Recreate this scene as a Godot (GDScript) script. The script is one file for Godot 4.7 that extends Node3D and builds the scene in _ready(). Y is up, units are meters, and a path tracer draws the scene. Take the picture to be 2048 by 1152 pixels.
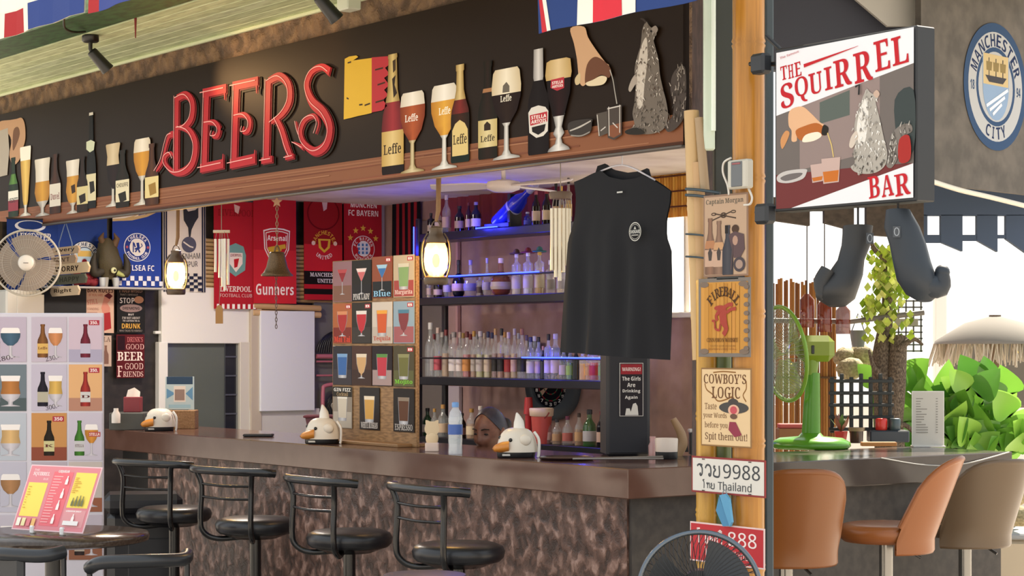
extends Node3D
# The world axes are those of the bar: x runs along its front (the counter's outer corner is at 0), y is up, z points out of the bar towards the guests. Metres.
const FOCAL := 4050.0        # focal length of the photograph in pixels of its 2048 x 1152 frame
const HORIZON := 695.0
const EYE := Vector3(6.22, 1.58, 5.05)
const TURN := 54.2
const END_X := -5.8          # face of the wall at the far end of the bar
const BACK_Z := -2.5         # face of the wall behind the bottle rack
const RACK_Z := -2.02        # front of the bottle rack

var mats := {}
var taken := {}
var fonts := {}
var rng := RandomNumberGenerator.new()

# ---------------------------------------------------------------- shapes
class MB:
	var v := PackedVector3Array()
	var n := PackedVector3Array()
	var c := PackedColorArray()
	var col := Color.WHITE
	var xf := Transform3D()

	func ink(hex) -> void:
		col = Color(hex).srgb_to_linear()

	func vert(p: Vector3, nn: Vector3) -> void:
		v.append(xf * p)
		n.append((xf.basis * nn).normalized())
		c.append(col)

	func tri(a: Vector3, b: Vector3, d: Vector3, out: Vector3) -> void:
		var nn := (d - a).cross(b - a)
		if nn.length_squared() < 1e-18:
			return
		nn = nn.normalized()
		if nn.dot(out) < 0.0:
			vert(a, -nn); vert(d, -nn); vert(b, -nn)
		else:
			vert(a, nn); vert(b, nn); vert(d, nn)

	func quad(a: Vector3, b: Vector3, d: Vector3, e: Vector3, out: Vector3) -> void:
		tri(a, b, d, out)
		tri(a, d, e, out)

	# triangle with its own normals; the winding follows the sum of the normals
	func stri(a: Vector3, b: Vector3, d: Vector3, na: Vector3, nb: Vector3, nd: Vector3) -> void:
		var nn := (d - a).cross(b - a)
		if nn.length_squared() < 1e-20:
			return
		if nn.dot(na + nb + nd) < 0.0:
			vert(a, na); vert(d, nd); vert(b, nb)
		else:
			vert(a, na); vert(b, nb); vert(d, nd)

	func box(ce: Vector3, s: Vector3) -> void:
		cbox(ce, s, 0.0)

	# a box with chamfered edges
	func cbox(ce: Vector3, s: Vector3, ch: float) -> void:
		var h := s * 0.5
		ch = minf(ch, minf(h.x, minf(h.y, h.z)) * 0.98)
		for k in 3:
			var i := (k + 1) % 3
			var j := (k + 2) % 3
			for sg in [-1.0, 1.0]:
				var q := []
				for st in [[-1.0, -1.0], [1.0, -1.0], [1.0, 1.0], [-1.0, 1.0]]:
					var p := Vector3()
					p[k] = sg * h[k]
					p[i] = st[0] * (h[i] - ch)
					p[j] = st[1] * (h[j] - ch)
					q.append(ce + p)
				var out := Vector3()
				out[k] = sg
				quad(q[0], q[1], q[2], q[3], out)
				if ch > 0.0:
					for sj in [-1.0, 1.0]:   # the edge between face k and face i, along j
						var a := Vector3()
						var b := Vector3()
						a[k] = sg * h[k]; a[i] = sj * (h[i] - ch); a[j] = h[j] - ch
						b[k] = sg * (h[k] - ch); b[i] = sj * h[i]; b[j] = h[j] - ch
						var a2 := a
						var b2 := b
						a2[j] = -a[j]; b2[j] = -b[j]
						var o2 := Vector3()
						o2[k] = sg; o2[i] = sj
						quad(ce + a, ce + a2, ce + b2, ce + b, o2)
		if ch > 0.0:
			for sx in [-1.0, 1.0]:
				for sy in [-1.0, 1.0]:
					for sz in [-1.0, 1.0]:
						var s3 := Vector3(sx, sy, sz)
						tri(ce + s3 * Vector3(h.x, h.y - ch, h.z - ch), ce + s3 * Vector3(h.x - ch, h.y, h.z - ch), ce + s3 * Vector3(h.x - ch, h.y - ch, h.z), s3)

	func tube(path: Array, r, sides := 8, closed := false, caps := true) -> void:
		var m := path.size()
		var ups := []
		var tans := []
		for k in m:
			var t: Vector3
			if closed:
				t = path[(k + 1) % m] - path[(k - 1 + m) % m]
			else:
				t = path[mini(k + 1, m - 1)] - path[maxi(k - 1, 0)]
			tans.append(t.normalized())
		var u: Vector3 = tans[0].cross(Vector3.UP)
		if u.length() < 0.1:
			u = tans[0].cross(Vector3.RIGHT)
		u = u.normalized()
		for k in m:
			u = (u - tans[k] * u.dot(tans[k])).normalized()
			ups.append(u)
		var last := m if closed else m - 1
		for k in last:
			var k2 := (k + 1) % m
			var ra: float = r[k] if r is Array else r
			var rb: float = r[k2] if r is Array else r
			var wa: Vector3 = tans[k].cross(ups[k])
			var wb: Vector3 = tans[k2].cross(ups[k2])
			for i in sides:
				var a0 := TAU * i / sides
				var a1 := TAU * (i + 1) / sides
				var n00: Vector3 = ups[k] * cos(a0) + wa * sin(a0)
				var n01: Vector3 = ups[k] * cos(a1) + wa * sin(a1)
				var n10: Vector3 = ups[k2] * cos(a0) + wb * sin(a0)
				var n11: Vector3 = ups[k2] * cos(a1) + wb * sin(a1)
				stri(path[k] + n00 * ra, path[k] + n01 * ra, path[k2] + n11 * rb, n00, n01, n11)
				stri(path[k] + n00 * ra, path[k2] + n11 * rb, path[k2] + n10 * rb, n00, n11, n10)
				if caps and not closed:
					if k == 0:
						tri(path[0], path[0] + n00 * ra, path[0] + n01 * ra, -tans[0])
					if k == last - 1:
						tri(path[k2], path[k2] + n10 * rb, path[k2] + n11 * rb, tans[k2])

	# turns a profile of (radius, height) round the y axis
	func lathe(pr: Array, sides := 16, at := Vector3.ZERO) -> void:
		var sn := []
		for k in pr.size() - 1:
			var d: Vector2 = pr[k + 1] - pr[k]
			sn.append(Vector2(d.y, -d.x).normalized())
		for k in pr.size() - 1:
			var na: Vector2 = sn[k]
			var nb: Vector2 = sn[k]
			if k > 0 and sn[k - 1].dot(sn[k]) > 0.55:
				na = (sn[k - 1] + sn[k]).normalized()
			if k < pr.size() - 2 and sn[k + 1].dot(sn[k]) > 0.55:
				nb = (sn[k + 1] + sn[k]).normalized()
			for i in sides:
				var a0 := TAU * i / sides
				var a1 := TAU * (i + 1) / sides
				var e0 := Vector3(cos(a0), 0, sin(a0))
				var e1 := Vector3(cos(a1), 0, sin(a1))
				var p0: Vector2 = pr[k]
				var p1: Vector2 = pr[k + 1]
				var A := at + e0 * p0.x + Vector3.UP * p0.y
				var B := at + e1 * p0.x + Vector3.UP * p0.y
				var C := at + e1 * p1.x + Vector3.UP * p1.y
				var D := at + e0 * p1.x + Vector3.UP * p1.y
				var nA := e0 * na.x + Vector3.UP * na.y
				var nB := e1 * na.x + Vector3.UP * na.y
				var nC := e1 * nb.x + Vector3.UP * nb.y
				var nD := e0 * nb.x + Vector3.UP * nb.y
				stri(A, B, C, nA, nB, nC)
				stri(A, C, D, nA, nC, nD)

	func ball(ce: Vector3, r: Vector3, rings := 8, segs := 12) -> void:
		for i in rings:
			for j in segs:
				var q := []
				for st in [[0, 0], [0, 1], [1, 1], [1, 0]]:
					var th: float = PI * (i + st[0]) / rings
					var ph: float = TAU * (j + st[1]) / segs
					q.append(Vector3(sin(th) * cos(ph), cos(th), sin(th) * sin(ph)))
				var nn := []
				for p in q:
					nn.append((p / r).normalized())
				stri(ce + q[0] * r, ce + q[1] * r, ce + q[2] * r, nn[0], nn[1], nn[2])
				stri(ce + q[0] * r, ce + q[2] * r, ce + q[3] * r, nn[0], nn[2], nn[3])

	# a flat outline in x and y, given thickness along z
	func prism(poly: PackedVector2Array, z0: float, z1: float) -> void:
		var idx := Geometry2D.triangulate_polygon(poly)
		for k in range(0, idx.size(), 3):
			var a := poly[idx[k]]
			var b := poly[idx[k + 1]]
			var d := poly[idx[k + 2]]
			tri(Vector3(a.x, a.y, z1), Vector3(b.x, b.y, z1), Vector3(d.x, d.y, z1), Vector3.BACK)
			tri(Vector3(a.x, a.y, z0), Vector3(b.x, b.y, z0), Vector3(d.x, d.y, z0), Vector3.FORWARD)
		var cw := Geometry2D.is_polygon_clockwise(poly)
		for k in poly.size():
			var a := poly[k]
			var b := poly[(k + 1) % poly.size()]
			var o := Vector3(b.y - a.y, a.x - b.x, 0)
			if cw:
				o = -o
			quad(Vector3(a.x, a.y, z0), Vector3(b.x, b.y, z0), Vector3(b.x, b.y, z1), Vector3(a.x, a.y, z1), o)

	# a bent sheet: rows of points, drawn with smooth normals
	func sheet(g: Array, flip := 1.0) -> void:
		var R := g.size()
		var Q: int = g[0].size()
		var nn := []
		for i in R:
			var row := []
			for j in Q:
				var du: Vector3 = g[i][mini(j + 1, Q - 1)] - g[i][maxi(j - 1, 0)]
				var dv: Vector3 = g[mini(i + 1, R - 1)][j] - g[maxi(i - 1, 0)][j]
				row.append(du.cross(dv).normalized() * flip)
			nn.append(row)
		for i in R - 1:
			for j in Q - 1:
				stri(g[i][j], g[i][j + 1], g[i + 1][j + 1], nn[i][j], nn[i][j + 1], nn[i + 1][j + 1])
				stri(g[i][j], g[i + 1][j + 1], g[i + 1][j], nn[i][j], nn[i + 1][j + 1], nn[i + 1][j])

	# smooth closed body from rings of points (each ring the same count)
	func skin(g: Array, caps := true) -> void:
		var R := g.size()
		var Q: int = g[0].size()
		var mid := []
		for i in R:
			var m := Vector3()
			for p in g[i]:
				m += p
			mid.append(m / Q)
		var nn := []
		for i in R:
			var row := []
			for j in Q:
				var du: Vector3 = g[i][(j + 1) % Q] - g[i][(j - 1 + Q) % Q]
				var dv: Vector3 = g[mini(i + 1, R - 1)][j] - g[maxi(i - 1, 0)][j]
				var k := du.cross(dv).normalized()
				if k.dot(g[i][j] - mid[i]) < 0.0:
					k = -k
				row.append(k)
			nn.append(row)
		for i in R - 1:
			for j in Q:
				var j2 := (j + 1) % Q
				stri(g[i][j], g[i][j2], g[i + 1][j2], nn[i][j], nn[i][j2], nn[i + 1][j2])
				stri(g[i][j], g[i + 1][j2], g[i + 1][j], nn[i][j], nn[i + 1][j2], nn[i + 1][j])
		if caps:
			for j in Q:
				var j2 := (j + 1) % Q
				tri(mid[0], g[0][j], g[0][j2], mid[0] - mid[1])
				tri(mid[R - 1], g[R - 1][j], g[R - 1][j2], mid[R - 1] - mid[R - 2])

	func mesh() -> ArrayMesh:
		var a := []
		a.resize(Mesh.ARRAY_MAX)
		a[Mesh.ARRAY_VERTEX] = v
		a[Mesh.ARRAY_NORMAL] = n
		a[Mesh.ARRAY_COLOR] = c
		var m := ArrayMesh.new()
		m.add_surface_from_arrays(Mesh.PRIMITIVE_TRIANGLES, a)
		return m

# A printed or painted flat thing: a board of w x h metres with flat shapes in ink on its face. Coordinates run from the top left corner, in metres, v downwards.
class Pr extends MB:
	var w := 1.0
	var h := 1.0
	var thick := 0.003
	var lay := 0.0
	var step := 0.00013
	var fonts := {}
	var bend: Callable

	func board(hex, border_hex = null, border := 0.0) -> void:
		ink(hex if border_hex == null else border_hex)
		if bend.is_valid():
			var keep := xf
			for sgn in [1.0, -1.0]:
				var g := []
				for i in 25:
					var row := []
					for j in 13:
						row.append(put(w * j / 12.0, h * i / 24.0, 0.0 if sgn > 0.0 else -thick))
					g.append(row)
				sheet(g, -sgn)
		else:
			cbox(Vector3(0, 0, -thick * 0.5), Vector3(w, h, thick), minf(0.0008, thick * 0.3))
		lay = 0.0003
		if border_hex != null:
			rect(border, border, w - border, h - border, hex)

	func put(u: float, vv: float, z: float) -> Vector3:
		var p := Vector3(u - w * 0.5, h * 0.5 - vv, z)
		return bend.call(p) if bend.is_valid() else p

	func up() -> void:
		lay += step

	func flat(pts: PackedVector2Array, cols = null) -> void:
		var idx := Geometry2D.triangulate_polygon(pts)
		for k in range(0, idx.size(), 3):
			var keep := col
			var ps := []
			for q in 3:
				ps.append(put(pts[idx[k + q]].x, pts[idx[k + q]].y, lay))
			var nn: Vector3 = (ps[2] - ps[0]).cross(ps[1] - ps[0]).normalized()
			var order := [0, 1, 2]
			if nn.z < 0.0:
				nn = -nn
				order = [0, 2, 1]
			for q in order:
				if cols != null:
					col = cols[idx[k + q]]
				vert(ps[q], nn)
			col = keep
		up()

	func poly(pts: Array, hex) -> void:
		ink(hex)
		flat(PackedVector2Array(pts))

	func rect(x0: float, y0: float, x1: float, y1: float, hex, hex2 = null) -> void:
		ink(hex)
		var cols = null
		if hex2 != null:
			var c2 := Color(hex2).srgb_to_linear()
			cols = [col, col, c2, c2]
		if bend.is_valid() and (y1 - y0) > h * 0.06:
			var k := int(ceil((y1 - y0) / (h * 0.05)))
			var kx := maxi(1, int(ceil((x1 - x0) / (w * 0.09))))
			var l0 := lay
			for i in k:
				for j in kx:
					lay = l0
					flat(PackedVector2Array([Vector2(lerpf(x0, x1, float(j) / kx), lerpf(y0, y1, float(i) / k)), Vector2(lerpf(x0, x1, float(j + 1) / kx), lerpf(y0, y1, float(i) / k)), Vector2(lerpf(x0, x1, float(j + 1) / kx), lerpf(y0, y1, float(i + 1) / k)), Vector2(lerpf(x0, x1, float(j) / kx), lerpf(y0, y1, float(i + 1) / k))]))
			return
		flat(PackedVector2Array([Vector2(x0, y0), Vector2(x1, y0), Vector2(x1, y1), Vector2(x0, y1)]), cols)

	func oval(cx: float, cy: float, rx: float, ry: float, hex, seg := 24) -> void:
		ink(hex)
		var pts := PackedVector2Array()
		for i in seg:
			pts.append(Vector2(cx + rx * cos(TAU * i / seg), cy + ry * sin(TAU * i / seg)))
		flat(pts)

	func ring(cx: float, cy: float, rx: float, ry: float, t: float, hex, seg := 32) -> void:
		var pts := []
		for i in seg + 1:
			pts.append(Vector2(cx + (rx - t / 2) * cos(TAU * i / seg), cy + (ry - t / 2) * sin(TAU * i / seg)))
		line(pts, t, hex)

	func line(pts: Array, t, hex) -> void:
		ink(hex)
		var l0 := lay
		var m := pts.size()
		var L := []
		var R := []
		for k in m:
			var d: Vector2 = pts[mini(k + 1, m - 1)] - pts[maxi(k - 1, 0)]
			if pts[0].is_equal_approx(pts[m - 1]) and (k == 0 or k == m - 1) and m > 2:
				d = pts[1] - pts[m - 2]
			var tk: float = t[k] if t is Array else t
			var o := Vector2(-d.y, d.x).normalized() * (tk * 0.5)
			L.append(pts[k] + o)
			R.append(pts[k] - o)
		for k in m - 1:
			lay = l0
			flat(PackedVector2Array([L[k], L[k + 1], R[k + 1], R[k]]))

	# lettering fitted to the box (x0, y0) - (x1, y1); rot turns it about the box's middle, arc bends it
	func text(s: String, x0: float, y0: float, x1: float, y1: float, hex, font := "sans", rot := 0.0) -> void:
		ink(hex)
		var tm := TextMesh.new()
		tm.text = s
		tm.font = fonts[font]
		tm.font_size = 40
		tm.pixel_size = 0.01
		tm.depth = 0.0
		tm.curve_step = 3.0
		var a := tm.get_mesh_arrays()
		if a.is_empty() or a[Mesh.ARRAY_VERTEX] == null:
			return
		var vs: PackedVector3Array = a[Mesh.ARRAY_VERTEX]
		var ix: PackedInt32Array = a[Mesh.ARRAY_INDEX]
		if vs.is_empty():
			return
		var lo := vs[0]
		var hi := vs[0]
		for p in vs:
			lo = lo.min(p)
			hi = hi.max(p)
		var cx := (x0 + x1) * 0.5
		var cy := (y0 + y1) * 0.5
		var sx := (x1 - x0) / maxf(hi.x - lo.x, 1e-6)
		var sy := (y1 - y0) / maxf(hi.y - lo.y, 1e-6)
		var mid := (lo + hi) * 0.5
		var count := ix.size() if ix.size() else vs.size()
		for k in range(0, count, 3):
			var ps := []
			for q in 3:
				var p := vs[ix[k + q] if ix.size() else k + q]
				var d := Vector2((p.x - mid.x) * sx, -(p.y - mid.y) * sy).rotated(rot)
				ps.append(put(cx + d.x, cy + d.y, lay))
			var nn: Vector3 = (ps[2] - ps[0]).cross(ps[1] - ps[0]).normalized()
			var order := [0, 1, 2]
			if nn.z < 0.0:
				nn = -nn
				order = [0, 2, 1]
			for q in order:
				vert(ps[q], nn)
		up()

	# letters along an arc: centre, radius, middle angle (degrees, 0 = up, clockwise), letter height
	func arc_text(s: String, cx: float, cy: float, rx: float, ry: float, mid_deg: float, span_deg: float, lh: float, hex, font := "sans", inward := false) -> void:
		var m := s.length()
		var l0 := lay
		for k in m:
			lay = l0
			if s[k] == " ":
				continue
			var f := (k + 0.5) / m - 0.5
			var an := deg_to_rad(mid_deg + (-f if inward else f) * span_deg)
			var px := cx + rx * sin(an)
			var py := cy - ry * cos(an)
			var lw := lh * (0.34 if s[k] in "I1i" else 0.72)
			text(s[k], px - lw * 0.5, py - lh * 0.5, px + lw * 0.5, py + lh * 0.5, hex, font, an + (PI if inward else 0.0))

	# an upright bottle or glass in profile: base middle, height, full width, list of (share of half width, share of height) from the foot up, between two shares of height
	func vessel(cx: float, base: float, hh: float, ww: float, pf: Array, f0: float, f1: float, hex, edge = null) -> void:
		var pts := []
		var prev = null
		for q in pf:
			if prev != null and prev.y < f0 and q.y > f0:
				pts.append(Vector2(lerpf(prev.x, q.x, (f0 - prev.y) / (q.y - prev.y)), f0))
			if prev != null and prev.y < f1 and q.y > f1:
				pts.append(Vector2(lerpf(prev.x, q.x, (f1 - prev.y) / (q.y - prev.y)), f1))
			if q.y >= f0 and q.y <= f1:
				pts.append(q)
			prev = q
		if pts.size() < 2:
			return
		var cc := Color(hex).srgb_to_linear()
		var ce := Color(edge if edge != null else hex).srgb_to_linear()
		for k in pts.size() - 1:
			var a: Vector2 = pts[k]
			var b: Vector2 = pts[k + 1]
			if b.y - a.y < 1e-5:
				continue
			var l0 := lay
			for sd in [-1.0, 1.0]:
				lay = l0
				var q4 := PackedVector2Array([Vector2(cx, base - a.y * hh), Vector2(cx + sd * a.x * ww * 0.5, base - a.y * hh), Vector2(cx + sd * b.x * ww * 0.5, base - b.y * hh), Vector2(cx, base - b.y * hh)])
				flat(q4, [cc, ce, ce, cc])
			lay = l0
		up()

# ---------------------------------------------------------------- where things stand, as measured in the photograph
func ray(px: float, py: float) -> Vector3:
	var t := deg_to_rad(TURN)
	return Vector3(-sin(t), 0, -cos(t)) + Vector3(cos(t), 0, -sin(t)) * ((px - 1024.0) / FOCAL) + Vector3.UP * ((HORIZON - py) / FOCAL)
func at_z(px: float, py: float, z: float) -> Vector3:
	var d := ray(px, py)
	return EYE + d * ((z - EYE.z) / d.z)
func at_x(px: float, py: float, x: float) -> Vector3:
	var d := ray(px, py)
	return EYE + d * ((x - EYE.x) / d.x)
func at_y(px: float, py: float, y: float) -> Vector3:
	var d := ray(px, py)
	return EYE + d * ((y - EYE.y) / d.y)
func at_d(px: float, py: float, depth: float) -> Vector3:
	return EYE + ray(px, py) * depth
# a rectangle on a plane z = const (faces the guests) or x = const (faces along the bar): middle, width, height
func on_z(x0: float, y0: float, x1: float, y1: float, z: float) -> Dictionary:
	var xm := (x0 + x1) * 0.5
	var ym := (y0 + y1) * 0.5
	var a := at_z(x0, ym, z)
	var b := at_z(x1, ym, z)
	var hi := at_z(xm, y0, z).y
	var lo := at_z(xm, y1, z).y
	return {"c": Vector3((a.x + b.x) * 0.5, (hi + lo) * 0.5, z), "w": b.x - a.x, "h": hi - lo, "turn": 0.0}
func on_x(x0: float, y0: float, x1: float, y1: float, x: float) -> Dictionary:
	var xm := (x0 + x1) * 0.5
	var ym := (y0 + y1) * 0.5
	var a := at_x(x0, ym, x)
	var b := at_x(x1, ym, x)
	var hi := at_x(xm, y0, x).y
	var lo := at_x(xm, y1, x).y
	return {"c": Vector3(x, (hi + lo) * 0.5, (a.z + b.z) * 0.5), "w": a.z - b.z, "h": hi - lo, "turn": PI / 2}

# ---------------------------------------------------------------- nodes
func numbered(called: String) -> String:
	var k: int = taken.get(called, 0)
	taken[called] = k + 1
	return called if k == 0 else "%s_%03d" % [called, k]
func thing(called: String, label: String, category: String, at := Vector3.ZERO, turn := 0.0, group := "") -> Node3D:
	var o := Node3D.new()
	o.name = numbered(called)
	add_child(o)
	o.position = at
	o.rotation.y = turn
	o.set_meta("label", label)
	o.set_meta("category", category)
	if group:
		o.set_meta("group", group)
	return o
func part(parent: Node, called: String, mb: MB, m: Material) -> MeshInstance3D:
	var o := MeshInstance3D.new()
	o.name = called
	o.mesh = mb.mesh()
	o.material_override = null
	o.mesh.surface_set_material(0, m)
	parent.add_child(o, true)
	return o
func solo(called: String, label: String, category: String, mb: MB, m: Material, at := Vector3.ZERO, turn := 0.0, group := "") -> MeshInstance3D:
	var o := MeshInstance3D.new()
	o.name = numbered(called)
	o.mesh = mb.mesh()
	o.mesh.surface_set_material(0, m)
	add_child(o)
	o.position = at
	o.rotation.y = turn
	o.set_meta("label", label)
	o.set_meta("category", category)
	if group:
		o.set_meta("group", group)
	return o
func setting(called: String, mb: MB, m: Material) -> MeshInstance3D:
	var o := MeshInstance3D.new()
	o.name = numbered(called)
	o.mesh = mb.mesh()
	o.mesh.surface_set_material(0, m)
	add_child(o)
	o.set_meta("kind", "structure")
	return o
func copy_of(o: Node3D, label: String) -> Node3D:
	var c: Node3D = o.duplicate()
	var base: String = o.name
	var cut := base.rfind("_")
	if cut > 0 and base.substr(cut + 1).is_valid_int():
		base = base.substr(0, cut)
	c.name = numbered(base)
	add_child(c)
	c.set_meta("label", label)
	return c

# ---------------------------------------------------------------- materials
func mt(hex, rough := 0.7, metal := 0.0) -> StandardMaterial3D:
	var k := "%s|%s|%s" % [hex, rough, metal]
	if not mats.has(k):
		var m := StandardMaterial3D.new()
		m.albedo_color = Color(hex)
		m.roughness = rough
		m.metallic = metal
		mats[k] = m
	return mats[k]
func glass(hex, alpha: float, rough := 0.06) -> StandardMaterial3D:
	var k := "g%s|%s|%s" % [hex, alpha, rough]
	if not mats.has(k):
		var m := StandardMaterial3D.new()
		m.albedo_color = Color(Color(hex), alpha)
		m.transparency = BaseMaterial3D.TRANSPARENCY_ALPHA
		m.roughness = rough
		mats[k] = m
	return mats[k]
func glow(hex, power: float) -> StandardMaterial3D:
	var k := "e%s|%s" % [hex, power]
	if not mats.has(k):
		var m := StandardMaterial3D.new()
		m.albedo_color = Color(hex)
		m.emission_enabled = true
		m.emission = Color(hex)
		m.emission_energy_multiplier = power
		mats[k] = m
	return mats[k]
func inks(rough := 0.55) -> StandardMaterial3D:
	var k := "inks%s" % rough
	if not mats.has(k):
		var m := StandardMaterial3D.new()
		m.vertex_color_use_as_albedo = true
		m.roughness = rough
		m.metallic_specular = 0.22
		mats[k] = m
	return mats[k]
func print_of(w: float, h: float, thick := 0.003) -> Pr:
	var p := Pr.new()
	p.w = w
	p.h = h
	p.thick = thick
	p.fonts = fonts
	return p
# colour from noise between the colours of a ramp, laid on from three sides; size is metres per repeat
func noisy(key: String, hexes: Array, stops: Array, freq: float, size: Vector3, rough := 0.7, relief := 0.0, kind := FastNoiseLite.TYPE_SIMPLEX_SMOOTH, warp := 0.0, metal := 0.0) -> StandardMaterial3D:
	if mats.has(key):
		return mats[key]
	var f := FastNoiseLite.new()
	f.noise_type = kind
	f.seed = 7 + mats.size()
	f.frequency = freq
	f.fractal_octaves = 4
	if kind == FastNoiseLite.TYPE_CELLULAR:
		f.cellular_return_type = FastNoiseLite.RETURN_CELL_VALUE
		f.fractal_type = FastNoiseLite.FRACTAL_NONE
	if warp > 0.0:
		f.domain_warp_enabled = true
		f.domain_warp_amplitude = warp
		f.domain_warp_frequency = freq * 1.6
	var g := Gradient.new()
	var cols := PackedColorArray()
	for hx in hexes:
		cols.append(Color(hx))
	g.offsets = PackedFloat32Array(stops)
	g.colors = cols
	var t := NoiseTexture2D.new()
	t.width = 512
	t.height = 512
	t.seamless = true
	t.noise = f
	t.color_ramp = g
	var m := StandardMaterial3D.new()
	m.albedo_texture = t
	m.roughness = rough
	m.metallic = metal
	m.uv1_triplanar = true
	m.uv1_world_triplanar = true
	m.uv1_scale = Vector3(1.0 / size.x, 1.0 / size.y, 1.0 / size.z)
	if relief > 0.0:
		var t2 := NoiseTexture2D.new()
		t2.width = 512
		t2.height = 512
		t2.seamless = true
		t2.noise = f
		t2.as_normal_map = true
		t2.bump_strength = 6.0
		m.normal_enabled = true
		m.normal_texture = t2
		m.normal_scale = relief
	mats[key] = m
	return m

func _ready() -> void:
	# camera
	var cam := Camera3D.new()
	cam.name = "camera"
	cam.projection = Camera3D.PROJECTION_FRUSTUM
	cam.near = 0.05
	cam.far = 200.0
	cam.size = cam.near * 1152.0 / FOCAL
	cam.frustum_offset = Vector2(0, cam.near * (HORIZON - 576.0) / FOCAL)
	cam.position = EYE
	cam.rotation_degrees = Vector3(0, TURN, 0)
	add_child(cam)
	cam.current = true
	# sky, exposure
	var env := Environment.new()
	var sky := Sky.new()
	var sm := ProceduralSkyMaterial.new()
	sm.sky_top_color = Color("dde4ea")
	sm.sky_horizon_color = Color("fffaf0")
	sm.ground_bottom_color = Color("8d8880")
	sm.ground_horizon_color = Color("fffaf0")
	sm.sky_energy_multiplier = 1.0
	sm.ground_energy_multiplier = 1.0
	sky.sky_material = sm
	env.sky = sky
	env.background_mode = Environment.BG_SKY
	env.background_energy_multiplier = 1.1
	env.tonemap_mode = Environment.TONE_MAPPER_LINEAR
	env.tonemap_exposure = 1.6
	env.sdfgi_enabled = true
	env.ssao_enabled = true
	env.ssil_enabled = true
	var we := WorldEnvironment.new()
	we.name = "world_environment"
	we.environment = env
	add_child(we)
	# the sun stands high beyond the garden, behind the bar and to its right
	var sun := DirectionalLight3D.new()
	sun.name = "sun"
	sun.light_color = Color("fff1dc")
	sun.light_energy = 3.2
	sun.light_angular_distance = 0.6
	sun.shadow_enabled = true
	add_child(sun)
	sun.look_at_from_position(Vector3.ZERO, Vector3(0.5, -1.25, 0.95), Vector3.UP)

	for f in [["sans", "Droid Sans", 400], ["bold", "Droid Sans", 700], ["serif", "Droid Serif", 400], ["serifb", "Droid Serif", 700], ["mono", "Droid Sans Mono", 400]]:
		var sf := SystemFont.new()
		sf.font_names = PackedStringArray([f[1]])
		sf.font_weight = f[2]
		fonts[f[0]] = sf
	rng.seed = 11

	build_structure()
	build_counter()
	build_fascia()
	build_eave_things()
	build_end_wall()
	build_counter_things()
	build_rack()
	build_bar_room_things()
	build_stools()
	build_menu_corner()
	build_post()
	build_hanging_sign()
	build_side_counter_things()
	build_garden()

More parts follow.
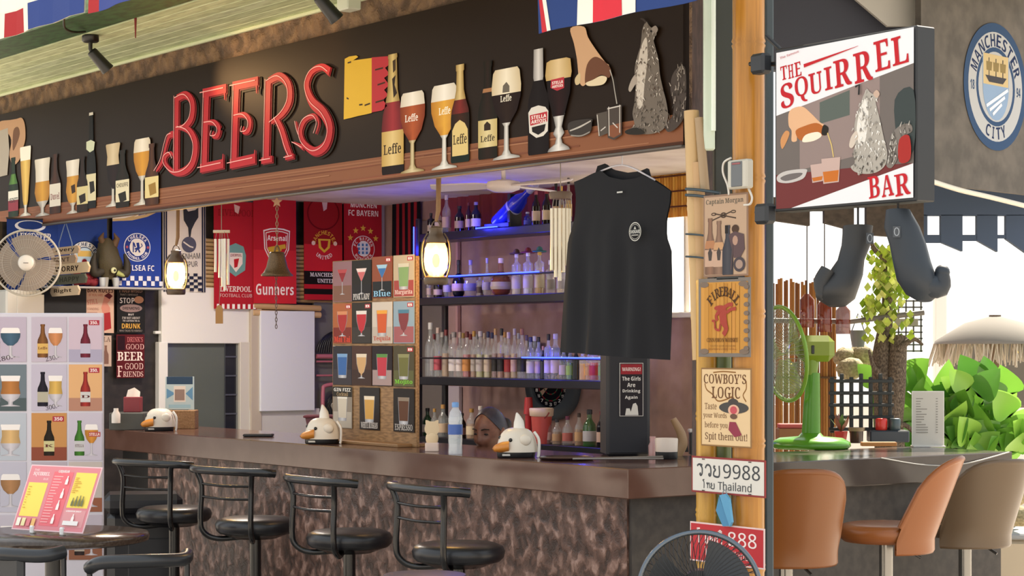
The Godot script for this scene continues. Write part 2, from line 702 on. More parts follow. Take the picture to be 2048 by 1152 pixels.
# ---------------------------------------------------------------- the setting
func build_structure() -> void:
	var b := MB.new()
	b.box(Vector3(0, -0.1, -4), Vector3(40, 0.2, 40))
	setting("floor", b, noisy("floor", ["a69d92", "b3aa9e", "bdb4a9"], [0.2, 0.5, 0.8], 0.01, Vector3(3, 3, 3), 0.7))
	# brown plaster above and behind the long sign
	var plaster := noisy("plaster", ["4a3626", "5f4836", "72573f", "806448"], [0.2, 0.42, 0.62, 0.85], 0.02, Vector3(1.6, 1.6, 1.6), 0.75, 0.8, FastNoiseLite.TYPE_SIMPLEX, 24.0)
	b = MB.new()
	b.box(Vector3(-3.565, 2.86, -0.06), Vector3(7.87, 0.9, 0.12))
	setting("wall_front", b, plaster)
	# the roof over the bar and the ceiling inside
	b = MB.new()
	b.box(Vector3(-3.3, 3.40, -1.2), Vector3(8.4, 0.12, 3.6))
	setting("roof_slab", b, mt("8a8f86", 0.9))
	b = MB.new()
	b.xf = Transform3D(Basis(Vector3.RIGHT, PI / 2), Vector3(0, 2.6, 0))
	b.prism(PackedVector2Array([Vector2(-6.8, -0.12), Vector2(0.3, -0.12), Vector2(-2.35, BACK_Z), Vector2(-6.8, BACK_Z)]), -0.03, 0.03)
	setting("ceiling", b, noisy("ceiling", ["c9bdb6", "d6ccc6", "ddd4ce"], [0.2, 0.5, 0.8], 0.008, Vector3(2, 2, 2), 0.8))
	# painted boards under the eave, one by one
	var root := Node3D.new()
	root.name = "ceiling_eave"
	root.set_meta("kind", "structure")
	add_child(root)
	var greens := ["c3cfa2", "c8d3a8", "bfcb9f", "cad5ab"]
	for k in 7:
		b = MB.new()
		b.cbox(Vector3(-3.4, 3.252, 0.045 + k * 0.086), Vector3(8.2, 0.022, 0.083), 0.003)
		part(root, "plank", b, noisy("eave%d" % (k % 4), [Color(greens[k % 4]).darkened(0.08), greens[k % 4], Color(greens[k % 4]).lightened(0.1)], [0.3, 0.5, 0.75], 0.02, Vector3(2.5, 0.4, 0.4), 0.65))
	b = MB.new()
	b.cbox(Vector3(-3.4, 3.232, 0.012), Vector3(8.2, 0.018, 0.024), 0.004)
	part(root, "cove_strip", b, mt("cfd8b4", 0.6))
	b = MB.new()
	b.cbox(Vector3(-3.4, 3.30, 0.78), Vector3(8.2, 0.14, 0.28), 0.01)
	setting("beam_eave", b, noisy("greenbeam", ["1d3d22", "2b5430", "35633a"], [0.2, 0.5, 0.85], 0.02, Vector3(1.5, 0.5, 0.5), 0.5))
	# wall behind the bottle rack, with a window opening near its right end
	var pink := noisy("pinkwall", ["94776f", "9d8078", "a58880"], [0.2, 0.5, 0.8], 0.012, Vector3(1.6, 1.6, 1.6), 0.85)
	b = MB.new()
	var wx0 := -3.3
	var wx1 := -2.42
	b.box(Vector3((END_X - 0.1 + wx0) * 0.5, 1.35, BACK_Z - 0.06), Vector3(wx0 - END_X + 0.1, 2.7, 0.12))
	b.box(Vector3((wx0 + wx1) * 0.5, 0.875, BACK_Z - 0.06), Vector3(wx1 - wx0, 1.75, 0.12))
	b.box(Vector3((wx0 + wx1) * 0.5, 2.64, BACK_Z - 0.06), Vector3(wx1 - wx0, 0.16, 0.12))
	b.box(Vector3(wx1 + 0.05, 1.35, BACK_Z - 0.06), Vector3(0.1, 2.7, 0.12))
	setting("wall_back", b, pink)
	var win := Node3D.new()
	win.name = "window_1"
	win.set_meta("kind", "structure")
	add_child(win)
	for k in [[Vector3(wx0 + 0.02, 2.05, BACK_Z), Vector3(0.04, 0.62, 0.06)], [Vector3(wx1 - 0.02, 2.05, BACK_Z), Vector3(0.04, 0.62, 0.06)], [Vector3(-2.86, 1.765, BACK_Z + 0.02), Vector3(0.9, 0.03, 0.12)], [Vector3(-2.55, 2.05, BACK_Z), Vector3(0.02, 0.6, 0.03)]]:
		b = MB.new()
		b.cbox(k[0], k[1], 0.004)
		part(win, "window_frame", b, mt("d8d4cc", 0.5))
	# wall at the far end of the bar
	b = MB.new()
	b.box(Vector3(END_X - 0.06, 1.18, -0.9), Vector3(0.12, 2.36, 3.6))
	b.box(Vector3(END_X - 0.06, 2.48, -1.4), Vector3(0.12, 0.24, 2.4))
	setting("wall_left", b, noisy("darkwall", ["1b1715", "241e1b", "2d2623"], [0.2, 0.5, 0.8], 0.02, Vector3(1, 1, 1), 0.45))
	# slate gable and white board over the side of the bar, beyond the hanging sign
	var q := at_d(1690, 40, 9.4)
	b = MB.new()
	b.box(Vector3(0, 0, 0), Vector3(0.72, 0.9, 0.08))
	var gable := setting("wall_gable", b, mt("4a4d5a", 0.7))
	gable.position = at_d(1692, -50, 9.5)
	gable.rotation.y = deg_to_rad(TURN)
	b = MB.new()
	b.prism(PackedVector2Array([Vector2(-0.17, 0.3), Vector2(0.36, 0.3), Vector2(0.36, -0.005), Vector2(0.19, -0.005)]), 0.0, 0.03)
	var tri := setting("trim_gable", b, mt("cfccc6", 0.6))
	tri.position = at_d(1690, 52, 9.38)
	tri.rotation.y = deg_to_rad(TURN)
	# grey painted wall that carries the round club crest
	var wr := at_d(1842, 360, 9.2)
	b = MB.new()
	b.box(Vector3(1.6, 1.2, -0.015), Vector3(3.2, 2.4, 0.03))
	var wall := setting("wall_right", b, noisy("crestwall", ["534f4b", "5f5a55", "6b655f"], [0.25, 0.5, 0.8], 0.015, Vector3(1.3, 1.3, 1.3), 0.85))
	wall.position = Vector3(wr.x, 2.33, wr.z)
	wall.rotation.y = deg_to_rad(TURN + 48.0)
	var crest := thing("painted_crest", "round blue and white club crest with ship, painted on the grey wall", "crest", Vector3.ZERO, 0.0)
	crest.rotation.y = wall.rotation.y
	var d := wall.basis.x
	var nz := wall.basis.z
	# where the crest's middle is seen, on the wall's plane
	var r := ray(1990, 174)
	var hit := EYE + r * ((wall.position - EYE).dot(nz) / r.dot(nz))
	crest.position = hit + nz * 0.004
	var R := 0.305
	var p := print_of(2.0 * R, 2.0 * R, 0.003)
	p.lay = 0.0
	p.oval(R, R, R, R, "3d5273", 48)
	p.oval(R, R, R * 0.86, R * 0.86, "b4b7ba", 48)
	p.ring(R, R, R * 0.62, R * 0.62, R * 0.07, "3d5273", 40)
	p.arc_text("MANCHESTER", R, R, R * 0.73, R * 0.73, 0, 150, R * 0.2, "2b3a5a", "bold")
	p.arc_text("CITY", R, R, R * 0.73, R * 0.73, 180, 52, R * 0.19, "2b3a5a", "bold", true)
	p.text("18", R * 0.2, R * 0.95, R * 0.33, R * 1.1, "3d5273", "bold")
	p.text("94", R * 1.67, R * 0.95, R * 1.8, R * 1.1, "3d5273", "bold")
	var sh := []
	for k in 13:
		var a := PI * k / 12.0
		sh.append(Vector2(R - R * 0.42 * cos(a) , R * 0.98 + R * 0.55 * sin(a)))
	sh.append(Vector2(R * 1.42, R * 0.5))
	sh.append(Vector2(R * 0.58, R * 0.5))
	p.poly(sh, "8ba4c4")
	p.rect(R * 0.6, R * 0.5, R * 1.4, R * 0.98, "c8b48a")
	for k in 3:
		var x := R * (0.78 + 0.22 * k)
		p.line([Vector2(x, R * 0.56), Vector2(x, R * 0.86)], R * 0.025, "3a3a3e")
		p.poly([Vector2(x - R * 0.09, R * 0.62), Vector2(x + R * 0.1, R * 0.62), Vector2(x + R * 0.08, R * 0.76), Vector2(x - R * 0.08, R * 0.76)], "8d7c55")
	p.poly([Vector2(R * 0.66, R * 0.84), Vector2(R * 1.34, R * 0.84), Vector2(R * 1.22, R * 0.94), Vector2(R * 0.78, R * 0.94)], "4a4a50")
	for k in 3:
		p.line([Vector2(R * (0.7 + 0.1 * k), R * (1.32 + 0.06 * k)), Vector2(R * (1.28 - 0.1 * k + 0.1), R * (1.02 + 0.12 * k))], R * 0.05, "e6ebf2")
	part(crest, "crest_paint", p, inks(0.8))
	# dark eave of the neighbouring roof with square gaps between its rafters
	var eave := thing("rafter_eave", "dark blue eave with square gaps between rafters above the garden", "eave", at_d(1945, 440, 10.4), deg_to_rad(TURN))
	var s := 10.4 / FOCAL
	var dk := mt("44536b", 0.8)
	b = MB.new()
	b.box(Vector3(0, (440 - 382) * s, 0), Vector3(230 * s, 100 * s, 0.05))
	part(eave, "top_board", b, dk)
	for k in [[1838, 1853, 485, 485], [1880, 1923, 485, 503], [1952, 1993, 481, 504], [2010, 2062, 478, 515]]:
		b = MB.new()
		b.prism(PackedVector2Array([Vector2((k[0] - 1945) * s, (440 - 430) * s), Vector2((k[1] - 1945) * s, (440 - 430) * s), Vector2((k[1] - 1945) * s, (440 - k[3]) * s), Vector2((k[0] - 1945) * s, (440 - k[2]) * s)]), -0.02, 0.025)
		part(eave, "rafter", b, dk)
	for k in [[1850, 1882, 486], [1921, 1954, 482], [1992, 2012, 477]]:
		b = MB.new()
		b.box(Vector3(((k[0] + k[1]) * 0.5 - 1945) * s, (440 - (470 + k[2]) * 0.5) * s, 0.002), Vector3((k[1] - k[0]) * s, (k[2] - 470) * s, 0.04))
		part(eave, "lower_rail", b, dk)
	b = MB.new()
	b.tube(curve3([at_d(1862, 362, 9.0), at_d(1920, 380, 9.2), at_d(1980, 394, 9.4), at_d(2060, 414, 9.6)], 5), 0.012, 7)
	solo("light_rope", "pale light rope sagging along the lower edge of the crest wall", "light rope", b, mt("d8d2c4", 0.5))
	var beam := thing("rafter_beam", "brown timber beam with two gaps behind the hanging boxing gloves", "beam", at_d(1690, 420, 9.8), deg_to_rad(TURN))
	var s2 := 9.8 / FOCAL
	var br := noisy("darkbeam", ["3d342c", "4a4037", "574b40"], [0.25, 0.5, 0.8], 0.02, Vector3(0.6, 0.6, 0.6), 0.8)
	for k in [[1536, 1618, 395, 440, 452], [1618, 1647, 395, 422, 422], [1647, 1706, 395, 446, 462], [1706, 1731, 395, 415, 415], [1731, 1845, 395, 470, 478]]:
		b = MB.new()
		b.prism(PackedVector2Array([Vector2((k[0] - 1690) * s2, (420 - k[2]) * s2), Vector2((k[1] - 1690) * s2, (420 - k[2]) * s2), Vector2((k[1] - 1690) * s2, (420 - k[4]) * s2), Vector2((k[0] - 1690) * s2, (420 - k[3]) * s2)]), -0.03, 0.03)
		part(beam, "beam_board", b, br)

func build_counter() -> void:
	var o := thing("bar_counter", "long brown L-shaped bar counter with mottled front panel", "counter", Vector3.ZERO)
	var top := noisy("laminate", ["583d33", "5c4137", "60453b"], [0.25, 0.5, 0.8], 0.01, Vector3(1.5, 1.5, 1.5), 0.14)
	var b := MB.new()
	b.cbox(Vector3(-2.45, 1.04, -0.31), Vector3(4.9, 0.12, 0.62), 0.004)
	part(o, "countertop", b, top)
	b = MB.new()
	b.cbox(Vector3(-0.31, 1.04, -1.45), Vector3(0.62, 0.12, 1.66), 0.004)
	part(o, "side_countertop", b, noisy("laminate2", ["443c38", "48403b", "4c443f"], [0.25, 0.5, 0.8], 0.01, Vector3(1.5, 1.5, 1.5), 0.16))
	b = MB.new()
	b.box(Vector3(-2.26, 0.49, -0.09), Vector3(4.36, 0.98, 0.06))
	part(o, "front_panel", b, noisy("mottle", ["33211a", "4e362d", "62463b", "84665a", "b09286"], [0.16, 0.4, 0.56, 0.72, 0.95], 0.022, Vector3(1.1, 1.3, 1.1), 0.42, 0.4, FastNoiseLite.TYPE_SIMPLEX, 30.0))
	b = MB.new()
	b.box(Vector3(-0.085, 0.49, -1.17), Vector3(0.05, 0.98, 2.2))
	part(o, "side_panel", b, noisy("sidepanel", ["2a2522", "332d29", "3b3530"], [0.25, 0.5, 0.8], 0.02, Vector3(0.8, 0.8, 0.8), 0.55))
	b = MB.new()
	b.box(Vector3(-4.62, 0.49, -0.12), Vector3(0.36, 0.98, 0.1))
	part(o, "end_panel", b, mt("141212", 0.3))

# ---------------------------------------------------------------- the long printed sign over the bar
const BOARD_X0 := -6.95
const BOARD_X1 := 0.37
const BOARD_TOP := 3.10
func fb(px: float, py: float) -> Vector2:
	var q := at_z(px, py, 0.03)
	return Vector2(q.x - BOARD_X0, BOARD_TOP - q.y)
func curve(pts: Array, per := 6) -> Array:
	var out := []
	for k in pts.size() - 1:
		var a: Vector2 = pts[maxi(k - 1, 0)]
		var b: Vector2 = pts[k]
		var d: Vector2 = pts[k + 1]
		var e: Vector2 = pts[mini(k + 2, pts.size() - 1)]
		for i in per:
			out.append(b.cubic_interpolate(d, a, e, float(i) / per))
	out.append(pts[pts.size() - 1])
	return out
func widths(ws: Array, m: int) -> Array:
	var out := []
	for k in m:
		var f := float(k) / (m - 1) * (ws.size() - 1)
		var i := mini(int(f), ws.size() - 2)
		out.append(lerpf(ws[i], ws[i + 1], f - i))
	return out

const BOTTLE := [Vector2(0.92, 0), Vector2(1, 0.02), Vector2(1, 0.46), Vector2(0.92, 0.54), Vector2(0.62, 0.64), Vector2(0.42, 0.74), Vector2(0.36, 0.93), Vector2(0.44, 0.94), Vector2(0.44, 1)]
const CHAMPAGNE := [Vector2(0.95, 0), Vector2(1, 0.03), Vector2(1, 0.4), Vector2(0.9, 0.5), Vector2(0.6, 0.62), Vector2(0.46, 0.7), Vector2(0.38, 0.96), Vector2(0.44, 0.97), Vector2(0.4, 1)]
const CHALICE := [Vector2(0.9, 0), Vector2(0.85, 0.02), Vector2(0.3, 0.05), Vector2(0.16, 0.1), Vector2(0.14, 0.36), Vector2(0.28, 0.4), Vector2(0.72, 0.52), Vector2(0.97, 0.68), Vector2(1, 0.8), Vector2(0.9, 0.96), Vector2(0.75, 1)]
const FLUTE := [Vector2(1, 0), Vector2(0.85, 0.02), Vector2(0.25, 0.05), Vector2(0.22, 0.12), Vector2(0.45, 0.22), Vector2(0.8, 0.7), Vector2(0.95, 0.97), Vector2(0.9, 1)]
const TULIP := [Vector2(0.95, 0), Vector2(0.85, 0.02), Vector2(0.22, 0.06), Vector2(0.22, 0.14), Vector2(0.75, 0.26), Vector2(1, 0.42), Vector2(0.86, 0.62), Vector2(0.88, 0.8), Vector2(1, 0.98), Vector2(0.95, 1)]

func ves(p: Pr, x0: float, x1: float, base: float, top: float, pf: Array, f0: float, f1: float, hex, edge = null) -> void:
	var m := (x0 + x1) * 0.5
	var a := fb(m, base)
	var t := fb(m, top)
	p.vessel(a.x, a.y, a.y - t.y, fb(x1, base).x - fb(x0, base).x, pf, f0, f1, hex, edge)
func ftext(p: Pr, s: String, x0: float, y0: float, x1: float, y1: float, hex, font := "serifb") -> void:
	var a := fb(x0, y0)
	var d := fb(x1, y1)
	# the board's top and bottom edges are level, so lettering measured on a slant is levelled here
	var m0 := fb((x0 + x1) * 0.5, y0)
	var m1 := fb((x0 + x1) * 0.5, y1)
	p.text(s, a.x, m0.y, d.x, m1.y, hex, font)
func fpoly(p: Pr, pts: Array, hex) -> void:
	var out := []
	for k in range(0, pts.size(), 2):
		out.append(fb(pts[k], pts[k + 1]))
	p.poly(out, hex)
func round_off(pts: Array) -> Array:
	var out := []
	var m := pts.size()
	for k in m:
		for i in 4:
			out.append(pts[k].cubic_interpolate(pts[(k + 1) % m], pts[(k - 1 + m) % m], pts[(k + 2) % m], i / 4.0))
	return out
func fsoft(p: Pr, pts: Array, hex) -> void:
	var out := []
	for k in range(0, pts.size(), 2):
		out.append(fb(pts[k], pts[k + 1]))
	p.poly(round_off(out), hex)
func fstroke(p: Pr, pts: Array, ws: Array, hex, dx := 0.0, dy := 0.0, smooth := true) -> void:
	var out := []
	for k in range(0, pts.size(), 2):
		out.append(fb(pts[k] + dx, pts[k + 1] + dy))
	if smooth:
		out = curve(out, 5)
	var m := (at_z(pts[0], pts[1], 0.03) - EYE).length() / FOCAL
	var w2 := []
	for w in ws:
		w2.append(w * m * 1.25)
	p.line(out, widths(w2, out.size()) if w2.size() > 1 else w2[0], hex)

func build_fascia() -> void:
	var W := BOARD_X1 - BOARD_X0
	var H := BOARD_TOP - 2.35
	var o := thing("bar_sign_board", "long dark printed sign reading BEERS with bottles and glasses over the bar", "sign", Vector3((BOARD_X0 + BOARD_X1) * 0.5, BOARD_TOP - H * 0.5, 0.03))
	var p := print_of(W, H, 0.03)
	p.board("221814")
	part(o, "board", p, inks(0.5))
	# the wooden table top printed along the lower edge
	p = print_of(W, H)
	p.lay = 0.0004
	p.rect(0, H - 0.118, W, H, "86553c")
	var tones := ["7a4a35", "96654a", "6d3f2e", "a06f52", "8a523c", "73432f"]
	for k in 26:
		var y := H - 0.116 + rng.randf() * 0.106
		var x := rng.randf() * W * 0.8
		p.rect(x, y, minf(W, x + 0.8 + rng.randf() * 2.5), y + 0.002 + rng.randf() * 0.006, tones[k % 6])
	p.rect(0, H - 0.012, W, H, "4a2c20")
	part(o, "printed_table", p, inks(0.5))
	# BEERS
	p = print_of(W, H)
	p.lay = 0.0045
	var strokes := [
		[[357, 193, 356, 344], [11], false],
		[[357, 197, 375, 190, 388, 206, 387, 234, 374, 252, 360, 256], [9, 9, 11, 11, 8, 4], true],
		[[362, 254, 382, 262, 394, 288, 390, 322, 374, 341, 352, 345, 336, 330, 335, 314, 346, 306, 352, 318], [5, 9, 13, 12, 10, 7, 6, 5, 4, 2], true],
		[[350, 268, 342, 272, 336, 290, 328, 322, 316, 343], [8, 7, 6, 6, 3], true],
		[[417, 184, 412, 338], [13], false], [[409, 187, 456, 177], [11], false], [[453, 175, 453, 200], [5, 2], false],
		[[416, 246, 432, 245, 442, 257, 439, 271, 429, 272, 431, 262], [5, 7, 8, 7, 5, 2], true],
		[[404, 337, 451, 327], [11], false], [[449, 333, 450, 308], [5, 2], false],
		[[477, 170, 472, 329], [13], false], [[469, 173, 520, 162], [11], false], [[517, 160, 517, 187], [5, 2], false],
		[[476, 232, 493, 230, 504, 243, 501, 261, 490, 264, 492, 253], [5, 7, 8, 7, 5, 2], true],
		[[464, 328, 515, 317], [12], false], [[512, 325, 514, 300], [5, 2], false],
		[[541, 160, 537, 320], [13], false],
		[[541, 163, 563, 153, 581, 170, 583, 200, 570, 226, 547, 246], [9, 10, 12, 13, 9, 4], true],
		[[556, 236, 568, 262, 577, 292, 586, 314], [8, 11, 12, 9], true],
		[[527, 322, 549, 318], [8], false], [[575, 316, 592, 312], [6], false],
		[[664, 144, 648, 134, 628, 144, 618, 172, 628, 204, 652, 228, 664, 258, 656, 290, 634, 303, 613, 288, 606, 264, 615, 240, 633, 232, 642, 246, 636, 268], [11, 8, 8, 11, 14, 15, 15, 13, 11, 9, 8, 7, 6, 4, 2], true],
		[[612, 296, 602, 290, 592, 285], [7, 4, 2], true], [[604, 270, 600, 258, 597, 243], [5, 3, 2], true]]
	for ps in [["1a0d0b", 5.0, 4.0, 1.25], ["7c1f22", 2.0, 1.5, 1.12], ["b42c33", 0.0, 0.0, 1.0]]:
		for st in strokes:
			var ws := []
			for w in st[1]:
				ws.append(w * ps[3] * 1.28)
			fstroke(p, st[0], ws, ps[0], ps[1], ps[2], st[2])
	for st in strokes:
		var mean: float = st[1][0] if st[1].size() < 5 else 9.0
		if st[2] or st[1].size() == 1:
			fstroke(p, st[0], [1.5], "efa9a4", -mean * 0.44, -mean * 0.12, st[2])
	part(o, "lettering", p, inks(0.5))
	# brushed flag
	p = print_of(W, H)
	p.lay = 0.0045
	fpoly(p, [691, 118, 700, 113, 714, 111, 718, 114, 708, 121, 745, 116, 745, 226, 733, 229, 718, 232, 703, 236, 689, 239], "d8ad35")
	fpoly(p, [745, 115, 770, 113, 786, 112, 778, 120, 784, 126, 772, 136, 781, 148, 770, 156, 780, 170, 770, 180, 778, 190, 768, 200, 776, 212, 766, 221, 745, 225], "b23139")
	for k in [[697, 126, 704, 124], [695, 196, 699, 198], [720, 210, 727, 209], [731, 211, 742, 207], [752, 140, 768, 136], [757, 170, 772, 165], [753, 205, 770, 200]]:
		fstroke(p, k, [2.5], "3a2a1c", 0, 0, false)
	part(o, "printed_flag", p, inks(0.5))
	# the glasses and bottles left of the lettering
	p = print_of(W, H)
	p.lay = 0.0045
	fsoft(p, [0, 244, 22, 240, 34, 238, 45, 236, 51, 250, 52, 278, 46, 300, 40, 320, 28, 330, 20, 310, 24, 280, 12, 262, 0, 262], "b58e6c")
	fsoft(p, [28, 262, 37, 254, 41, 268, 34, 290, 27, 300], "6d4a34")
	fpoly(p, [0, 262, 17, 256, 20, 300, 16, 350, 0, 354], "a9a093")
	ves(p, 18, 38, 434, 315, BOTTLE, 0, 1, "20331f", "101a10")
	ves(p, 18, 38, 434, 315, BOTTLE, 0.55, 0.72, "5c8a3c", "2f5522")
	ves(p, 18, 38, 434, 315, BOTTLE, 0.28, 0.44, "e4dfd2")
	ves(p, 18, 38, 434, 315, BOTTLE, 0.1, 0.28, "8c3440")
	ftext(p, "VEDETT", 19, 396, 37, 405, "2a2a2a", "bold")
	ves(p, 41, 64, 432, 293, FLUTE, 0, 0.16, "e4ddd0", "8d857a")
	ves(p, 41, 64, 432, 293, FLUTE, 0.16, 0.8, "e3c26a", "b48a3e")
	ves(p, 41, 64, 432, 293, FLUTE, 0.8, 1, "efe8da")
	ves(p, 71, 102, 432, 317, TULIP, 0, 0.26, "d8d0c4", "8a8076")
	ves(p, 71, 102, 432, 317, TULIP, 0.26, 0.6, "d79f3c", "a97026")
	ves(p, 71, 102, 432, 317, TULIP, 0.6, 1, "ece4d6", "c9bfae")
	ves(p, 101, 123, 427, 308, BOTTLE, 0, 1, "4a2a1a", "2a1710")
	ves(p, 101, 123, 427, 308, BOTTLE, 0.12, 0.5, "e2d9c8")
	ftext(p, "Duvel", 103, 386, 121, 399, "7b2430")
	ves(p, 134, 161, 427, 320, TULIP, 0, 0.2, "d8d0c4", "8a8076")
	ves(p, 134, 161, 427, 320, TULIP, 0.2, 0.7, "dba243", "b0772c")
	ves(p, 134, 161, 427, 320, TULIP, 0.7, 1, "efe7d8", "cdc2b0")
	fpoly(p, [144, 372, 152, 368, 153, 384, 146, 388], "3a2412")
	ves(p, 175, 194, 417, 225, CHAMPAGNE, 0, 1, "14100f", "0b0908")
	ves(p, 175, 194, 417, 225, CHAMPAGNE, 0.97, 1, "cfc9bb")
	fpoly(p, [175, 284, 184, 280, 192, 284, 190, 300, 182, 305, 175, 299], "cdd2b4")
	ves(p, 175, 194, 417, 225, CHAMPAGNE, 0.08, 0.36, "d8cda6")
	fpoly(p, [181, 364, 190, 362, 192, 382, 183, 388], "25201a")
	ves(p, 156, 178, 424, 313, BOTTLE, 0, 1, "2c1c14", "17100c")
	ves(p, 156, 178, 424, 313, BOTTLE, 0.14, 0.46, "d6c690")
	fpoly(p, [160, 392, 173, 386, 174, 402, 163, 408], "2a2118")
	ves(p, 212, 245, 413, 287, CHALICE, 0, 0.3, "d9d3c8", "8f887c")
	ves(p, 216, 243, 413, 287, [Vector2(0.16, 0.28), Vector2(0.3, 0.33), Vector2(0.8, 0.42), Vector2(0.95, 0.6), Vector2(0.85, 0.67)], 0.28, 0.67, "241512", "120c0a")
	ves(p, 213, 244, 413, 287, [Vector2(0.8, 0.66), Vector2(0.72, 0.8), Vector2(0.92, 0.98), Vector2(0.85, 1)], 0.66, 1, "d9c6a4", "b9a27e")
	ves(p, 234, 261, 415, 300, BOTTLE, 0, 1, "241914", "120d0a")
	ves(p, 234, 261, 415, 300, BOTTLE, 0.1, 0.48, "ddd2b2")
	fpoly(p, [239, 388, 254, 382, 256, 400, 243, 406], "252019")
	ftext(p, "CHOUFFE", 236, 366, 259, 374, "4a3f2c", "bold")
	ves(p, 268, 306, 410, 277, CHALICE, 0, 0.44, "d9d3c6", "8f887c")
	ves(p, 270, 305, 410, 277, CHALICE, 0.44, 0.8, "d69a38", "ad7428")
	ves(p, 270, 305, 410, 277, CHALICE, 0.8, 1, "eee5d4", "cdbfa6")
	ves(p, 293, 320, 410, 287, BOTTLE, 0, 1, "55331d", "301c10")
	ves(p, 293, 320, 410, 287, BOTTLE, 0.12, 0.46, "dcc98e")
	fpoly(p, [300, 370, 314, 364, 316, 386, 303, 392], "9a7836")
	part(o, "printed_beers", p, inks(0.5))
	# the glasses and bottles right of the flag
	p = print_of(W, H)
	p.lay = 0.0045
	ves(p, 765, 809, 348, 108, CHAMPAGNE, 0, 1, "1f1512", "120c0a")
	ves(p, 765, 809, 348, 108, CHAMPAGNE, 0.35, 0.61, "9c2f36", "5d1a20")
	ves(p, 765, 809, 348, 108, CHAMPAGNE, 0.6, 1, "d2b878", "8a6f3c")
	fpoly(p, [786, 158, 793, 150, 791, 170, 796, 186, 789, 196], "2b2018")
	fpoly(p, [787, 122, 793, 118, 793, 140, 788, 146], "40311f")
	ves(p, 765, 809, 348, 108, CHAMPAGNE, 0.07, 0.36, "dcc184", "b8954f")
	ftext(p, "Leffe", 769, 287, 804, 308, "2a1c14")
	ves(p, 800, 853, 345, 184, CHALICE, 0, 0.4, "d4c29a", "8d7647")
	ves(p, 802, 852, 345, 184, CHALICE, 0.4, 0.83, "b0582f", "7b3419")
	ves(p, 802, 852, 345, 184, CHALICE, 0.83, 1, "f0e8da", "cfc3b0")
	ftext(p, "Leffe", 812, 228, 838, 243, "f4ece0")
	ves(p, 862, 919, 338, 169, CHALICE, 0, 0.4, "e6e2d8", "9b958a")
	ves(p, 864, 917, 338, 169, CHALICE, 0.4, 0.81, "dfa640", "b4782a")
	ves(p, 864, 917, 338, 169, CHALICE, 0.81, 1, "f3ecdf", "d2c7b4")
	ftext(p, "Leffe", 880, 214, 903, 229, "fbf3dd")
	ves(p, 904, 941, 325, 129, BOTTLE, 0, 1, "3c1d15", "1c0f0c")
	ves(p, 904, 941, 325, 129, BOTTLE, 0.5, 0.66, "7c2a24", "431612")
	ves(p, 904, 941, 325, 129, BOTTLE, 0.64, 1, "d8bf85", "96783f")
	fpoly(p, [907, 318, 907, 262, 913, 248, 922, 240, 932, 246, 938, 258, 939, 308], "d9bf7e")
	ftext(p, "Leffe", 909, 268, 936, 288, "2a1c14")
	ves(p, 904, 941, 325, 129, BOTTLE, 0, 0.07, "14201c")
	ves(p, 959, 997, 318, 122, BOTTLE, 0, 1, "2a1a15", "130d0b")
	ves(p, 959, 997, 318, 122, BOTTLE, 0.68, 0.72, "a4744e")
	ves(p, 959, 997, 318, 122, BOTTLE, 0.12, 0.4, "dccb98", "bda76c")
	fpoly(p, [971, 262, 971, 250, 977, 243, 984, 249, 984, 260], "33261a")
	ftext(p, "Leffe", 964, 270, 992, 283, "2a1c14")
	ves(p, 985, 1046, 318, 137, CHALICE, 0, 0.4, "dcd8d2", "8d8880")
	ves(p, 986, 1045, 318, 137, CHALICE, 0.4, 0.74, "2a1611", "160c0a")
	ves(p, 986, 1045, 318, 137, CHALICE, 0.72, 1, "efe4cd", "cbb894")
	fpoly(p, [1008, 186, 1009, 172, 1016, 164, 1022, 172, 1022, 184], "6b6257")
	ftext(p, "Leffe", 1004, 190, 1026, 203, "efe6d4")
	ves(p, 1059, 1101, 309, 98, BOTTLE, 0, 1, "1b1513", "0d0a09")
	ves(p, 1059, 1101, 309, 98, [Vector2(0.42, 0.7), Vector2(0.48, 0.73), Vector2(0.44, 1)], 0.7, 1, "d5d0cc", "8d8884")
	fpoly(p, [1060, 226, 1066, 216, 1080, 211, 1094, 214, 1100, 222, 1099, 262, 1090, 272, 1076, 276, 1062, 266], "d9d2c8")
	fpoly(p, [1063, 231, 1098, 223, 1098, 243, 1064, 252], "b3303a")
	ftext(p, "STELLA", 1066, 230, 1096, 237, "f4efe8", "bold")
	ftext(p, "ARTOIS", 1066, 239, 1096, 246, "f4efe8", "bold")
	fpoly(p, [1067, 255, 1095, 248, 1092, 262, 1080, 270, 1068, 264], "211b1a")
	ves(p, 1096, 1146, 302, 118, [Vector2(0.9, 0), Vector2(0.8, 0.03), Vector2(0.3, 0.08), Vector2(0.2, 0.14), Vector2(0.45, 0.19), Vector2(0.25, 0.26), Vector2(0.4, 0.36), Vector2(0.5, 0.4)], 0, 0.4, "e5e1dc", "7d7975")
	ves(p, 1096, 1146, 302, 118, [Vector2(0.45, 0.38), Vector2(0.9, 0.62), Vector2(0.97, 0.8)], 0.38, 0.8, "2a1512", "150b0a")
	ves(p, 1094, 1147, 302, 118, [Vector2(0.93, 0.78), Vector2(1, 0.84), Vector2(0.9, 0.98), Vector2(0.6, 1)], 0.78, 1, "dcc295", "b9995f")
	fpoly(p, [1106, 160, 1132, 154, 1132, 176, 1118, 182, 1105, 176], "b23740")
	ftext(p, "STELLA", 1108, 162, 1130, 168, "f4efe8", "bold")
	ftext(p, "ARTOIS", 1108, 170, 1130, 175, "f4efe8", "bold")
	# hand that pours, the glasses below, the squirrel
	fsoft(p, [1145, 57, 1172, 54, 1180, 75, 1196, 100, 1214, 124, 1222, 132, 1205, 142, 1190, 142, 1182, 152, 1176, 168, 1168, 172, 1162, 160, 1158, 120, 1152, 88], "c9a07c")
	fsoft(p, [1178, 130, 1194, 114, 1214, 124, 1226, 140, 1222, 156, 1206, 150, 1186, 164, 1174, 166], "6b4632")
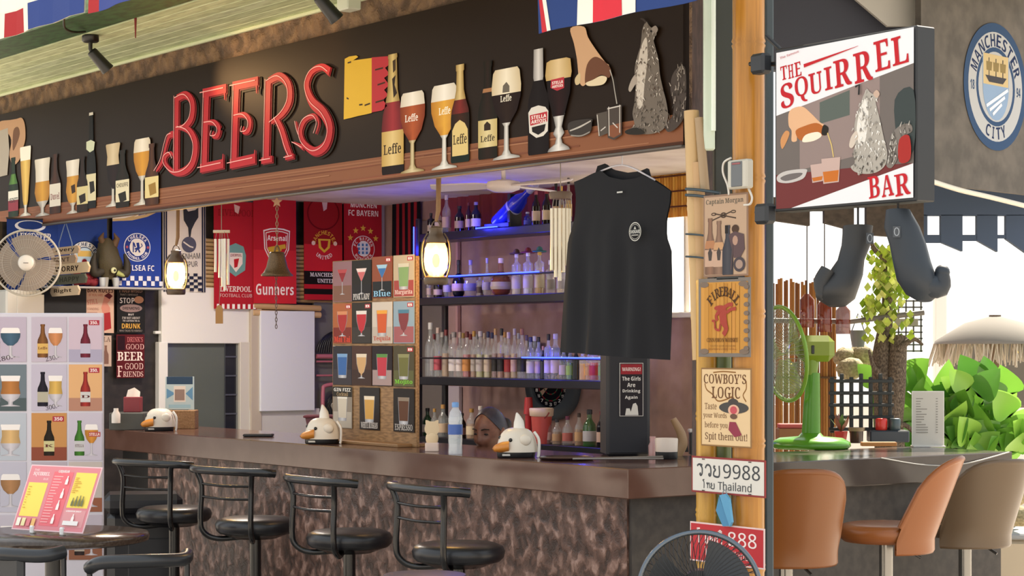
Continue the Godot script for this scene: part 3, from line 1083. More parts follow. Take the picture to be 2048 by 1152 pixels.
	fsoft(p, [1176, 166, 1190, 160, 1206, 152, 1218, 156, 1212, 168, 1196, 172, 1180, 172], "dccbaa")
	fsoft(p, [1154, 158, 1164, 146, 1164, 166, 1156, 170], "c9b48c")
	fstroke(p, [1224, 140, 1230, 160, 1234, 185, 1238, 208], [2.5, 2, 2, 2.5], "a9a49a")
	fsoft(p, [1140, 250, 1152, 242, 1186, 238, 1188, 246, 1184, 266, 1164, 274, 1144, 270], "3c3733")
	fstroke(p, [1144, 262, 1164, 254, 1186, 242], [2, 3, 2], "b9b2aa")
	fstroke(p, [1146, 271, 1166, 272, 1184, 264], [2], "938c84")
	fpoly(p, [1197, 228, 1222, 222, 1222, 266, 1202, 274], "544c46")
	fpoly(p, [1218, 216, 1248, 210, 1248, 270, 1232, 280, 1220, 276], "4a423d")
	fpoly(p, [1222, 252, 1246, 246, 1246, 268, 1232, 276, 1222, 272], "80503a")
	for k in [[1222, 214, 1223, 272], [1244, 210, 1244, 266], [1199, 230, 1203, 272], [1230, 246, 1240, 256], [1206, 262, 1216, 254], [1220, 218, 1246, 212]]:
		fstroke(p, k, [2], "c9c2ba", 0, 0, false)
	# squirrel seen from behind: bushy tail, haunch, back, raised head with ear and snout, forepaw
	var fur := [1297, 44, 1302, 50, 1308, 56, 1316, 60, 1318, 70, 1312, 78, 1316, 96, 1322, 120, 1325, 150, 1331, 178, 1338, 206, 1341, 234, 1334, 256, 1318, 266, 1296, 269, 1276, 266, 1266, 258, 1274, 250, 1270, 228, 1274, 204, 1276, 170, 1274, 140, 1280, 112, 1286, 92, 1288, 74, 1290, 58]
	var tail := [1336, 250, 1350, 232, 1352, 206, 1346, 182, 1348, 156, 1358, 138, 1372, 132, 1377, 150, 1377, 200, 1372, 236, 1356, 258, 1340, 264]
	fsoft(p, tail, "4a423c")
	fsoft(p, fur, "6f655d")
	fsoft(p, [1288, 92, 1298, 76, 1300, 120, 1294, 170, 1290, 210, 1280, 214, 1278, 160, 1282, 120], "c6bcb0")
	fsoft(p, [1308, 58, 1316, 52, 1321, 60, 1315, 68], "8d8178")
	fsoft(p, [1276, 150, 1268, 160, 1262, 178, 1266, 184, 1274, 172, 1280, 164], "a89c90")
	fstroke(p, [1297, 46, 1292, 40, 1286, 38], [4, 3, 2], "39302c")
	fstroke(p, [1306, 62, 1309, 64], [3], "1a1412", 0, 0, false)
	var poly_fur := PackedVector2Array()
	for k in range(0, fur.size(), 2):
		poly_fur.append(Vector2(fur[k], fur[k + 1]))
	var poly_tail := PackedVector2Array()
	for k in range(0, tail.size(), 2):
		poly_tail.append(Vector2(tail[k], tail[k + 1]))
	var done := 0
	while done < 230:
		var q := Vector2(1262.0 + rng.randf() * 116.0, 46.0 + rng.randf() * 218.0)
		var on_tail := Geometry2D.is_point_in_polygon(q, poly_tail)
		if not on_tail and not Geometry2D.is_point_in_polygon(q, poly_fur):
			continue
		done += 1
		var hairs := ["3a332e", "8a7e74", "a89c90", "5a5048"] if on_tail or q.y > 200.0 else ["57493f", "b9aea3", "8d8278", "d8cfc4"]
		fstroke(p, [q.x, q.y, q.x + 4 - rng.randf() * 8, q.y + (-7 if on_tail else 7) - rng.randf() * 4], [2.4, 0.6], hairs[done % 4], 0, 0, false)
		if done % 6:
			p.lay -= p.step
	fsoft(p, [1258, 262, 1280, 256, 1296, 266, 1286, 270, 1262, 269], "2e2724")
	part(o, "printed_pour", p, inks(0.5))
	# aluminium edge along the bottom
	var b := MB.new()
	b.cbox(Vector3(0, -H * 0.5 - 0.006, -0.005), Vector3(W, 0.012, 0.03), 0.003)
	part(o, "edge_strip", b, mt("5d5650", 0.5, 0.3))

# ---------------------------------------------------------------- under the eave
func to_right() -> Vector3:
	var t := deg_to_rad(TURN)
	return Vector3(cos(t), 0, -sin(t))
func facing() -> float:
	return deg_to_rad(TURN)
func arc_pts(c: Vector3, ax: Vector3, ay: Vector3, a0: float, a1: float, m: int) -> Array:
	var out := []
	for k in m + 1:
		var a := lerpf(a0, a1, float(k) / m)
		out.append(c + ax * cos(a) + ay * sin(a))
	return out

func spot_lamp(label: String, at: Vector3) -> Node3D:
	var o := thing("spot_lamp", label, "lamp", at, facing(), "black spot lamps under the eave")
	var blk := mt("161616", 0.35)
	var b := MB.new()
	b.lathe([Vector2(0, 0.0), Vector2(0.045, 0.0), Vector2(0.045, -0.028), Vector2(0.036, -0.034), Vector2(0, -0.034)], 18)
	part(o, "canopy", b, blk)
	b = MB.new()
	b.tube([Vector3(0, -0.03, 0), Vector3(0, -0.07, 0), Vector3(0.008, -0.085, 0)], 0.011, 10)
	part(o, "stem", b, blk)
	b = MB.new()
	b.xf = Transform3D(Basis(Vector3.BACK, deg_to_rad(40)) * Basis(Vector3.RIGHT, 0.3), Vector3(0.01, -0.085, 0))
	b.lathe([Vector2(0, 0.012), Vector2(0.024, 0.008), Vector2(0.028, 0), Vector2(0.033, -0.10), Vector2(0.036, -0.115), Vector2(0.036, -0.125), Vector2(0.030, -0.125), Vector2(0.028, -0.10), Vector2(0, -0.10)], 18)
	var hd := part(o, "lamp_head", b, blk)
	var axis := b.xf.basis * Vector3.DOWN
	b = MB.new()
	b.xf = Transform3D(Basis(Vector3.BACK, deg_to_rad(40)) * Basis(Vector3.RIGHT, 0.3), Vector3(0.01, -0.085, 0))
	b.lathe([Vector2(0, -0.104), Vector2(0.027, -0.104)], 16)
	part(hd, "lens", b, glow("ffd9a0", 1.2))
	var l := SpotLight3D.new()
	l.name = "spot_light"
	l.light_color = Color("ffc98a")
	l.light_energy = 0.45
	l.spot_angle = 24.0
	l.spot_angle_attenuation = 0.8
	l.spot_range = 10.0
	l.light_size = 0.03
	l.shadow_enabled = true
	o.add_child(l)
	l.position = Vector3(0.01, -0.085, 0) + axis * 0.135
	# aimed at the lettering on the sign
	var aim := at_z(500, 150, 0.03) - at
	l.look_at_from_position(o.to_global(l.position), at + aim, Vector3.UP)
	return o

func build_eave_things() -> void:
	spot_lamp("black spot lamp with round canopy under the green eave, above the wheat beer glasses", at_y(181, 72, 3.236))
	spot_lamp("black spot lamp cut by the top edge, beside the white junction box", at_y(634, -42, 3.236))
	var b := MB.new()
	b.cbox(Vector3(0, -0.05, 0), Vector3(0.1, 0.1, 0.075), 0.006)
	solo("junction_box", "white plastic junction box under the eave at the top edge", "box", b, mt("d9dcc9", 0.4), at_y(698, -22, 3.236))
	b = MB.new()
	var q := at_y(181, 72, 3.2)
	b.tube(curve3([at_z(128, 34, 0.95), at_z(130, 56, 0.9), at_z(148, 64, 0.8), q + Vector3(0, 0.02, 0.03)], 5), 0.006, 6)
	solo("lamp_cable", "black cable running from the flag to the spot lamp", "cable", b, mt("121212", 0.5))
	b = MB.new()
	b.tube([at_z(270, -20, 0.62), at_z(271, 22, 0.62)], 0.008, 6)
	b.tube([at_z(271, 22, 0.62), at_z(271, 76, 0.62)], [0.009, 0.003], 6)
	solo("hanging_ribbon", "thin red ribbon hanging from the dark green beam", "ribbon", b, mt("7c2a26", 0.7))
	# flags strung in front of the eave
	var r := on_z(-60, -70, 168, 62, 1.1)
	var o := thing("union_flag", "union flag with blue, white and red hanging at the top left corner", "flag", r.c, 0.0, "flags under the eave")
	var p := flag_print(r.w, r.h)
	p.board("e8e3d4")
	p.rect(0, 0, r.w, r.h * 0.6, "ece7d8")
	p.rect(r.w * 0.27, r.h * 0.63, r.w * 0.34, r.h, "e9e2d4")
	p.rect(r.w * 0.34, r.h * 0.63, r.w * 0.5, r.h, "a8383c")
	p.rect(r.w * 0.5, r.h * 0.6, r.w * 0.56, r.h, "e9e2d4")
	p.rect(r.w * 0.56, r.h * 0.6, r.w, r.h, "3c4d86")
	p.rect(r.w * 0.56, 0, r.w, r.h * 0.55, "d6dbe4")
	part(o, "cloth", p, inks(0.85))
	var fs := MB.new()
	fs.tube([Vector3(-r.w * 0.6, r.h * 0.5, 0), Vector3(r.w * 1.6, r.h * 0.5, 0)], 0.004, 5)
	part(o, "string", fs, mt("d8d4cc", 0.8))
	r = on_z(178, -80, 262, 14, 1.1)
	o = thing("union_flag", "small strip of a flag, blue with a red corner, at the top edge", "flag", r.c, 0.0, "flags under the eave")
	p = flag_print(r.w, r.h)
	p.board("45528f")
	p.rect(0, 0, r.w * 0.2, r.h, "a8383c")
	part(o, "cloth", p, inks(0.85))
	r = on_z(1076, -80, 1392, 34, 0.55)
	o = thing("union_flag", "union flag with a red stripe hanging over the printed squirrel", "flag", r.c + Vector3(0, 0, 0), 0.0, "flags under the eave")
	p = flag_print(r.w, r.h)
	p.board("34457a")
	p.poly([Vector2(0, 0), Vector2(r.w * 0.02, 0), Vector2(r.w * 0.075, r.h), Vector2(r.w * 0.03, r.h)], "c23a40")
	p.poly([Vector2(r.w * 0.02, 0), Vector2(r.w * 0.05, 0), Vector2(r.w * 0.105, r.h), Vector2(r.w * 0.075, r.h)], "e9e6dc")
	p.rect(r.w * 0.27, 0, r.w * 0.66, r.h, "e9e6dc")
	p.rect(r.w * 0.36, 0, r.w * 0.57, r.h, "d23c48")
	part(o, "cloth", p, inks(0.85))
	b = MB.new()
	b.tube([at_z(1040, -95, 0.55), at_z(1420, -180, 0.55)], 0.004, 5)
	part(o, "string", b, mt("d8d4cc", 0.8))
func flag_print(w: float, h: float) -> Pr:
	var p := print_of(w, h, 0.002)
	p.step = 0.0012
	p.bend = func(q: Vector3) -> Vector3: return q + Vector3(0, 0, 0.012 * sin(q.x * 14.0 + q.y * 3.0))
	return p
func curve3(pts: Array, per := 6) -> Array:
	var out := []
	for k in pts.size() - 1:
		var a: Vector3 = pts[maxi(k - 1, 0)]
		var c: Vector3 = pts[k]
		var d: Vector3 = pts[k + 1]
		var e: Vector3 = pts[mini(k + 2, pts.size() - 1)]
		for i in per:
			out.append(c.cubic_interpolate(d, a, e, float(i) / per))
	out.append(pts[pts.size() - 1])
	return out

# ---------------------------------------------------------------- wall at the far end of the bar
func banner(called: String, label: String, r: Dictionary, hex) -> Array:
	var o := thing(called, label, "banner", r.c, r.turn, "football club banners")
	var p := print_of(r.w, r.h, 0.002)
	p.step = 0.0004
	p.bend = func(q: Vector3) -> Vector3: return q + Vector3(0, 0, 0.0035 * sin(q.x * 16.0 + q.y * 2.0))
	p.board(hex)
	p.lay = 0.0018
	var b := MB.new()
	b.tube([Vector3(-r.w * 0.52, r.h * 0.5, 0), Vector3(r.w * 0.52, r.h * 0.5, 0)], 0.006, 6)
	part(o, "hanging_rod", b, mt("3a3230", 0.5))
	return [o, p]
func crest_ring(p: Pr, cx: float, cy: float, r: float, outer, mid, inner, top: String, bottom: String, ink_hex) -> void:
	p.oval(cx, cy, r, r, outer, 32)
	p.oval(cx, cy, r * 0.94, r * 0.94, mid, 32)
	p.oval(cx, cy, r * 0.62, r * 0.62, outer, 32)
	p.oval(cx, cy, r * 0.57, r * 0.57, inner, 32)
	p.arc_text(top, cx, cy, r * 0.78, r * 0.78, 0, minf(170.0, top.length() * 17.0), r * 0.22, ink_hex, "bold")
	if bottom:
		p.arc_text(bottom, cx, cy, r * 0.78, r * 0.78, 180, minf(170.0, bottom.length() * 17.0), r * 0.22, ink_hex, "bold", true)

func build_end_wall() -> void:
	var X := END_X + 0.05
	# bamboo blind behind the banners, pole by pole
	var r := on_x(404, 490, 662, 600, END_X + 0.02)
	var o := thing("bamboo_blind", "horizontal bamboo pole blind behind the football banners", "blind", r.c, r.turn)
	for k in 15:
		var b := MB.new()
		var y: float = r.h * (0.5 - k / 14.0)
		b.tube([Vector3(-r.w * 0.5, y + 0.02, 0), Vector3(0, y, 0), Vector3(r.w * 0.5, y - 0.006, 0)], 0.0125, 8)
		part(o, "bamboo_pole", b, mt(["b89a72", "c4a67c", "a98a62", "cdb28a"][k % 4], 0.5))
	r = on_x(506, 606, 640, 636, END_X + 0.075)
	o = thing("bamboo_roller", "two thick bamboo poles hanging under the blind beside the bell chain", "pole", r.c, r.turn)
	for k in 2:
		var b := MB.new()
		b.tube([Vector3(-r.w * 0.5, (0.5 - k) * 0.045 + 0.006, 0), Vector3(r.w * 0.5, (0.5 - k) * 0.045 - 0.006, 0)], 0.021, 10)
		part(o, "bamboo_pole", b, mt(["bd9a6a", "cbaa7c"][k], 0.45))
	# white boarding, window, post and panel
	var win := Node3D.new()
	win.name = "window_2"
	win.set_meta("kind", "structure")
	add_child(win)
	var white := mt("dcdad4", 0.6)
	for k in [["window_header", 323, 575, 504, 687, 0.05, white], ["window_frame", 318, 684, 336, 930, 0.06, white], ["window_frame", 480, 684, 503, 930, 0.06, mt("c9c4b8", 0.6)], ["window_sash", 473, 687, 484, 930, 0.03, mt("6d6f6d", 0.5)], ["pane", 334, 684, 452, 930, 0.012, mt("5a605c", 0.12)], ["pane", 449, 684, 476, 930, 0.02, mt("22242c", 0.12)]]:
		r = on_x(k[1], k[2], k[3], k[4], END_X + k[5])
		var b := MB.new()
		b.cbox(Vector3(0, 0, -k[5] * 0.5 + 0.002), Vector3(r.w, r.h, k[5]), 0.004)
		var w := part(win, k[0], b, k[6])
		w.position = r.c
		w.rotation.y = r.turn
	for k in 4:   # bars seen in the darker pane
		r = on_x(451, 712 + k * 38, 474, 715 + k * 38, END_X + 0.026)
		var b := MB.new()
		b.box(Vector3.ZERO, Vector3(r.w, r.h, 0.008))
		var w := part(win, "glazing_bar", b, mt("4a4d57", 0.4))
		w.position = r.c
		w.rotation.y = r.turn
	for k in [["trim_post", 502, 600, 524, 930, 0.08, mt("b7ab9a", 0.7)], ["trim_panel", 521, 622, 630, 822, 0.10, mt("d9dde2", 0.5)], ["trim_corner", 764, 368, 782, 530, 0.03, mt("c9c2ba", 0.6)], ["wall_grey", 628, 600, 700, 930, 0.03, mt("6b6a69", 0.8)], ["trim_lower_panel", 500, 818, 640, 930, 0.07, mt("c4c2bd", 0.7)], ["trim_switch", 311, 662, 324, 668, 0.04, mt("e0ded8", 0.5)]]:
		r = on_x(k[1], k[2], k[3], k[4], END_X + k[5])
		var b := MB.new()
		b.cbox(Vector3(0, 0, -k[5] * 0.5), Vector3(r.w, r.h, k[5]), 0.004)
		var w := setting(k[0], b, k[6])
		w.position = r.c
		w.rotation.y = r.turn
	# pink tubular frame with black ribbed covers
	r = on_x(630, 650, 668, 840, END_X + 0.06)
	o = thing("pink_frame", "pink tubular frame with black ribbed covers, right of the white panel", "frame", r.c, r.turn)
	var pk := mt("b56a78", 0.4)
	for k in [[0.11, 0.016], [-0.02, 0.007], [0.075, 0.007]]:
		var b := MB.new()
		b.tube([Vector3(-r.w * 0.5, k[0], 0.02), Vector3(r.w * 0.7, k[0], 0.02)], k[1], 8)
		part(o, "rail", b, pk)
	var b0 := MB.new()
	b0.tube(curve3([Vector3(-0.03, -0.34, 0.03), Vector3(-0.03, -0.13, 0.03), Vector3(-0.01, -0.09, 0.03), Vector3(0.08, -0.08, 0.03)], 5), 0.014, 8)
	part(o, "bent_tube", b0, pk)
	for k in 7:
		var b := MB.new()
		b.tube(arc_pts(Vector3(0.1, 0.12, 0), Vector3(-0.16 + k * 0.018, 0, 0), Vector3(0, 0.16, 0), 0.1, 1.5, 10), 0.006, 5)
		part(o, "rib", b, mt("16181c", 0.3))
		b = MB.new()
		b.tube(arc_pts(Vector3(0.1, -0.34, 0), Vector3(-0.11 + k * 0.014, 0, 0), Vector3(0, 0.2, 0), 0.1, 1.5, 8), 0.006, 5)
		part(o, "rib", b, mt("16181c", 0.3))

	# club banners, from the left
	var a := banner("club_banner", "blue LEICESTER banner behind the grey wall fan", on_x(14, 438, 116, 580, X), "2a3f80")
	var p: Pr = a[1]
	p.text("LEICESTER", p.w * 0.18, p.h * 0.2, p.w * 0.86, p.h * 0.3, "e6e6ea", "serifb")
	p.rect(p.w * 0.22, p.h * 0.33, p.w * 0.62, p.h * 0.36, "c9cede")
	p.oval(p.w * 0.45, p.h * 0.1, p.w * 0.3, p.h * 0.08, "d9dde6")
	p.oval(p.w * 0.45, p.h * 0.09, p.w * 0.24, p.h * 0.06, "2a3f80")
	part(a[0], "cloth", p, inks(0.8))

	a = banner("club_banner", "blue banner with the round MANCHESTER CITY crest behind the dragon ornament", on_x(112, 425, 214, 578, X), "2b4489")
	p = a[1]
	crest_ring(p, p.w * 0.55, p.h * 0.58, p.w * 0.3, "24355f", "dfe3e6", "bcd3e6", "MANCHESTER", "CITY", "24355f")
	p.rect(p.w * 0.42, p.h * 0.5, p.w * 0.68, p.h * 0.575, "d9b76a")
	p.oval(p.w * 0.55, p.h * 0.64, p.w * 0.05, p.w * 0.05, "9c3040", 8)
	part(a[0], "cloth", p, inks(0.8))

	a = banner("club_banner", "blue CHELSEA FC banner with lion crest and checked hem", on_x(225, 412, 322, 574, X), "2f489c")
	p = a[1]
	p.poly([Vector2(0, 0), Vector2(p.w * 0.97, 0), Vector2(p.w * 0.9, p.h * 0.07), Vector2(p.w * 0.7, p.h * 0.13), Vector2(p.w * 0.4, p.h * 0.18), Vector2(0, p.h * 0.2)], "c9b183")
	p.poly([Vector2(0, 0), Vector2(p.w * 0.92, 0), Vector2(p.w * 0.66, p.h * 0.1), Vector2(p.w * 0.35, p.h * 0.15), Vector2(0, p.h * 0.17)], "e9e6e0")
	for k in 3:
		p.poly([Vector2(p.w * (0.12 + 0.26 * k), 0), Vector2(p.w * (0.26 + 0.26 * k), 0), Vector2(p.w * (0.24 + 0.2 * k), p.h * 0.1), Vector2(p.w * (0.12 + 0.2 * k), p.h * 0.12)], ["2f489c", "9fb3dc", "2f489c"][k])
	crest_ring(p, p.w * 0.5, p.h * 0.51, p.w * 0.27, "dfe6ee", "2c3f86", "e6e2da", "CHELSEA", "", "e8e8ee")
	p.arc_text("FOOTBALL CLUB", p.w * 0.5, p.h * 0.51, p.w * 0.21, p.w * 0.21, 180, 130, p.w * 0.05, "e8e8ee", "bold", true)
	var lc := Vector2(p.w * 0.5, p.h * 0.51)
	var ls := p.w * 0.27
	for k in [[-0.3, -0.36, -0.3, 0.36, 0.08], [-0.26, -0.3, -0.16, 0.0, 0.1], [0.02, -0.32, 0.1, 0.12, 0.2], [0.0, 0.05, -0.2, 0.14, 0.1], [0.05, 0.1, 0.18, 0.36, 0.11], [0.0, 0.1, -0.16, 0.34, 0.1], [0.12, 0.1, 0.36, -0.1, 0.05], [0.36, -0.1, 0.28, -0.28, 0.05]]:
		p.line([lc + Vector2(k[0], k[1]) * ls, lc + Vector2(k[2], k[3]) * ls], k[4] * ls, "2c3f86")
	for k in [-1.0, 1.0]:
		p.oval(lc.x + k * ls * 0.78, lc.y, ls * 0.1, ls * 0.1, "a8586c", 8)
	p.text("CHELSEA FC", p.w * 0.14, p.h * 0.73, p.w * 0.84, p.h * 0.80, "e8ecf4", "bold")
	for j in 2:
		for k in 6:
			p.rect(p.w * (0.02 + k * 0.167 + j * 0.083), p.h * (0.865 + 0.062 * j), p.w * (0.1 + k * 0.167 + j * 0.075), p.h * (0.922 + 0.062 * j), "dfe3ea")
	part(a[0], "cloth", p, inks(0.8))

	a = banner("club_banner", "white TOTTENHAM HOTSPUR banner with cockerel and navy edge lines", on_x(326, 405, 411, 584, X + 0.005), "d8d2c8")
	p = a[1]
	for k in [0.03, 0.08, 0.92, 0.97]:
		p.rect(p.w * (k - 0.018), 0, p.w * (k + 0.018), p.h, "2a2c40")
	var ck := Color("3a3d4a")
	p.poly([Vector2(p.w * 0.46, p.h * 0.02), Vector2(p.w * 0.58, p.h * 0.1), Vector2(p.w * 0.74, p.h * 0.08), Vector2(p.w * 0.82, p.h * 0.05), Vector2(p.w * 0.82, p.h * 0.16), Vector2(p.w * 0.74, p.h * 0.22), Vector2(p.w * 0.66, p.h * 0.3), Vector2(p.w * 0.63, p.h * 0.4), Vector2(p.w * 0.6, p.h * 0.4), Vector2(p.w * 0.58, p.h * 0.28), Vector2(p.w * 0.48, p.h * 0.2)], "33363f")
	p.oval(p.w * 0.6, p.h * 0.47, p.w * 0.17, p.w * 0.17, "55586a", 20)
	p.line([Vector2(p.w * 0.47, p.h * 0.44), Vector2(p.w * 0.62, p.h * 0.49), Vector2(p.w * 0.7, p.h * 0.5)], p.w * 0.03, "d8d2c8")
	p.text("TOTTENHAM", p.w * 0.16, p.h * 0.57, p.w * 0.86, p.h * 0.635, "3a3d4a", "sans", -0.06)
	p.text("HOTSPUR", p.w * 0.3, p.h * 0.66, p.w * 0.8, p.h * 0.72, "3a3d4a", "sans", -0.06)
	for j in 6:
		for k in 8:
			if (j + k) % 2 == 0:
				p.rect(p.w * (0.13 + 0.095 * k), p.h * (0.79 + 0.033 * j), p.w * (0.225 + 0.095 * k), p.h * (0.823 + 0.033 * j), "2a2c40")
	part(a[0], "cloth", p, inks(0.8))

	a = banner("club_banner", "red LIVERPOOL FOOTBALL CLUB banner with fringed hem behind the wind chime", on_x(428, 402, 513, 618, X + 0.03), "a8262f")
	p = a[1]
	p.text("LIVERPOOL", p.w * 0.1, p.h * 0.08, p.w * 0.95, p.h * 0.14, "7f1d26", "serif")
	p.poly([Vector2(p.w * 0.46, p.h * 0.03), Vector2(p.w * 0.6, p.h * 0.05), Vector2(p.w * 0.56, p.h * 0.12), Vector2(p.w * 0.48, p.h * 0.1)], "d8b6ae")
	p.poly([Vector2(p.w * 0.34, p.h * 0.42), Vector2(p.w * 0.5, p.h * 0.39), Vector2(p.w * 0.68, p.h * 0.42), Vector2(p.w * 0.74, p.h * 0.5), Vector2(p.w * 0.72, p.h * 0.64), Vector2(p.w * 0.5, p.h * 0.7), Vector2(p.w * 0.3, p.h * 0.64), Vector2(p.w * 0.29, p.h * 0.5)], "6f9a96")
	p.poly([Vector2(p.w * 0.36, p.h * 0.48), Vector2(p.w * 0.66, p.h * 0.48), Vector2(p.w * 0.66, p.h * 0.58), Vector2(p.w * 0.51, p.h * 0.66), Vector2(p.w * 0.36, p.h * 0.58)], "e2d6cc")
	p.text("LIVERPOOL", p.w * 0.38, p.h * 0.49, p.w * 0.64, p.h * 0.515, "7f1d26", "bold")
	p.poly([Vector2(p.w * 0.46, p.h * 0.54), Vector2(p.w * 0.58, p.h * 0.53), Vector2(p.w * 0.54, p.h * 0.61), Vector2(p.w * 0.47, p.h * 0.62)], "b3242e")
	p.text("LIVERPOOL", p.w * 0.14, p.h * 0.79, p.w * 0.86, p.h * 0.84, "e9d9d2", "serifb")
	p.text("FOOTBALL CLUB", p.w * 0.14, p.h * 0.86, p.w * 0.88, p.h * 0.89, "dcb9b4", "sans")
	for k in 8:
		p.rect(p.w * (0.06 + 0.12 * k), p.h * 0.955, p.w * (0.12 + 0.12 * k), p.h * 0.999, "e9e2dc")
	part(a[0], "cloth", p, inks(0.8))

	a = banner("club_banner", "red Arsenal Gunners banner with cannon shield behind the brass bell", on_x(507, 385, 592, 607, X + 0.045), "b0242f")
	p = a[1]
	p.rect(0, p.h * 0.52, p.w, p.h, "c22c37")
	var sx := p.w * 0.54
	var sy := p.h * 0.47
	for k in [[1.0, "e9e2dc"], [0.92, "b0242f"], [0.84, "e3d9cf"], [0.78, "b0242f"]]:
		var s: float = p.w * 0.31 * k[0]
		p.poly([Vector2(sx - s, sy - s * 0.95), Vector2(sx - s * 0.5, sy - s * 1.08), Vector2(sx, sy - s * 1.12), Vector2(sx + s * 0.5, sy - s * 1.08), Vector2(sx + s, sy - s * 0.95), Vector2(sx + s * 0.92, sy + s * 0.3), Vector2(sx + s * 0.6, sy + s * 0.9), Vector2(sx, sy + s * 1.35), Vector2(sx - s * 0.6, sy + s * 0.9), Vector2(sx - s * 0.92, sy + s * 0.3)], k[1])
	p.text("Arsenal", sx - p.w * 0.22, sy - p.h * 0.085, sx + p.w * 0.22, sy - p.h * 0.035, "efe6e0", "bold")
	p.line([Vector2(sx - p.w * 0.2, sy + p.h * 0.045), Vector2(sx + p.w * 0.2, sy + p.h * 0.012)], p.w * 0.09, "c9a23c")
	p.oval(sx - p.w * 0.06, sy + p.h * 0.06, p.w * 0.09, p.w * 0.09, "c9a23c", 14)
	p.line([Vector2(sx - p.w * 0.2, sy + p.h * 0.095), Vector2(sx + p.w * 0.1, sy + p.h * 0.04)], p.w * 0.05, "c9a23c")
	p.text("Gunners", p.w * 0.05, p.h * 0.825, p.w * 0.93, p.h * 0.925, "efe0da", "bold")
	part(a[0], "cloth", p, inks(0.8))

	a = banner("club_banner", "red MANCHESTER UNITED banner with a black lower band", on_x(608, 378, 684, 600, X + 0.03), "7f1a20")
	p = a[1]
	p.rect(0, p.h * 0.06, p.w, p.h * 0.5, "8f1e25")
	p.rect(0, p.h * 0.5, p.w, p.h * 0.74, "c02a34")
	p.rect(0, p.h * 0.74, p.w, p.h * 0.86, "1e1a1c")
	p.rect(0, p.h * 0.86, p.w, p.h * 0.9, "b3262f")
	p.rect(0, p.h * 0.9, p.w, p.h * 0.95, "1e1a1c")
	p.rect(0, p.h * 0.95, p.w, p.h, "b3262f")
	p.ring(p.w * 0.5, p.h * 0.22, p.w * 0.42, p.h * 0.15, p.w * 0.03, "6a1419")
	p.poly([Vector2(p.w * 0.46, p.h * 0.12), Vector2(p.w * 0.6, p.h * 0.12), Vector2(p.w * 0.58, p.h * 0.18), Vector2(p.w * 0.5, p.h * 0.2)], "cdb2b0")
	p.arc_text("MANCHESTER", p.w * 0.52, p.h * 0.51, p.w * 0.27, p.w * 0.3, 0, 170, p.w * 0.09, "d8a23c", "bold")
	p.arc_text("UNITED", p.w * 0.52, p.h * 0.5, p.w * 0.27, p.w * 0.3, 180, 90, p.w * 0.09, "e8cfc8", "bold", true)
	p.poly([Vector2(p.w * 0.36, p.h * 0.45), Vector2(p.w * 0.68, p.h * 0.45), Vector2(p.w * 0.66, p.h * 0.53), Vector2(p.w * 0.52, p.h * 0.575), Vector2(p.w * 0.38, p.h * 0.53)], "d8b23c")
	p.poly([Vector2(p.w * 0.42, p.h * 0.465), Vector2(p.w * 0.62, p.h * 0.465), Vector2(p.w * 0.6, p.h * 0.52), Vector2(p.w * 0.52, p.h * 0.55), Vector2(p.w * 0.44, p.h * 0.52)], "9c1f28")
	for k in [0.24, 0.8]:
		p.oval(p.w * k, p.h * 0.49, p.w * 0.05, p.w * 0.05, "e3c7b6", 10)
	p.text("MANCHESTER", p.w * 0.15, p.h * 0.755, p.w * 0.97, p.h * 0.79, "e8e4e2", "serifb")
	p.text("UNITED", p.w * 0.34, p.h * 0.81, p.w * 0.78, p.h * 0.845, "e8e4e2", "serifb")
	part(a[0], "cloth", p, inks(0.8))

	a = banner("club_banner", "red MUNCHEN FC BAYERN banner with five gold stars, next to the corner trim", on_x(688, 370, 763, 545, X + 0.02), "a82530")
	p = a[1]
	p.text("MÜNCHEN", p.w * 0.18, p.h * 0.185, p.w * 0.86, p.h * 0.26, "efe6e4", "bold")
	p.text("FC BAYERN", p.w * 0.12, p.h * 0.29, p.w * 0.9, p.h * 0.355, "efe6e4", "bold")
	for k in 5:
		var an := deg_to_rad(-60 + 30 * k)
		star(p, p.w * 0.5 + p.w * 0.38 * sin(an), p.h * 0.72 - p.w * 0.45 * cos(an), p.w * 0.08, "dfb24a")
	crest_ring(p, p.w * 0.5, p.h * 0.73, p.w * 0.3, "e6dcd8", "b3242e", "e8ecf2", "FC BAYERN", "MUNCHEN", "efe6e4")
	for k in 9:
		p.rect(p.w * (0.36 + 0.1 * (k % 3)), p.h * (0.67 + 0.045 * (k / 3)), p.w * (0.41 + 0.1 * (k % 3)), p.h * (0.7 + 0.045 * (k / 3)), "4a7ab5")
	part(a[0], "cloth", p, inks(0.8))

	a = banner("striped_scarf", "black scarf with red stripes left of the bottle rack", on_z(784, 372, 840, 512, BACK_Z + 0.03), "1c1a20")
	p = a[1]
	for k in 4:
		p.rect(p.w * (0.15 + 0.22 * k), 0, p.w * (0.25 + 0.22 * k), p.h, "8f2730")
	part(a[0], "cloth", p, inks(0.85))

	# tin signs on the dark wall
	r = on_x(172, 573, 228, 666, X)
	o = thing("tin_sign", "cream BAR RULES tin sign with a dancing figure in red", "sign", r.c, r.turn, "tin signs on the dark end wall")
	p = print_of(r.w, r.h)
	p.board("c9a893")
	p.text("BAR RULES", p.w * 0.05, p.h * 0.02, p.w * 0.97, p.h * 0.13, "4a2a28", "bold")
	p.text("IF YOU ARE", p.w * 0.1, p.h * 0.16, p.w * 0.6, p.h * 0.21, "a03c3a", "sans")
	p.text("STILL", p.w * 0.04, p.h * 0.28, p.w * 0.42, p.h * 0.38, "b0504a", "serif", -0.12)
	p.text("STANDING", p.w * 0.04, p.h * 0.46, p.w * 0.45, p.h * 0.51, "7a4640", "sans")
	p.rect(p.w * 0.04, p.h * 0.55, p.w * 0.4, p.h * 0.58, "b08a78")
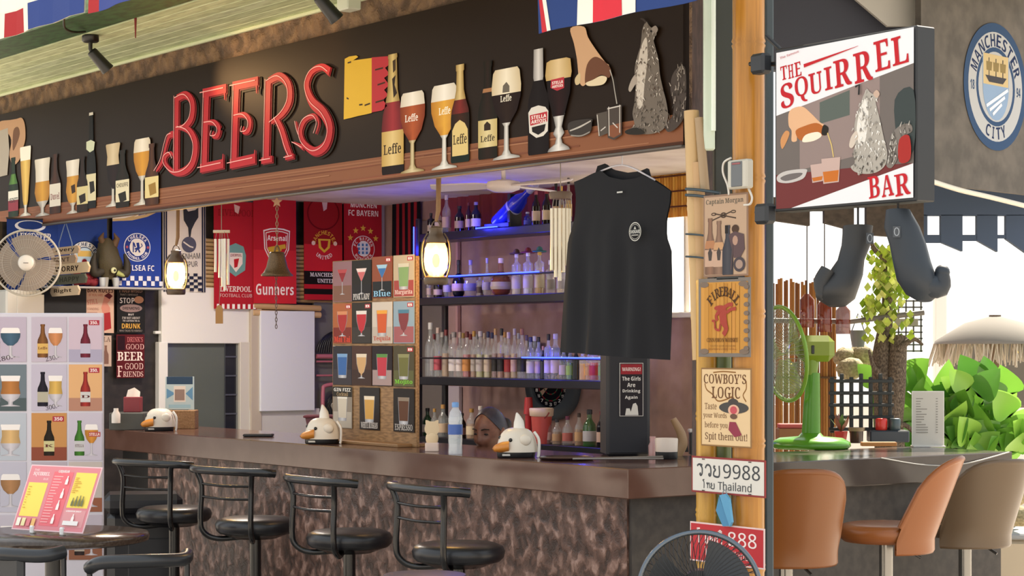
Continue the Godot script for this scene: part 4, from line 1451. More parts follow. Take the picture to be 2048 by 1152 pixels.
	p.poly([Vector2(p.w * 0.66, p.h * 0.2), Vector2(p.w * 0.8, p.h * 0.16), Vector2(p.w * 0.88, p.h * 0.28), Vector2(p.w * 0.76, p.h * 0.36), Vector2(p.w * 0.86, p.h * 0.46), Vector2(p.w * 0.84, p.h * 0.62), Vector2(p.w * 0.9, p.h * 0.9), Vector2(p.w * 0.68, p.h * 0.95), Vector2(p.w * 0.62, p.h * 0.64), Vector2(p.w * 0.54, p.h * 0.46)], "c58674")
	p.poly([Vector2(p.w * 0.6, p.h * 0.58), Vector2(p.w * 0.86, p.h * 0.55), Vector2(p.w * 0.9, p.h * 0.9), Vector2(p.w * 0.64, p.h * 0.95)], "9c2f34")
	p.poly([Vector2(p.w * 0.64, p.h * 0.2), Vector2(p.w * 0.8, p.h * 0.13), Vector2(p.w * 0.95, p.h * 0.2), Vector2(p.w * 0.84, p.h * 0.27)], "5a2428")
	part(o, "plate", p, inks(0.45))
	r = on_x(234, 576, 290, 666, X)
	o = thing("tin_sign", "black I TOLD MYSELF STOP tin sign with the word DRUNK in gold", "sign", r.c, r.turn, "tin signs on the dark end wall")
	p = print_of(r.w, r.h)
	p.board("262326")
	p.text("I TOLD MYSELF", p.w * 0.08, p.h * 0.03, p.w * 0.92, p.h * 0.1, "9a7a6a", "bold")
	p.text("THAT I SHOULD", p.w * 0.1, p.h * 0.13, p.w * 0.74, p.h * 0.17, "a49a94", "sans")
	p.text("STOP", p.w * 0.1, p.h * 0.22, p.w * 0.62, p.h * 0.34, "d8d2cc", "bold")
	p.oval(p.w * 0.78, p.h * 0.26, p.w * 0.17, p.h * 0.08, "b98a6a")
	p.oval(p.w * 0.5, p.h * 0.45, p.w * 0.4, p.h * 0.09, "8a7470")
	p.text("DRINKING", p.w * 0.2, p.h * 0.42, p.w * 0.8, p.h * 0.48, "2a2326", "bold")
	p.text("BUT", p.w * 0.4, p.h * 0.57, p.w * 0.6, p.h * 0.61, "cfc8c2", "bold")
	p.text("I'M NOT ABOUT", p.w * 0.18, p.h * 0.64, p.w * 0.82, p.h * 0.69, "b9b2ac", "bold")
	p.text("TO LISTEN TO A", p.w * 0.2, p.h * 0.71, p.w * 0.8, p.h * 0.75, "b9b2ac", "bold")
	p.text("DRUNK", p.w * 0.17, p.h * 0.79, p.w * 0.83, p.h * 0.9, "d0a04a", "bold")
	p.text("WHO TALKS TO HIMSELF", p.w * 0.08, p.h * 0.93, p.w * 0.9, p.h * 0.97, "a49a94", "sans")
	part(o, "plate", p, inks(0.45))
	r = on_x(233, 669, 289, 756, X)
	o = thing("tin_sign", "dark red DRINK'S GOOD BEER GOOD FRIENDS tin sign", "sign", r.c, r.turn, "tin signs on the dark end wall")
	p = print_of(r.w, r.h)
	p.board("571f24")
	p.rect(p.w * 0.03, p.h * 0.03, p.w * 0.3, p.h * 0.36, "2c1c20")
	p.text("DRINK'S", p.w * 0.38, p.h * 0.06, p.w * 0.94, p.h * 0.17, "c9797a", "serif")
	p.text("GOOD", p.w * 0.34, p.h * 0.22, p.w * 0.98, p.h * 0.34, "dcb4ac", "serif")
	p.text("BEER", p.w * 0.03, p.h * 0.4, p.w * 0.95, p.h * 0.6, "e8d6cc", "serifb")
	p.text("GOOD", p.w * 0.3, p.h * 0.66, p.w * 0.95, p.h * 0.8, "e0c2b8", "serif")
	p.text("F", p.w * 0.03, p.h * 0.72, p.w * 0.2, p.h * 0.97, "e0c2b8", "serifb")
	p.text("RIENDS", p.w * 0.23, p.h * 0.85, p.w * 0.95, p.h * 0.97, "e0c2b8", "serif")
	part(o, "plate", p, inks(0.45))
	r = on_x(200, 671, 223, 733, X)
	o = thing("tin_sign", "narrow cream tin sign with bottle, partly behind the beer menu stand", "sign", r.c, r.turn, "tin signs on the dark end wall")
	p = print_of(r.w, r.h)
	p.board("b8a294")
	p.text("LA", p.w * 0.3, p.h * 0.05, p.w * 0.9, p.h * 0.2, "4a3834", "serif")
	p.vessel(p.w * 0.5, p.h * 0.92, p.h * 0.6, p.w * 0.5, BOTTLE, 0, 1, "7a5a50")
	part(o, "plate", p, inks(0.45))

	# black cloth panel and white cabinet under the shelf
	r = on_x(78, 577, 172, 700, X)
	var b := MB.new()
	b.cbox(Vector3.ZERO, Vector3(r.w, r.h, 0.02), 0.004)
	solo("black_cloth", "plain black cloth under the hanging wooden word boards", "cloth", b, mt("151618", 0.75), r.c, r.turn)
	r = on_x(6, 580, 78, 760, X + 0.1)
	o = thing("white_cabinet", "white cabinet below the wall fan, behind the beer menu", "cabinet", r.c, r.turn)
	b = MB.new()
	b.cbox(Vector3(0, 0, -0.05), Vector3(r.w, r.h, 0.2), 0.01)
	part(o, "body", b, mt("d6d3cb", 0.5))
	b = MB.new()
	b.cbox(Vector3(0.04, 0, 0.052), Vector3(r.w * 0.75, r.h * 0.9, 0.006), 0.002)
	part(o, "door", b, mt("dedbd3", 0.5))
	# thin shelf with its ornaments
	var sh0 := at_x(80, 574, END_X + 0.1)
	var sh1 := at_x(324, 574, END_X + 0.1)
	b = MB.new()
	b.cbox(Vector3(END_X + 0.12, 1.955, (sh0.z + sh1.z) * 0.5), Vector3(0.22, 0.012, sh0.z - sh1.z), 0.003)
	solo("wall_shelf", "thin white-edged shelf above the tin signs on the end wall", "shelf", b, mt("a9a5a2", 0.3))
	build_dragon(at_x(219, 570, END_X + 0.15))
	var fl := at_x(172, 570, END_X + 0.15)
	b = MB.new()
	for k in 9:
		b.ball(Vector3(rng.randf_range(-0.02, 0.02), 0.03 + rng.randf() * 0.05, rng.randf_range(-0.07, 0.07)), Vector3(0.03, 0.025, 0.035), 5, 7)
	solo("red_cloth", "crumpled red cloth on the shelf beside the dragon ornament", "cloth", b, mt("7a1c28", 0.8), Vector3(END_X + 0.13, 1.955, fl.z))
	for k in [[205, "shot glass on the shelf, left leg side of the dragon ornament"], [232, "shot glass on the shelf under the dragon's beak"]]:
		var g := at_x(k[0], 570, END_X + 0.17)
		b = MB.new()
		b.lathe([Vector2(0, 0), Vector2(0.018, 0), Vector2(0.022, 0.06), Vector2(0.020, 0.06), Vector2(0.016, 0.01), Vector2(0, 0.01)], 12)
		solo("shot_glass", k[1], "glass", b, glass("dfe6ea", 0.35), Vector3(END_X + 0.17, 1.961, g.z), 0.0, "shot glasses on the end wall shelf")

	build_wall_fan()
	build_word_boards()
	var l1 := at_z(352, 545, -0.1)
	build_lantern("brass oil lantern with lit glass hanging in front of the white cockerel banner", l1, 2.57 - l1.y, 1.0)
	# wind chime before the red banner
	var ch := at_z(443, 463, -0.1)
	build_chime("pale wind chime with wooden tag before the red banner left of the bell", ch, [[-0.034, -0.012, -0.22], [-0.012, -0.016, -0.25], [0.006, 0.0, -0.30], [0.02, 0.014, -0.32], [0.036, -0.006, -0.29]], -0.40, "ded7c8", false)
	build_bell()

func star(p: Pr, cx: float, cy: float, r: float, hex) -> void:
	var pts := []
	for k in 10:
		var a := TAU * k / 10.0
		var q := r if k % 2 == 0 else r * 0.42
		pts.append(Vector2(cx + q * sin(a), cy - q * cos(a)))
	p.poly(pts, hex)

func build_dragon(at: Vector3) -> void:
	var o := thing("dragon_ornament", "brown and green carved dragon ornament with pale beak on the shelf", "ornament", Vector3(END_X + 0.14, 1.961, at.z), PI / 2)
	var br := noisy("dragon", ["2a241a", "4a3420", "3b4a2c", "6a4424"], [0.2, 0.45, 0.6, 0.85], 0.06, Vector3(0.12, 0.12, 0.12), 0.7)
	var b := MB.new()
	var body := []
	for k in 8:
		var f := k / 7.0
		var rad: float = [0.035, 0.055, 0.075, 0.08, 0.068, 0.06, 0.05, 0.02][k]
		var ring := []
		for j in 12:
			var a := TAU * j / 12.0
			var rr := rad * (1.0 + 0.12 * sin(j * 2.3 + k))
			ring.append(Vector3(-0.005 + rr * 1.1 * cos(a) + 0.012 * sin(f * 5.0), 0.05 + f * 0.26, rr * 0.7 * sin(a)))
		body.append(ring)
	b.skin(body)
	part(o, "body", b, br)
	for s in [-1.0, 1.0]:
		b = MB.new()
		b.tube(curve3([Vector3(s * 0.05, 0.1, 0.01), Vector3(s * 0.105, 0.09, 0.02), Vector3(s * 0.115, 0.15, 0.02), Vector3(s * 0.1, 0.215, 0.015)], 5), widths([0.026, 0.03, 0.024, 0.006], 16), 8)
		part(o, "wing", b, mt("2f2a1e", 0.7))
		b = MB.new()
		b.tube([Vector3(s * 0.03, 0.26, 0), Vector3(s * 0.055, 0.31, 0), Vector3(s * 0.035, 0.345, 0)], [0.028, 0.02, 0.003], 7)
		part(o, "ear", b, mt("5a4228", 0.7))
		b = MB.new()
		b.tube([Vector3(s * 0.025, 0.06, 0.02), Vector3(s * 0.03, 0.0, 0.025)], [0.016, 0.012], 8)
		part(o, "leg", b, mt("8d8a80", 0.4))
	b = MB.new()
	b.ball(Vector3(0.005, 0.105, 0.062), Vector3(0.02, 0.02, 0.012), 8, 12)
	part(o, "eye", b, mt("cdd0a0", 0.3))
	b = MB.new()
	b.ball(Vector3(0.007, 0.105, 0.073), Vector3(0.008, 0.008, 0.004), 6, 8)
	part(o, "pupil", b, mt("141210", 0.2))
	b = MB.new()
	b.tube([Vector3(0.03, 0.09, 0.06), Vector3(0.06, 0.075, 0.075), Vector3(0.072, 0.068, 0.08)], [0.018, 0.012, 0.003], 8)
	part(o, "beak", b, mt("9aa05c", 0.5))

func build_wall_fan() -> void:
	var o := thing("wall_fan", "large round wall fan with grey blades and white hub at the left edge", "fan", at_d(54, 526, 12.1), facing() + 0.12)
	var R := 0.196
	var b := MB.new()
	b.tube(arc_pts(Vector3.ZERO, Vector3(R, 0, 0), Vector3(0, R, 0), 0, TAU * 47 / 48, 47), 0.007, 6, true)
	part(o, "rim", b, mt("b9b3a6", 0.35))
	b = MB.new()
	for k in 60:
		var a := TAU * k / 60.0
		var e := Vector3(cos(a), sin(a), 0)
		b.tube([e * 0.05 + Vector3(0, 0, 0.05), e * 0.12 + Vector3(0, 0, 0.048), e * 0.17 + Vector3(0, 0, 0.03), e * R], 0.0012, 4, false, false)
	for k in [0.09, 0.14]:
		b.tube(arc_pts(Vector3(0, 0, 0.046), Vector3(k, 0, 0), Vector3(0, k, 0), 0, TAU * 31 / 32, 31), 0.0013, 4, true)
	var g := part(o, "guard", b, mt("a49d92", 0.4))
	for k in 3:
		b = MB.new()
		var a0 := TAU * k / 3.0 + 0.5
		var g2 := []
		for i in 5:
			var row := []
			var rr := 0.03 + 0.14 * i / 4.0
			for j in 7:
				var a := a0 + (j / 6.0) * 1.95 - 0.3 * i / 4.0
				row.append(Vector3(cos(a) * rr, sin(a) * rr, 0.015 - 0.02 * j / 6.0))
			g2.append(row)
		b.sheet(g2)
		part(o, "blade", b, mt("8f8378", 0.45))
	b = MB.new()
	b.xf = Transform3D(Basis(Vector3.RIGHT, PI / 2), Vector3.ZERO)
	b.lathe([Vector2(0, 0.06), Vector2(0.03, 0.058), Vector2(0.045, 0.05), Vector2(0.05, 0.04), Vector2(0.05, 0.0), Vector2(0, 0)], 24)
	part(o, "hub", b, mt("d9d4cc", 0.4))
	b = MB.new()
	b.cbox(Vector3(0, -0.002, 0.061), Vector3(0.03, 0.005, 0.002), 0.0005)
	part(o, "badge", b, mt("7a7672", 0.4))
	b = MB.new()
	b.xf = Transform3D(Basis(Vector3.RIGHT, PI / 2), Vector3.ZERO)
	b.lathe([Vector2(0, -0.02), Vector2(0.06, -0.02), Vector2(0.055, -0.12), Vector2(0, -0.13)], 16)
	part(o, "motor", b, mt("b9b3a8", 0.5))
	b = MB.new()
	b.tube(curve3([at_z(62, 446, -0.05), at_z(80, 465, -0.05), at_z(79, 520, -0.05), at_z(80, 570, -0.05), at_z(78, 600, -0.05)], 5), 0.005, 6)
	solo("hanging_cable", "black cable hanging down before the wall fan", "cable", b, mt("141312", 0.5))

func build_word_boards() -> void:
	var z := 0.0
	var c := at_z(131, 443, z)
	var o := thing("word_boards", "string of hanging wooden boards reading DON'T WORRY BE HAPPY Right", "sign", Vector3(c.x, c.y, z))
	for k in [[104, 493, 158, 509, "every", "b59a7c", "3a2c22", 0.7], [101, 511, 152, 528, "DON'T", "a48a70", "4a3a2c", 0.6], [100, 526, 178, 548, "WORRY", "c0a888", "2c2018", 0.6], [90, 549, 172, 569, "BE HAPPY", "55564a", "3a3a30", 0.7], [100, 572, 158, 592, "Right", "c2ad92", "3a2c22", 0.6]]:
		var r := on_z(k[0], k[1], k[2], k[3], z)
		var p := print_of(r.w, r.h, 0.012)
		p.ink(k[5])
		var cut: float = r.h * 0.5
		p.prism(PackedVector2Array([Vector2(-r.w * 0.5 + cut * 0.5, r.h * 0.45), Vector2(r.w * 0.5 - cut, r.h * 0.5), Vector2(r.w * 0.5, r.h * 0.05), Vector2(r.w * 0.5 - cut * 0.6, -r.h * 0.45), Vector2(-r.w * 0.5 + cut, -r.h * 0.5), Vector2(-r.w * 0.5, -r.h * 0.1)]), -0.012, 0.0)
		p.lay = 0.0006
		p.text(k[4], r.w * 0.14, r.h * 0.26, r.w * (0.14 + k[7]), r.h * 0.74, k[6], "bold")
		var w := part(o, "wooden_board", p, inks(0.8))
		w.position = r.c - o.position
	for s in [-1.0, 1.0]:
		var b := MB.new()
		b.tube([Vector3.ZERO, at_z(131 + s * 13, 486, z) - c, at_z(131 + s * 13, 590, z) - c + Vector3(0, 0, -0.008)], 0.003, 5)
		part(o, "cord", b, mt("6a7c94", 0.7))

func build_lantern(label: String, at: Vector3, rope_up: float, sc: float) -> void:
	var o := thing("oil_lantern", label, "lantern", at, facing(), "oil lanterns over the bar")
	o.scale = Vector3.ONE * sc
	var br := mt("5a4a3a", 0.4, 0.5)
	var b := MB.new()
	b.lathe([Vector2(0, -0.125), Vector2(0.05, -0.125), Vector2(0.054, -0.115), Vector2(0.054, -0.098), Vector2(0.048, -0.09), Vector2(0.03, -0.085), Vector2(0, -0.085)], 20)
	part(o, "base", b, br)
	b = MB.new()
	b.lathe([Vector2(0.03, -0.085), Vector2(0.048, -0.06), Vector2(0.054, -0.02), Vector2(0.05, 0.03), Vector2(0.038, 0.06)], 20)
	part(o, "globe", b, glass("ffe9b8", 0.22, 0.1))
	b = MB.new()
	b.lathe([Vector2(0.042, 0.055), Vector2(0.046, 0.065), Vector2(0.034, 0.09), Vector2(0.028, 0.11), Vector2(0.03, 0.122), Vector2(0.012, 0.13), Vector2(0, 0.13)], 20)
	part(o, "chimney", b, br)
	b = MB.new()
	b.ball(Vector3(0, -0.02, 0), Vector3(0.017, 0.03, 0.017), 10, 14)
	part(o, "bulb", b, glow("ffcf70", 1.5))
	for s in [-1.0, 1.0]:
		b = MB.new()
		b.tube(curve3([Vector3(s * 0.045, -0.1, 0), Vector3(s * 0.062, -0.04, 0), Vector3(s * 0.06, 0.05, 0), Vector3(s * 0.035, 0.1, 0)], 5), 0.005, 6)
		part(o, "side_tube", b, br)
	b = MB.new()
	b.tube(arc_pts(Vector3(0, 0.12, 0), Vector3(0.02, 0, 0), Vector3(0, 0.035, 0), 0, PI, 8), 0.003, 5)
	part(o, "handle", b, br)
	b = MB.new()
	b.tube([Vector3(0, 0.15, 0), Vector3(0.01, 0.2, 0), Vector3(0.014, rope_up / sc, 0)], [0.007, 0.011, 0.012], 7)
	part(o, "rope", b, mt("8a6a4a", 0.9))
	var l := OmniLight3D.new()
	l.name = "lantern_light"
	l.light_color = Color("ffc46a")
	l.light_energy = 0.3
	l.omni_range = 8.0
	l.light_size = 0.03
	l.shadow_enabled = true
	o.add_child(l)
	l.position = Vector3(0, -0.015, 0)

func build_chime(label: String, at: Vector3, tubes: Array, tag_y: float, hex, dark_top: bool) -> void:
	var o := thing("wind_chime", label, "wind chime", at, facing(), "wind chimes")
	var b := MB.new()
	if dark_top:
		b.lathe([Vector2(0, 0.0), Vector2(0.045, 0.0), Vector2(0.05, 0.02), Vector2(0.045, 0.03), Vector2(0, 0.032)], 16)
	else:
		b.tube([Vector3(-0.045, 0, 0), Vector3(0.045, 0, 0)], 0.008, 8)
	part(o, "top_bar", b, mt("5a4636" if dark_top else "cbb9a0", 0.6))
	for k in tubes:
		b = MB.new()
		b.tube([Vector3(k[0], -0.04, k[1]), Vector3(k[0], k[2], k[1])], 0.0075, 8)
		part(o, "chime_tube", b, mt(hex, 0.3, 0.2))
	b = MB.new()
	for k in tubes:
		b.tube([Vector3(k[0] * 0.8, 0, k[1] * 0.8), Vector3(k[0], -0.04, k[1])], 0.0015, 4)
	b.tube([Vector3(0, 0, 0), Vector3(0, 2.57 - at.y, 0)], 0.002, 4)
	b.tube([Vector3(0, 0, 0), Vector3(-0.012, tag_y, 0)], 0.0012, 4)
	part(o, "strings", b, mt("8a8074", 0.8))
	b = MB.new()
	b.xf = Transform3D(Basis(), Vector3(-0.012, tag_y - 0.05, 0))
	b.prism(PackedVector2Array([Vector2(-0.02, -0.05), Vector2(0.02, -0.05), Vector2(0.02, 0.03), Vector2(0.008, 0.05), Vector2(-0.008, 0.05), Vector2(-0.02, 0.03)]), -0.003, 0.003)
	part(o, "wooden_tag", b, mt("a87c48", 0.7))

func build_bell() -> void:
	var c := at_z(554, 552, -0.1)
	var o := thing("bar_bell", "aged brass bar bell hanging on a chain before the red Gunners banner", "bell", c, facing())
	var br := noisy("bellbrass", ["4a3a28", "5e4a32", "6d573c"], [0.2, 0.5, 0.8], 0.05, Vector3(0.2, 0.2, 0.2), 0.42, 0.0, FastNoiseLite.TYPE_SIMPLEX_SMOOTH, 0.0, 0.6)
	var b := MB.new()
	b.lathe([Vector2(0.072, 0.004), Vector2(0.083, 0.0), Vector2(0.083, 0.006), Vector2(0.07, 0.018), Vector2(0.056, 0.045), Vector2(0.045, 0.09), Vector2(0.04, 0.115), Vector2(0.034, 0.124), Vector2(0.012, 0.126), Vector2(0, 0.126)], 28)
	part(o, "bell_body", b, br)
	b = MB.new()
	b.tube(arc_pts(Vector3(0, 0.126, 0), Vector3(0.012, 0, 0), Vector3(0, 0.028, 0), 0, PI, 8), 0.005, 6)
	part(o, "crown_loop", b, br)
	var top: float = 2.57 - c.y
	var k := 0
	var y := 0.15
	b = MB.new()
	while y < top:
		var e := Vector3(0.006, 0, 0) if k % 2 == 0 else Vector3(0, 0, 0.006)
		b.tube(arc_pts(Vector3(0, y, 0), e, Vector3(0, 0.013, 0), 0, TAU * 9 / 10, 9), 0.0022, 4, true)
		y += 0.02
		k += 1
	part(o, "chain", b, mt("8a7058", 0.4, 0.5))
	b = MB.new()
	y = -0.01
	while y > -0.27:
		var e := Vector3(0.005, 0, 0) if k % 2 == 0 else Vector3(0, 0, 0.005)
		b.tube(arc_pts(Vector3(-0.004, y, 0), e, Vector3(0, 0.011, 0), 0, TAU * 9 / 10, 9), 0.002, 4, true)
		y -= 0.018
		k += 1
	part(o, "pull_chain", b, mt("5d5048", 0.4, 0.5))
	var p := print_of(0.06, 0.06)
	p.ink("a3806a")
	var pts := PackedVector2Array()
	for i in 10:
		var a := TAU * i / 10.0
		var q := 0.03 if i % 2 == 0 else 0.013
		pts.append(Vector2(q * sin(a), q * cos(a)))
	p.prism(pts, -0.004, 0.004)
	var st := part(o, "star", p, mt("b08a70", 0.5))
	st.position = Vector3(0, at_z(556, 404, -0.1).y - c.y, 0.008)

# ---------------------------------------------------------------- on the counter
const TOP := 1.10
const MARTINI := [Vector2(0.5, 0), Vector2(0.42, 0.02), Vector2(0.06, 0.05), Vector2(0.06, 0.5), Vector2(0.6, 0.76), Vector2(1, 1)]
const HIGHBALL := [Vector2(0.72, 0), Vector2(0.78, 0.03), Vector2(1, 1)]
const SLING := [Vector2(0.7, 0), Vector2(0.6, 0.02), Vector2(0.12, 0.06), Vector2(0.12, 0.18), Vector2(0.5, 0.26), Vector2(0.9, 0.6), Vector2(1, 1)]

func duck(label: String, at: Vector3, tuft: bool, turn: float) -> void:
	var o := thing("duck_helmet", label, "helmet", at, facing() + turn, "duck face helmets on the counter")
	o.scale = Vector3.ONE * 1.12
	var wh := mt("d3cabb", 0.35)
	var b := MB.new()
	var rings := []
	for i in 10:
		var f := i / 9.0
		var y := 0.022 + 0.094 * sin(f * PI * 0.5)
		var k := cos(f * PI * 0.5 * 0.97)
		var ring := []
		for j in 20:
			var a := TAU * j / 20.0
			var rx := 0.08 * (0.35 * k + 0.65 * sqrt(k))
			ring.append(Vector3(rx * cos(a) + 0.004, y, 0.066 * (0.35 * k + 0.65 * sqrt(k)) * sin(a)))
		rings.append(ring)
	b.skin(rings)
	part(o, "shell", b, wh)
	b = MB.new()
	b.lathe([Vector2(0, 0.0), Vector2(0.066, 0.0), Vector2(0.069, 0.004), Vector2(0.07, 0.022), Vector2(0, 0.022)], 20)
	var band := part(o, "base_band", b, mt("17171a", 0.4))
	band.scale = Vector3(1.08, 1, 0.92)
	b = MB.new()
	b.cbox(Vector3(-0.035, 0.012, 0.064), Vector3(0.03, 0.008, 0.004), 0.001)
	part(band, "badge", b, mt("b9b6b0", 0.4))
	b = MB.new()
	var beak := []
	for i in 7:
		var f := i / 6.0
		var ring := []
		var s := sqrt(maxf(0.0, 1.0 - pow(f, 2.4)))
		for j in 14:
			var a := TAU * j / 14.0
			ring.append(Vector3(-0.028 - f * 0.068, 0.046 - f * 0.012 + (0.024 - 0.004 * f) * s * sin(a), 0.034 + 0.04 * s * cos(a) - f * 0.006))
		beak.append(ring)
	b.skin(beak)
	part(o, "beak", b, mt("c07a2a", 0.4))
	for e in [Vector3(-0.022, 0.07, 0.0585), Vector3(-0.062, 0.078, 0.012)]:
		b = MB.new()
		b.ball(e, Vector3(0.0075, 0.0075, 0.005), 8, 10)
		part(o, "eye", b, mt("101010", 0.15))
	b = MB.new()
	b.ball(Vector3(0.035, 0.07, 0.055), Vector3(0.024, 0.022, 0.012), 8, 12)
	part(o, "cheek", b, wh)
	if tuft:
		b = MB.new()
		b.tube(curve3([Vector3(0.012, 0.1, 0.0), Vector3(0.01, 0.14, 0.0), Vector3(0.002, 0.175, 0.0)], 5), widths([0.026, 0.02, 0.002], 11), 10)
		part(o, "tuft", b, mt("e2ded6", 0.5))
	b = MB.new()
	b.tube(curve3([Vector3(0.07, 0.1, 0.02), Vector3(0.088, 0.07, 0.03), Vector3(0.088, 0.02, 0.03), Vector3(0.085, 0.002, 0.03)], 4), 0.006, 6)
	part(o, "chin_strap", b, mt("d8d4cc", 0.5))

func drink_card(p: Pr, bg, bg2, pf: Array, drink, foam, word: String, wcol, price: String) -> void:
	p.board(bg)
	p.rect(p.w * 0.03, p.h * 0.02, p.w * 0.97, p.h * 0.55, bg)
	p.rect(p.w * 0.03, p.h * 0.6, p.w * 0.97, p.h * 0.98, bg2)
	if pf.size() > 0:
		p.vessel(p.w * 0.5, p.h * 0.82, p.h * 0.62, p.w * 0.55, pf, 0, 1, "c9c8cc", "8a8a90")
		p.vessel(p.w * 0.5, p.h * 0.82, p.h * 0.62, p.w * 0.5, pf, 0.5 if pf == MARTINI else 0.12, 0.86, drink)
		p.vessel(p.w * 0.5, p.h * 0.82, p.h * 0.62, p.w * 0.52, pf, 0.86, 1.0, foam)
	if word:
		p.text(word, p.w * 0.08, p.h * 0.82, p.w * 0.92, p.h * 0.96, wcol, "serifb")
	if price:
		p.rect(p.w * 0.68, p.h * 0.04, p.w * 0.95, p.h * 0.14, "b03a40")
		p.text(price, p.w * 0.72, p.h * 0.06, p.w * 0.91, p.h * 0.12, "f0e6e2", "bold")

func build_counter_things() -> void:
	duck("white duck face helmet at the far left of the counter beside the wooden box", Vector3(-4.42, TOP, -0.12), false, 0.15)
	duck("white duck face helmet with a white tuft before the red crate", Vector3(-2.53, TOP, -0.09), true, 0.0)
	duck("white duck face helmet with a white tuft before the bartender", Vector3(-0.945, TOP, -0.14), true, 0.0)

	# board of cocktail cards
	var r := on_z(664, 517, 832, 893, -0.26)
	var H: float = at_z(748, 517, -0.26).y - TOP
	var o := thing("cocktail_board", "tall wooden board covered with cocktail picture cards on the counter", "menu board", Vector3(r.c.x, TOP, -0.26))
	var b := MB.new()
	b.cbox(Vector3(0, H * 0.5, -0.012), Vector3(r.w, H, 0.02), 0.003)
	part(o, "back_board", b, noisy("cardwood", ["7a5a38", "8d6a44", "9c774e"], [0.25, 0.5, 0.8], 0.02, Vector3(0.8, 0.15, 0.15), 0.6))
	b = MB.new()
	b.cbox(Vector3(0, 0.008, 0.0), Vector3(r.w * 0.9, 0.016, 0.16), 0.003)
	part(o, "foot", b, mt("8a6640", 0.6))
	var cards := [
		["8d6a70", "7a5548", MARTINI, "8c2a34", "b04a50", "", "fff", ""], ["17161a", "1c1a1e", MARTINI, "c9686a", "e6d2cc", "PINK LADY", "d9d4d0", ""], ["8a4a34", "1c2026", MARTINI, "3a6ea8", "9fc4d8", "Blue", "8fc0e0", "B"], ["b8a88e", "9a4640", HIGHBALL, "7fa06a", "c9c4b0", "Margarita", "e8d0c8", "B"],
		["a8603a", "7a2c24", SLING, "a83030", "d08a60", "Mai Tai", "e04a34", "B"], ["2c2826", "3a3230", SLING, "b8303a", "e0d8d0", "", "fff", "B"], ["c9beb2", "b8aca0", HIGHBALL, "c85a30", "e0a040", "Tequila", "b84a3a", ""], ["8aa0b0", "9a5a60", SLING, "7a3a3e", "4a7a94", "", "fff", "B"],
		["2c2a30", "3a3438", HIGHBALL, "3a64a0", "7aa0c8", "", "fff", ""], ["4a3028", "3c2a24", SLING, "c9a070", "e0d0b8", "", "fff", ""], ["221c1e", "a08a88", HIGHBALL, "b83a48", "5a8a48", "", "fff", ""], ["4a4430", "5a5a3a", HIGHBALL, "6a6a3c", "8a8a60", "Mojito", "7ac83a", "B"],
		["8c8074", "b0a698", HIGHBALL, "c9beac", "e0d8cc", "", "fff", ""], ["2a2422", "2c2624", HIGHBALL, "c89a50", "e6d6bc", "WHITE RUSSIAN", "d8d0c8", ""], ["1e1c1c", "241f1f", HIGHBALL, "5a3a28", "8a7a6a", "ESPRESSO", "b9b2ac", ""]]
	var xs := [0.02, 0.255, 0.5, 0.75]
	var cw: float = r.w * 0.238
	for k in 15:
		var row := k / 4
		var colx: float = [0.02, 0.35, 0.75][k - 12] if row == 3 else xs[k % 4]
		var ch: float = H * (0.222 if row < 2 else (0.215 if row == 2 else 0.228))
		var y: float = H * [0.995, 0.765, 0.53, 0.305][row] - ch * 0.5 + (0.012 if k % 4 > 1 and row == 0 else 0.0)
		var p := print_of(cw, ch, 0.003)
		var c: Array = cards[k]
		drink_card(p, c[0], c[1], c[2], c[3], c[4], c[5], c[6], c[7])
		if k == 12:
			p.rect(0, 0, p.w, p.h * 0.24, "231d1c")
			p.text("GIN FIZZ", p.w * 0.06, p.h * 0.03, p.w * 0.94, p.h * 0.11, "e8e2da", "bold")
			p.text("Cocktail", p.w * 0.22, p.h * 0.13, p.w * 0.8, p.h * 0.22, "c8a87c", "serif")
		var w := part(o, "picture_card", p, inks(0.3))
		w.position = Vector3((colx - 0.5) * r.w + cw * 0.5, y, 0.004)
	# crate with oddments, tray, remote
	o = thing("red_crate", "dark red plastic crate full of oddments at the back of the counter", "crate", Vector3(-2.98, TOP, -0.46), facing())
	b = MB.new()
	b.prism(PackedVector2Array([Vector2(-0.145, 0), Vector2(0.145, 0), Vector2(0.17, 0.115), Vector2(-0.17, 0.115)]), -0.09, 0.09)
	part(o, "body", b, mt("5c2530", 0.45))
	b = MB.new()
	b.cbox(Vector3(0, 0.118, 0), Vector3(0.36, 0.012, 0.21), 0.004)
	part(o, "rim", b, mt("6a2c38", 0.45))
	b = MB.new()
	b.cbox(Vector3(0.02, 0.0, 0.12), Vector3(0.34, 0.06, 0.03), 0.004)
	solo("black_box", "low black box in front of the red crate", "box", b, mt("1c1c20", 0.5), Vector3(-2.98, TOP + 0.03, -0.46), facing())
	b = MB.new()
	b.xf = Transform3D(Basis(Vector3(0.3, 0.2, 0.9).normalized(), 0.5), Vector3(0, 0.03, 0))
	b.lathe([Vector2(0, -0.035), Vector2(0.022, -0.035), Vector2(0.024, 0.03), Vector2(0.02, 0.036), Vector2(0, 0.036)], 14)
	solo("tin_can", "small grey can with tan lid lying on the red crate", "can", b, mt("6a6058", 0.5), Vector3(-3.0, TOP + 0.125, -0.46))
	b = MB.new()
	b.ball(Vector3.ZERO, Vector3(0.05, 0.012, 0.03), 6, 12)
	solo("flat_hat", "flat dark hat lying on the red crate", "hat", b, mt("2a2e34", 0.7), Vector3(-2.9, TOP + 0.135, -0.42))
	b = MB.new()
	b.cbox(Vector3(0, 0.008, 0), Vector3(0.16, 0.014, 0.08), 0.004)
	solo("bill_tray", "small black bill tray lying on the counter before the window", "tray", b, mt("141418", 0.35), Vector3(-3.42, TOP, -0.22), facing())
	# far left end: boxes, tissue, payment stand
	b = MB.new()
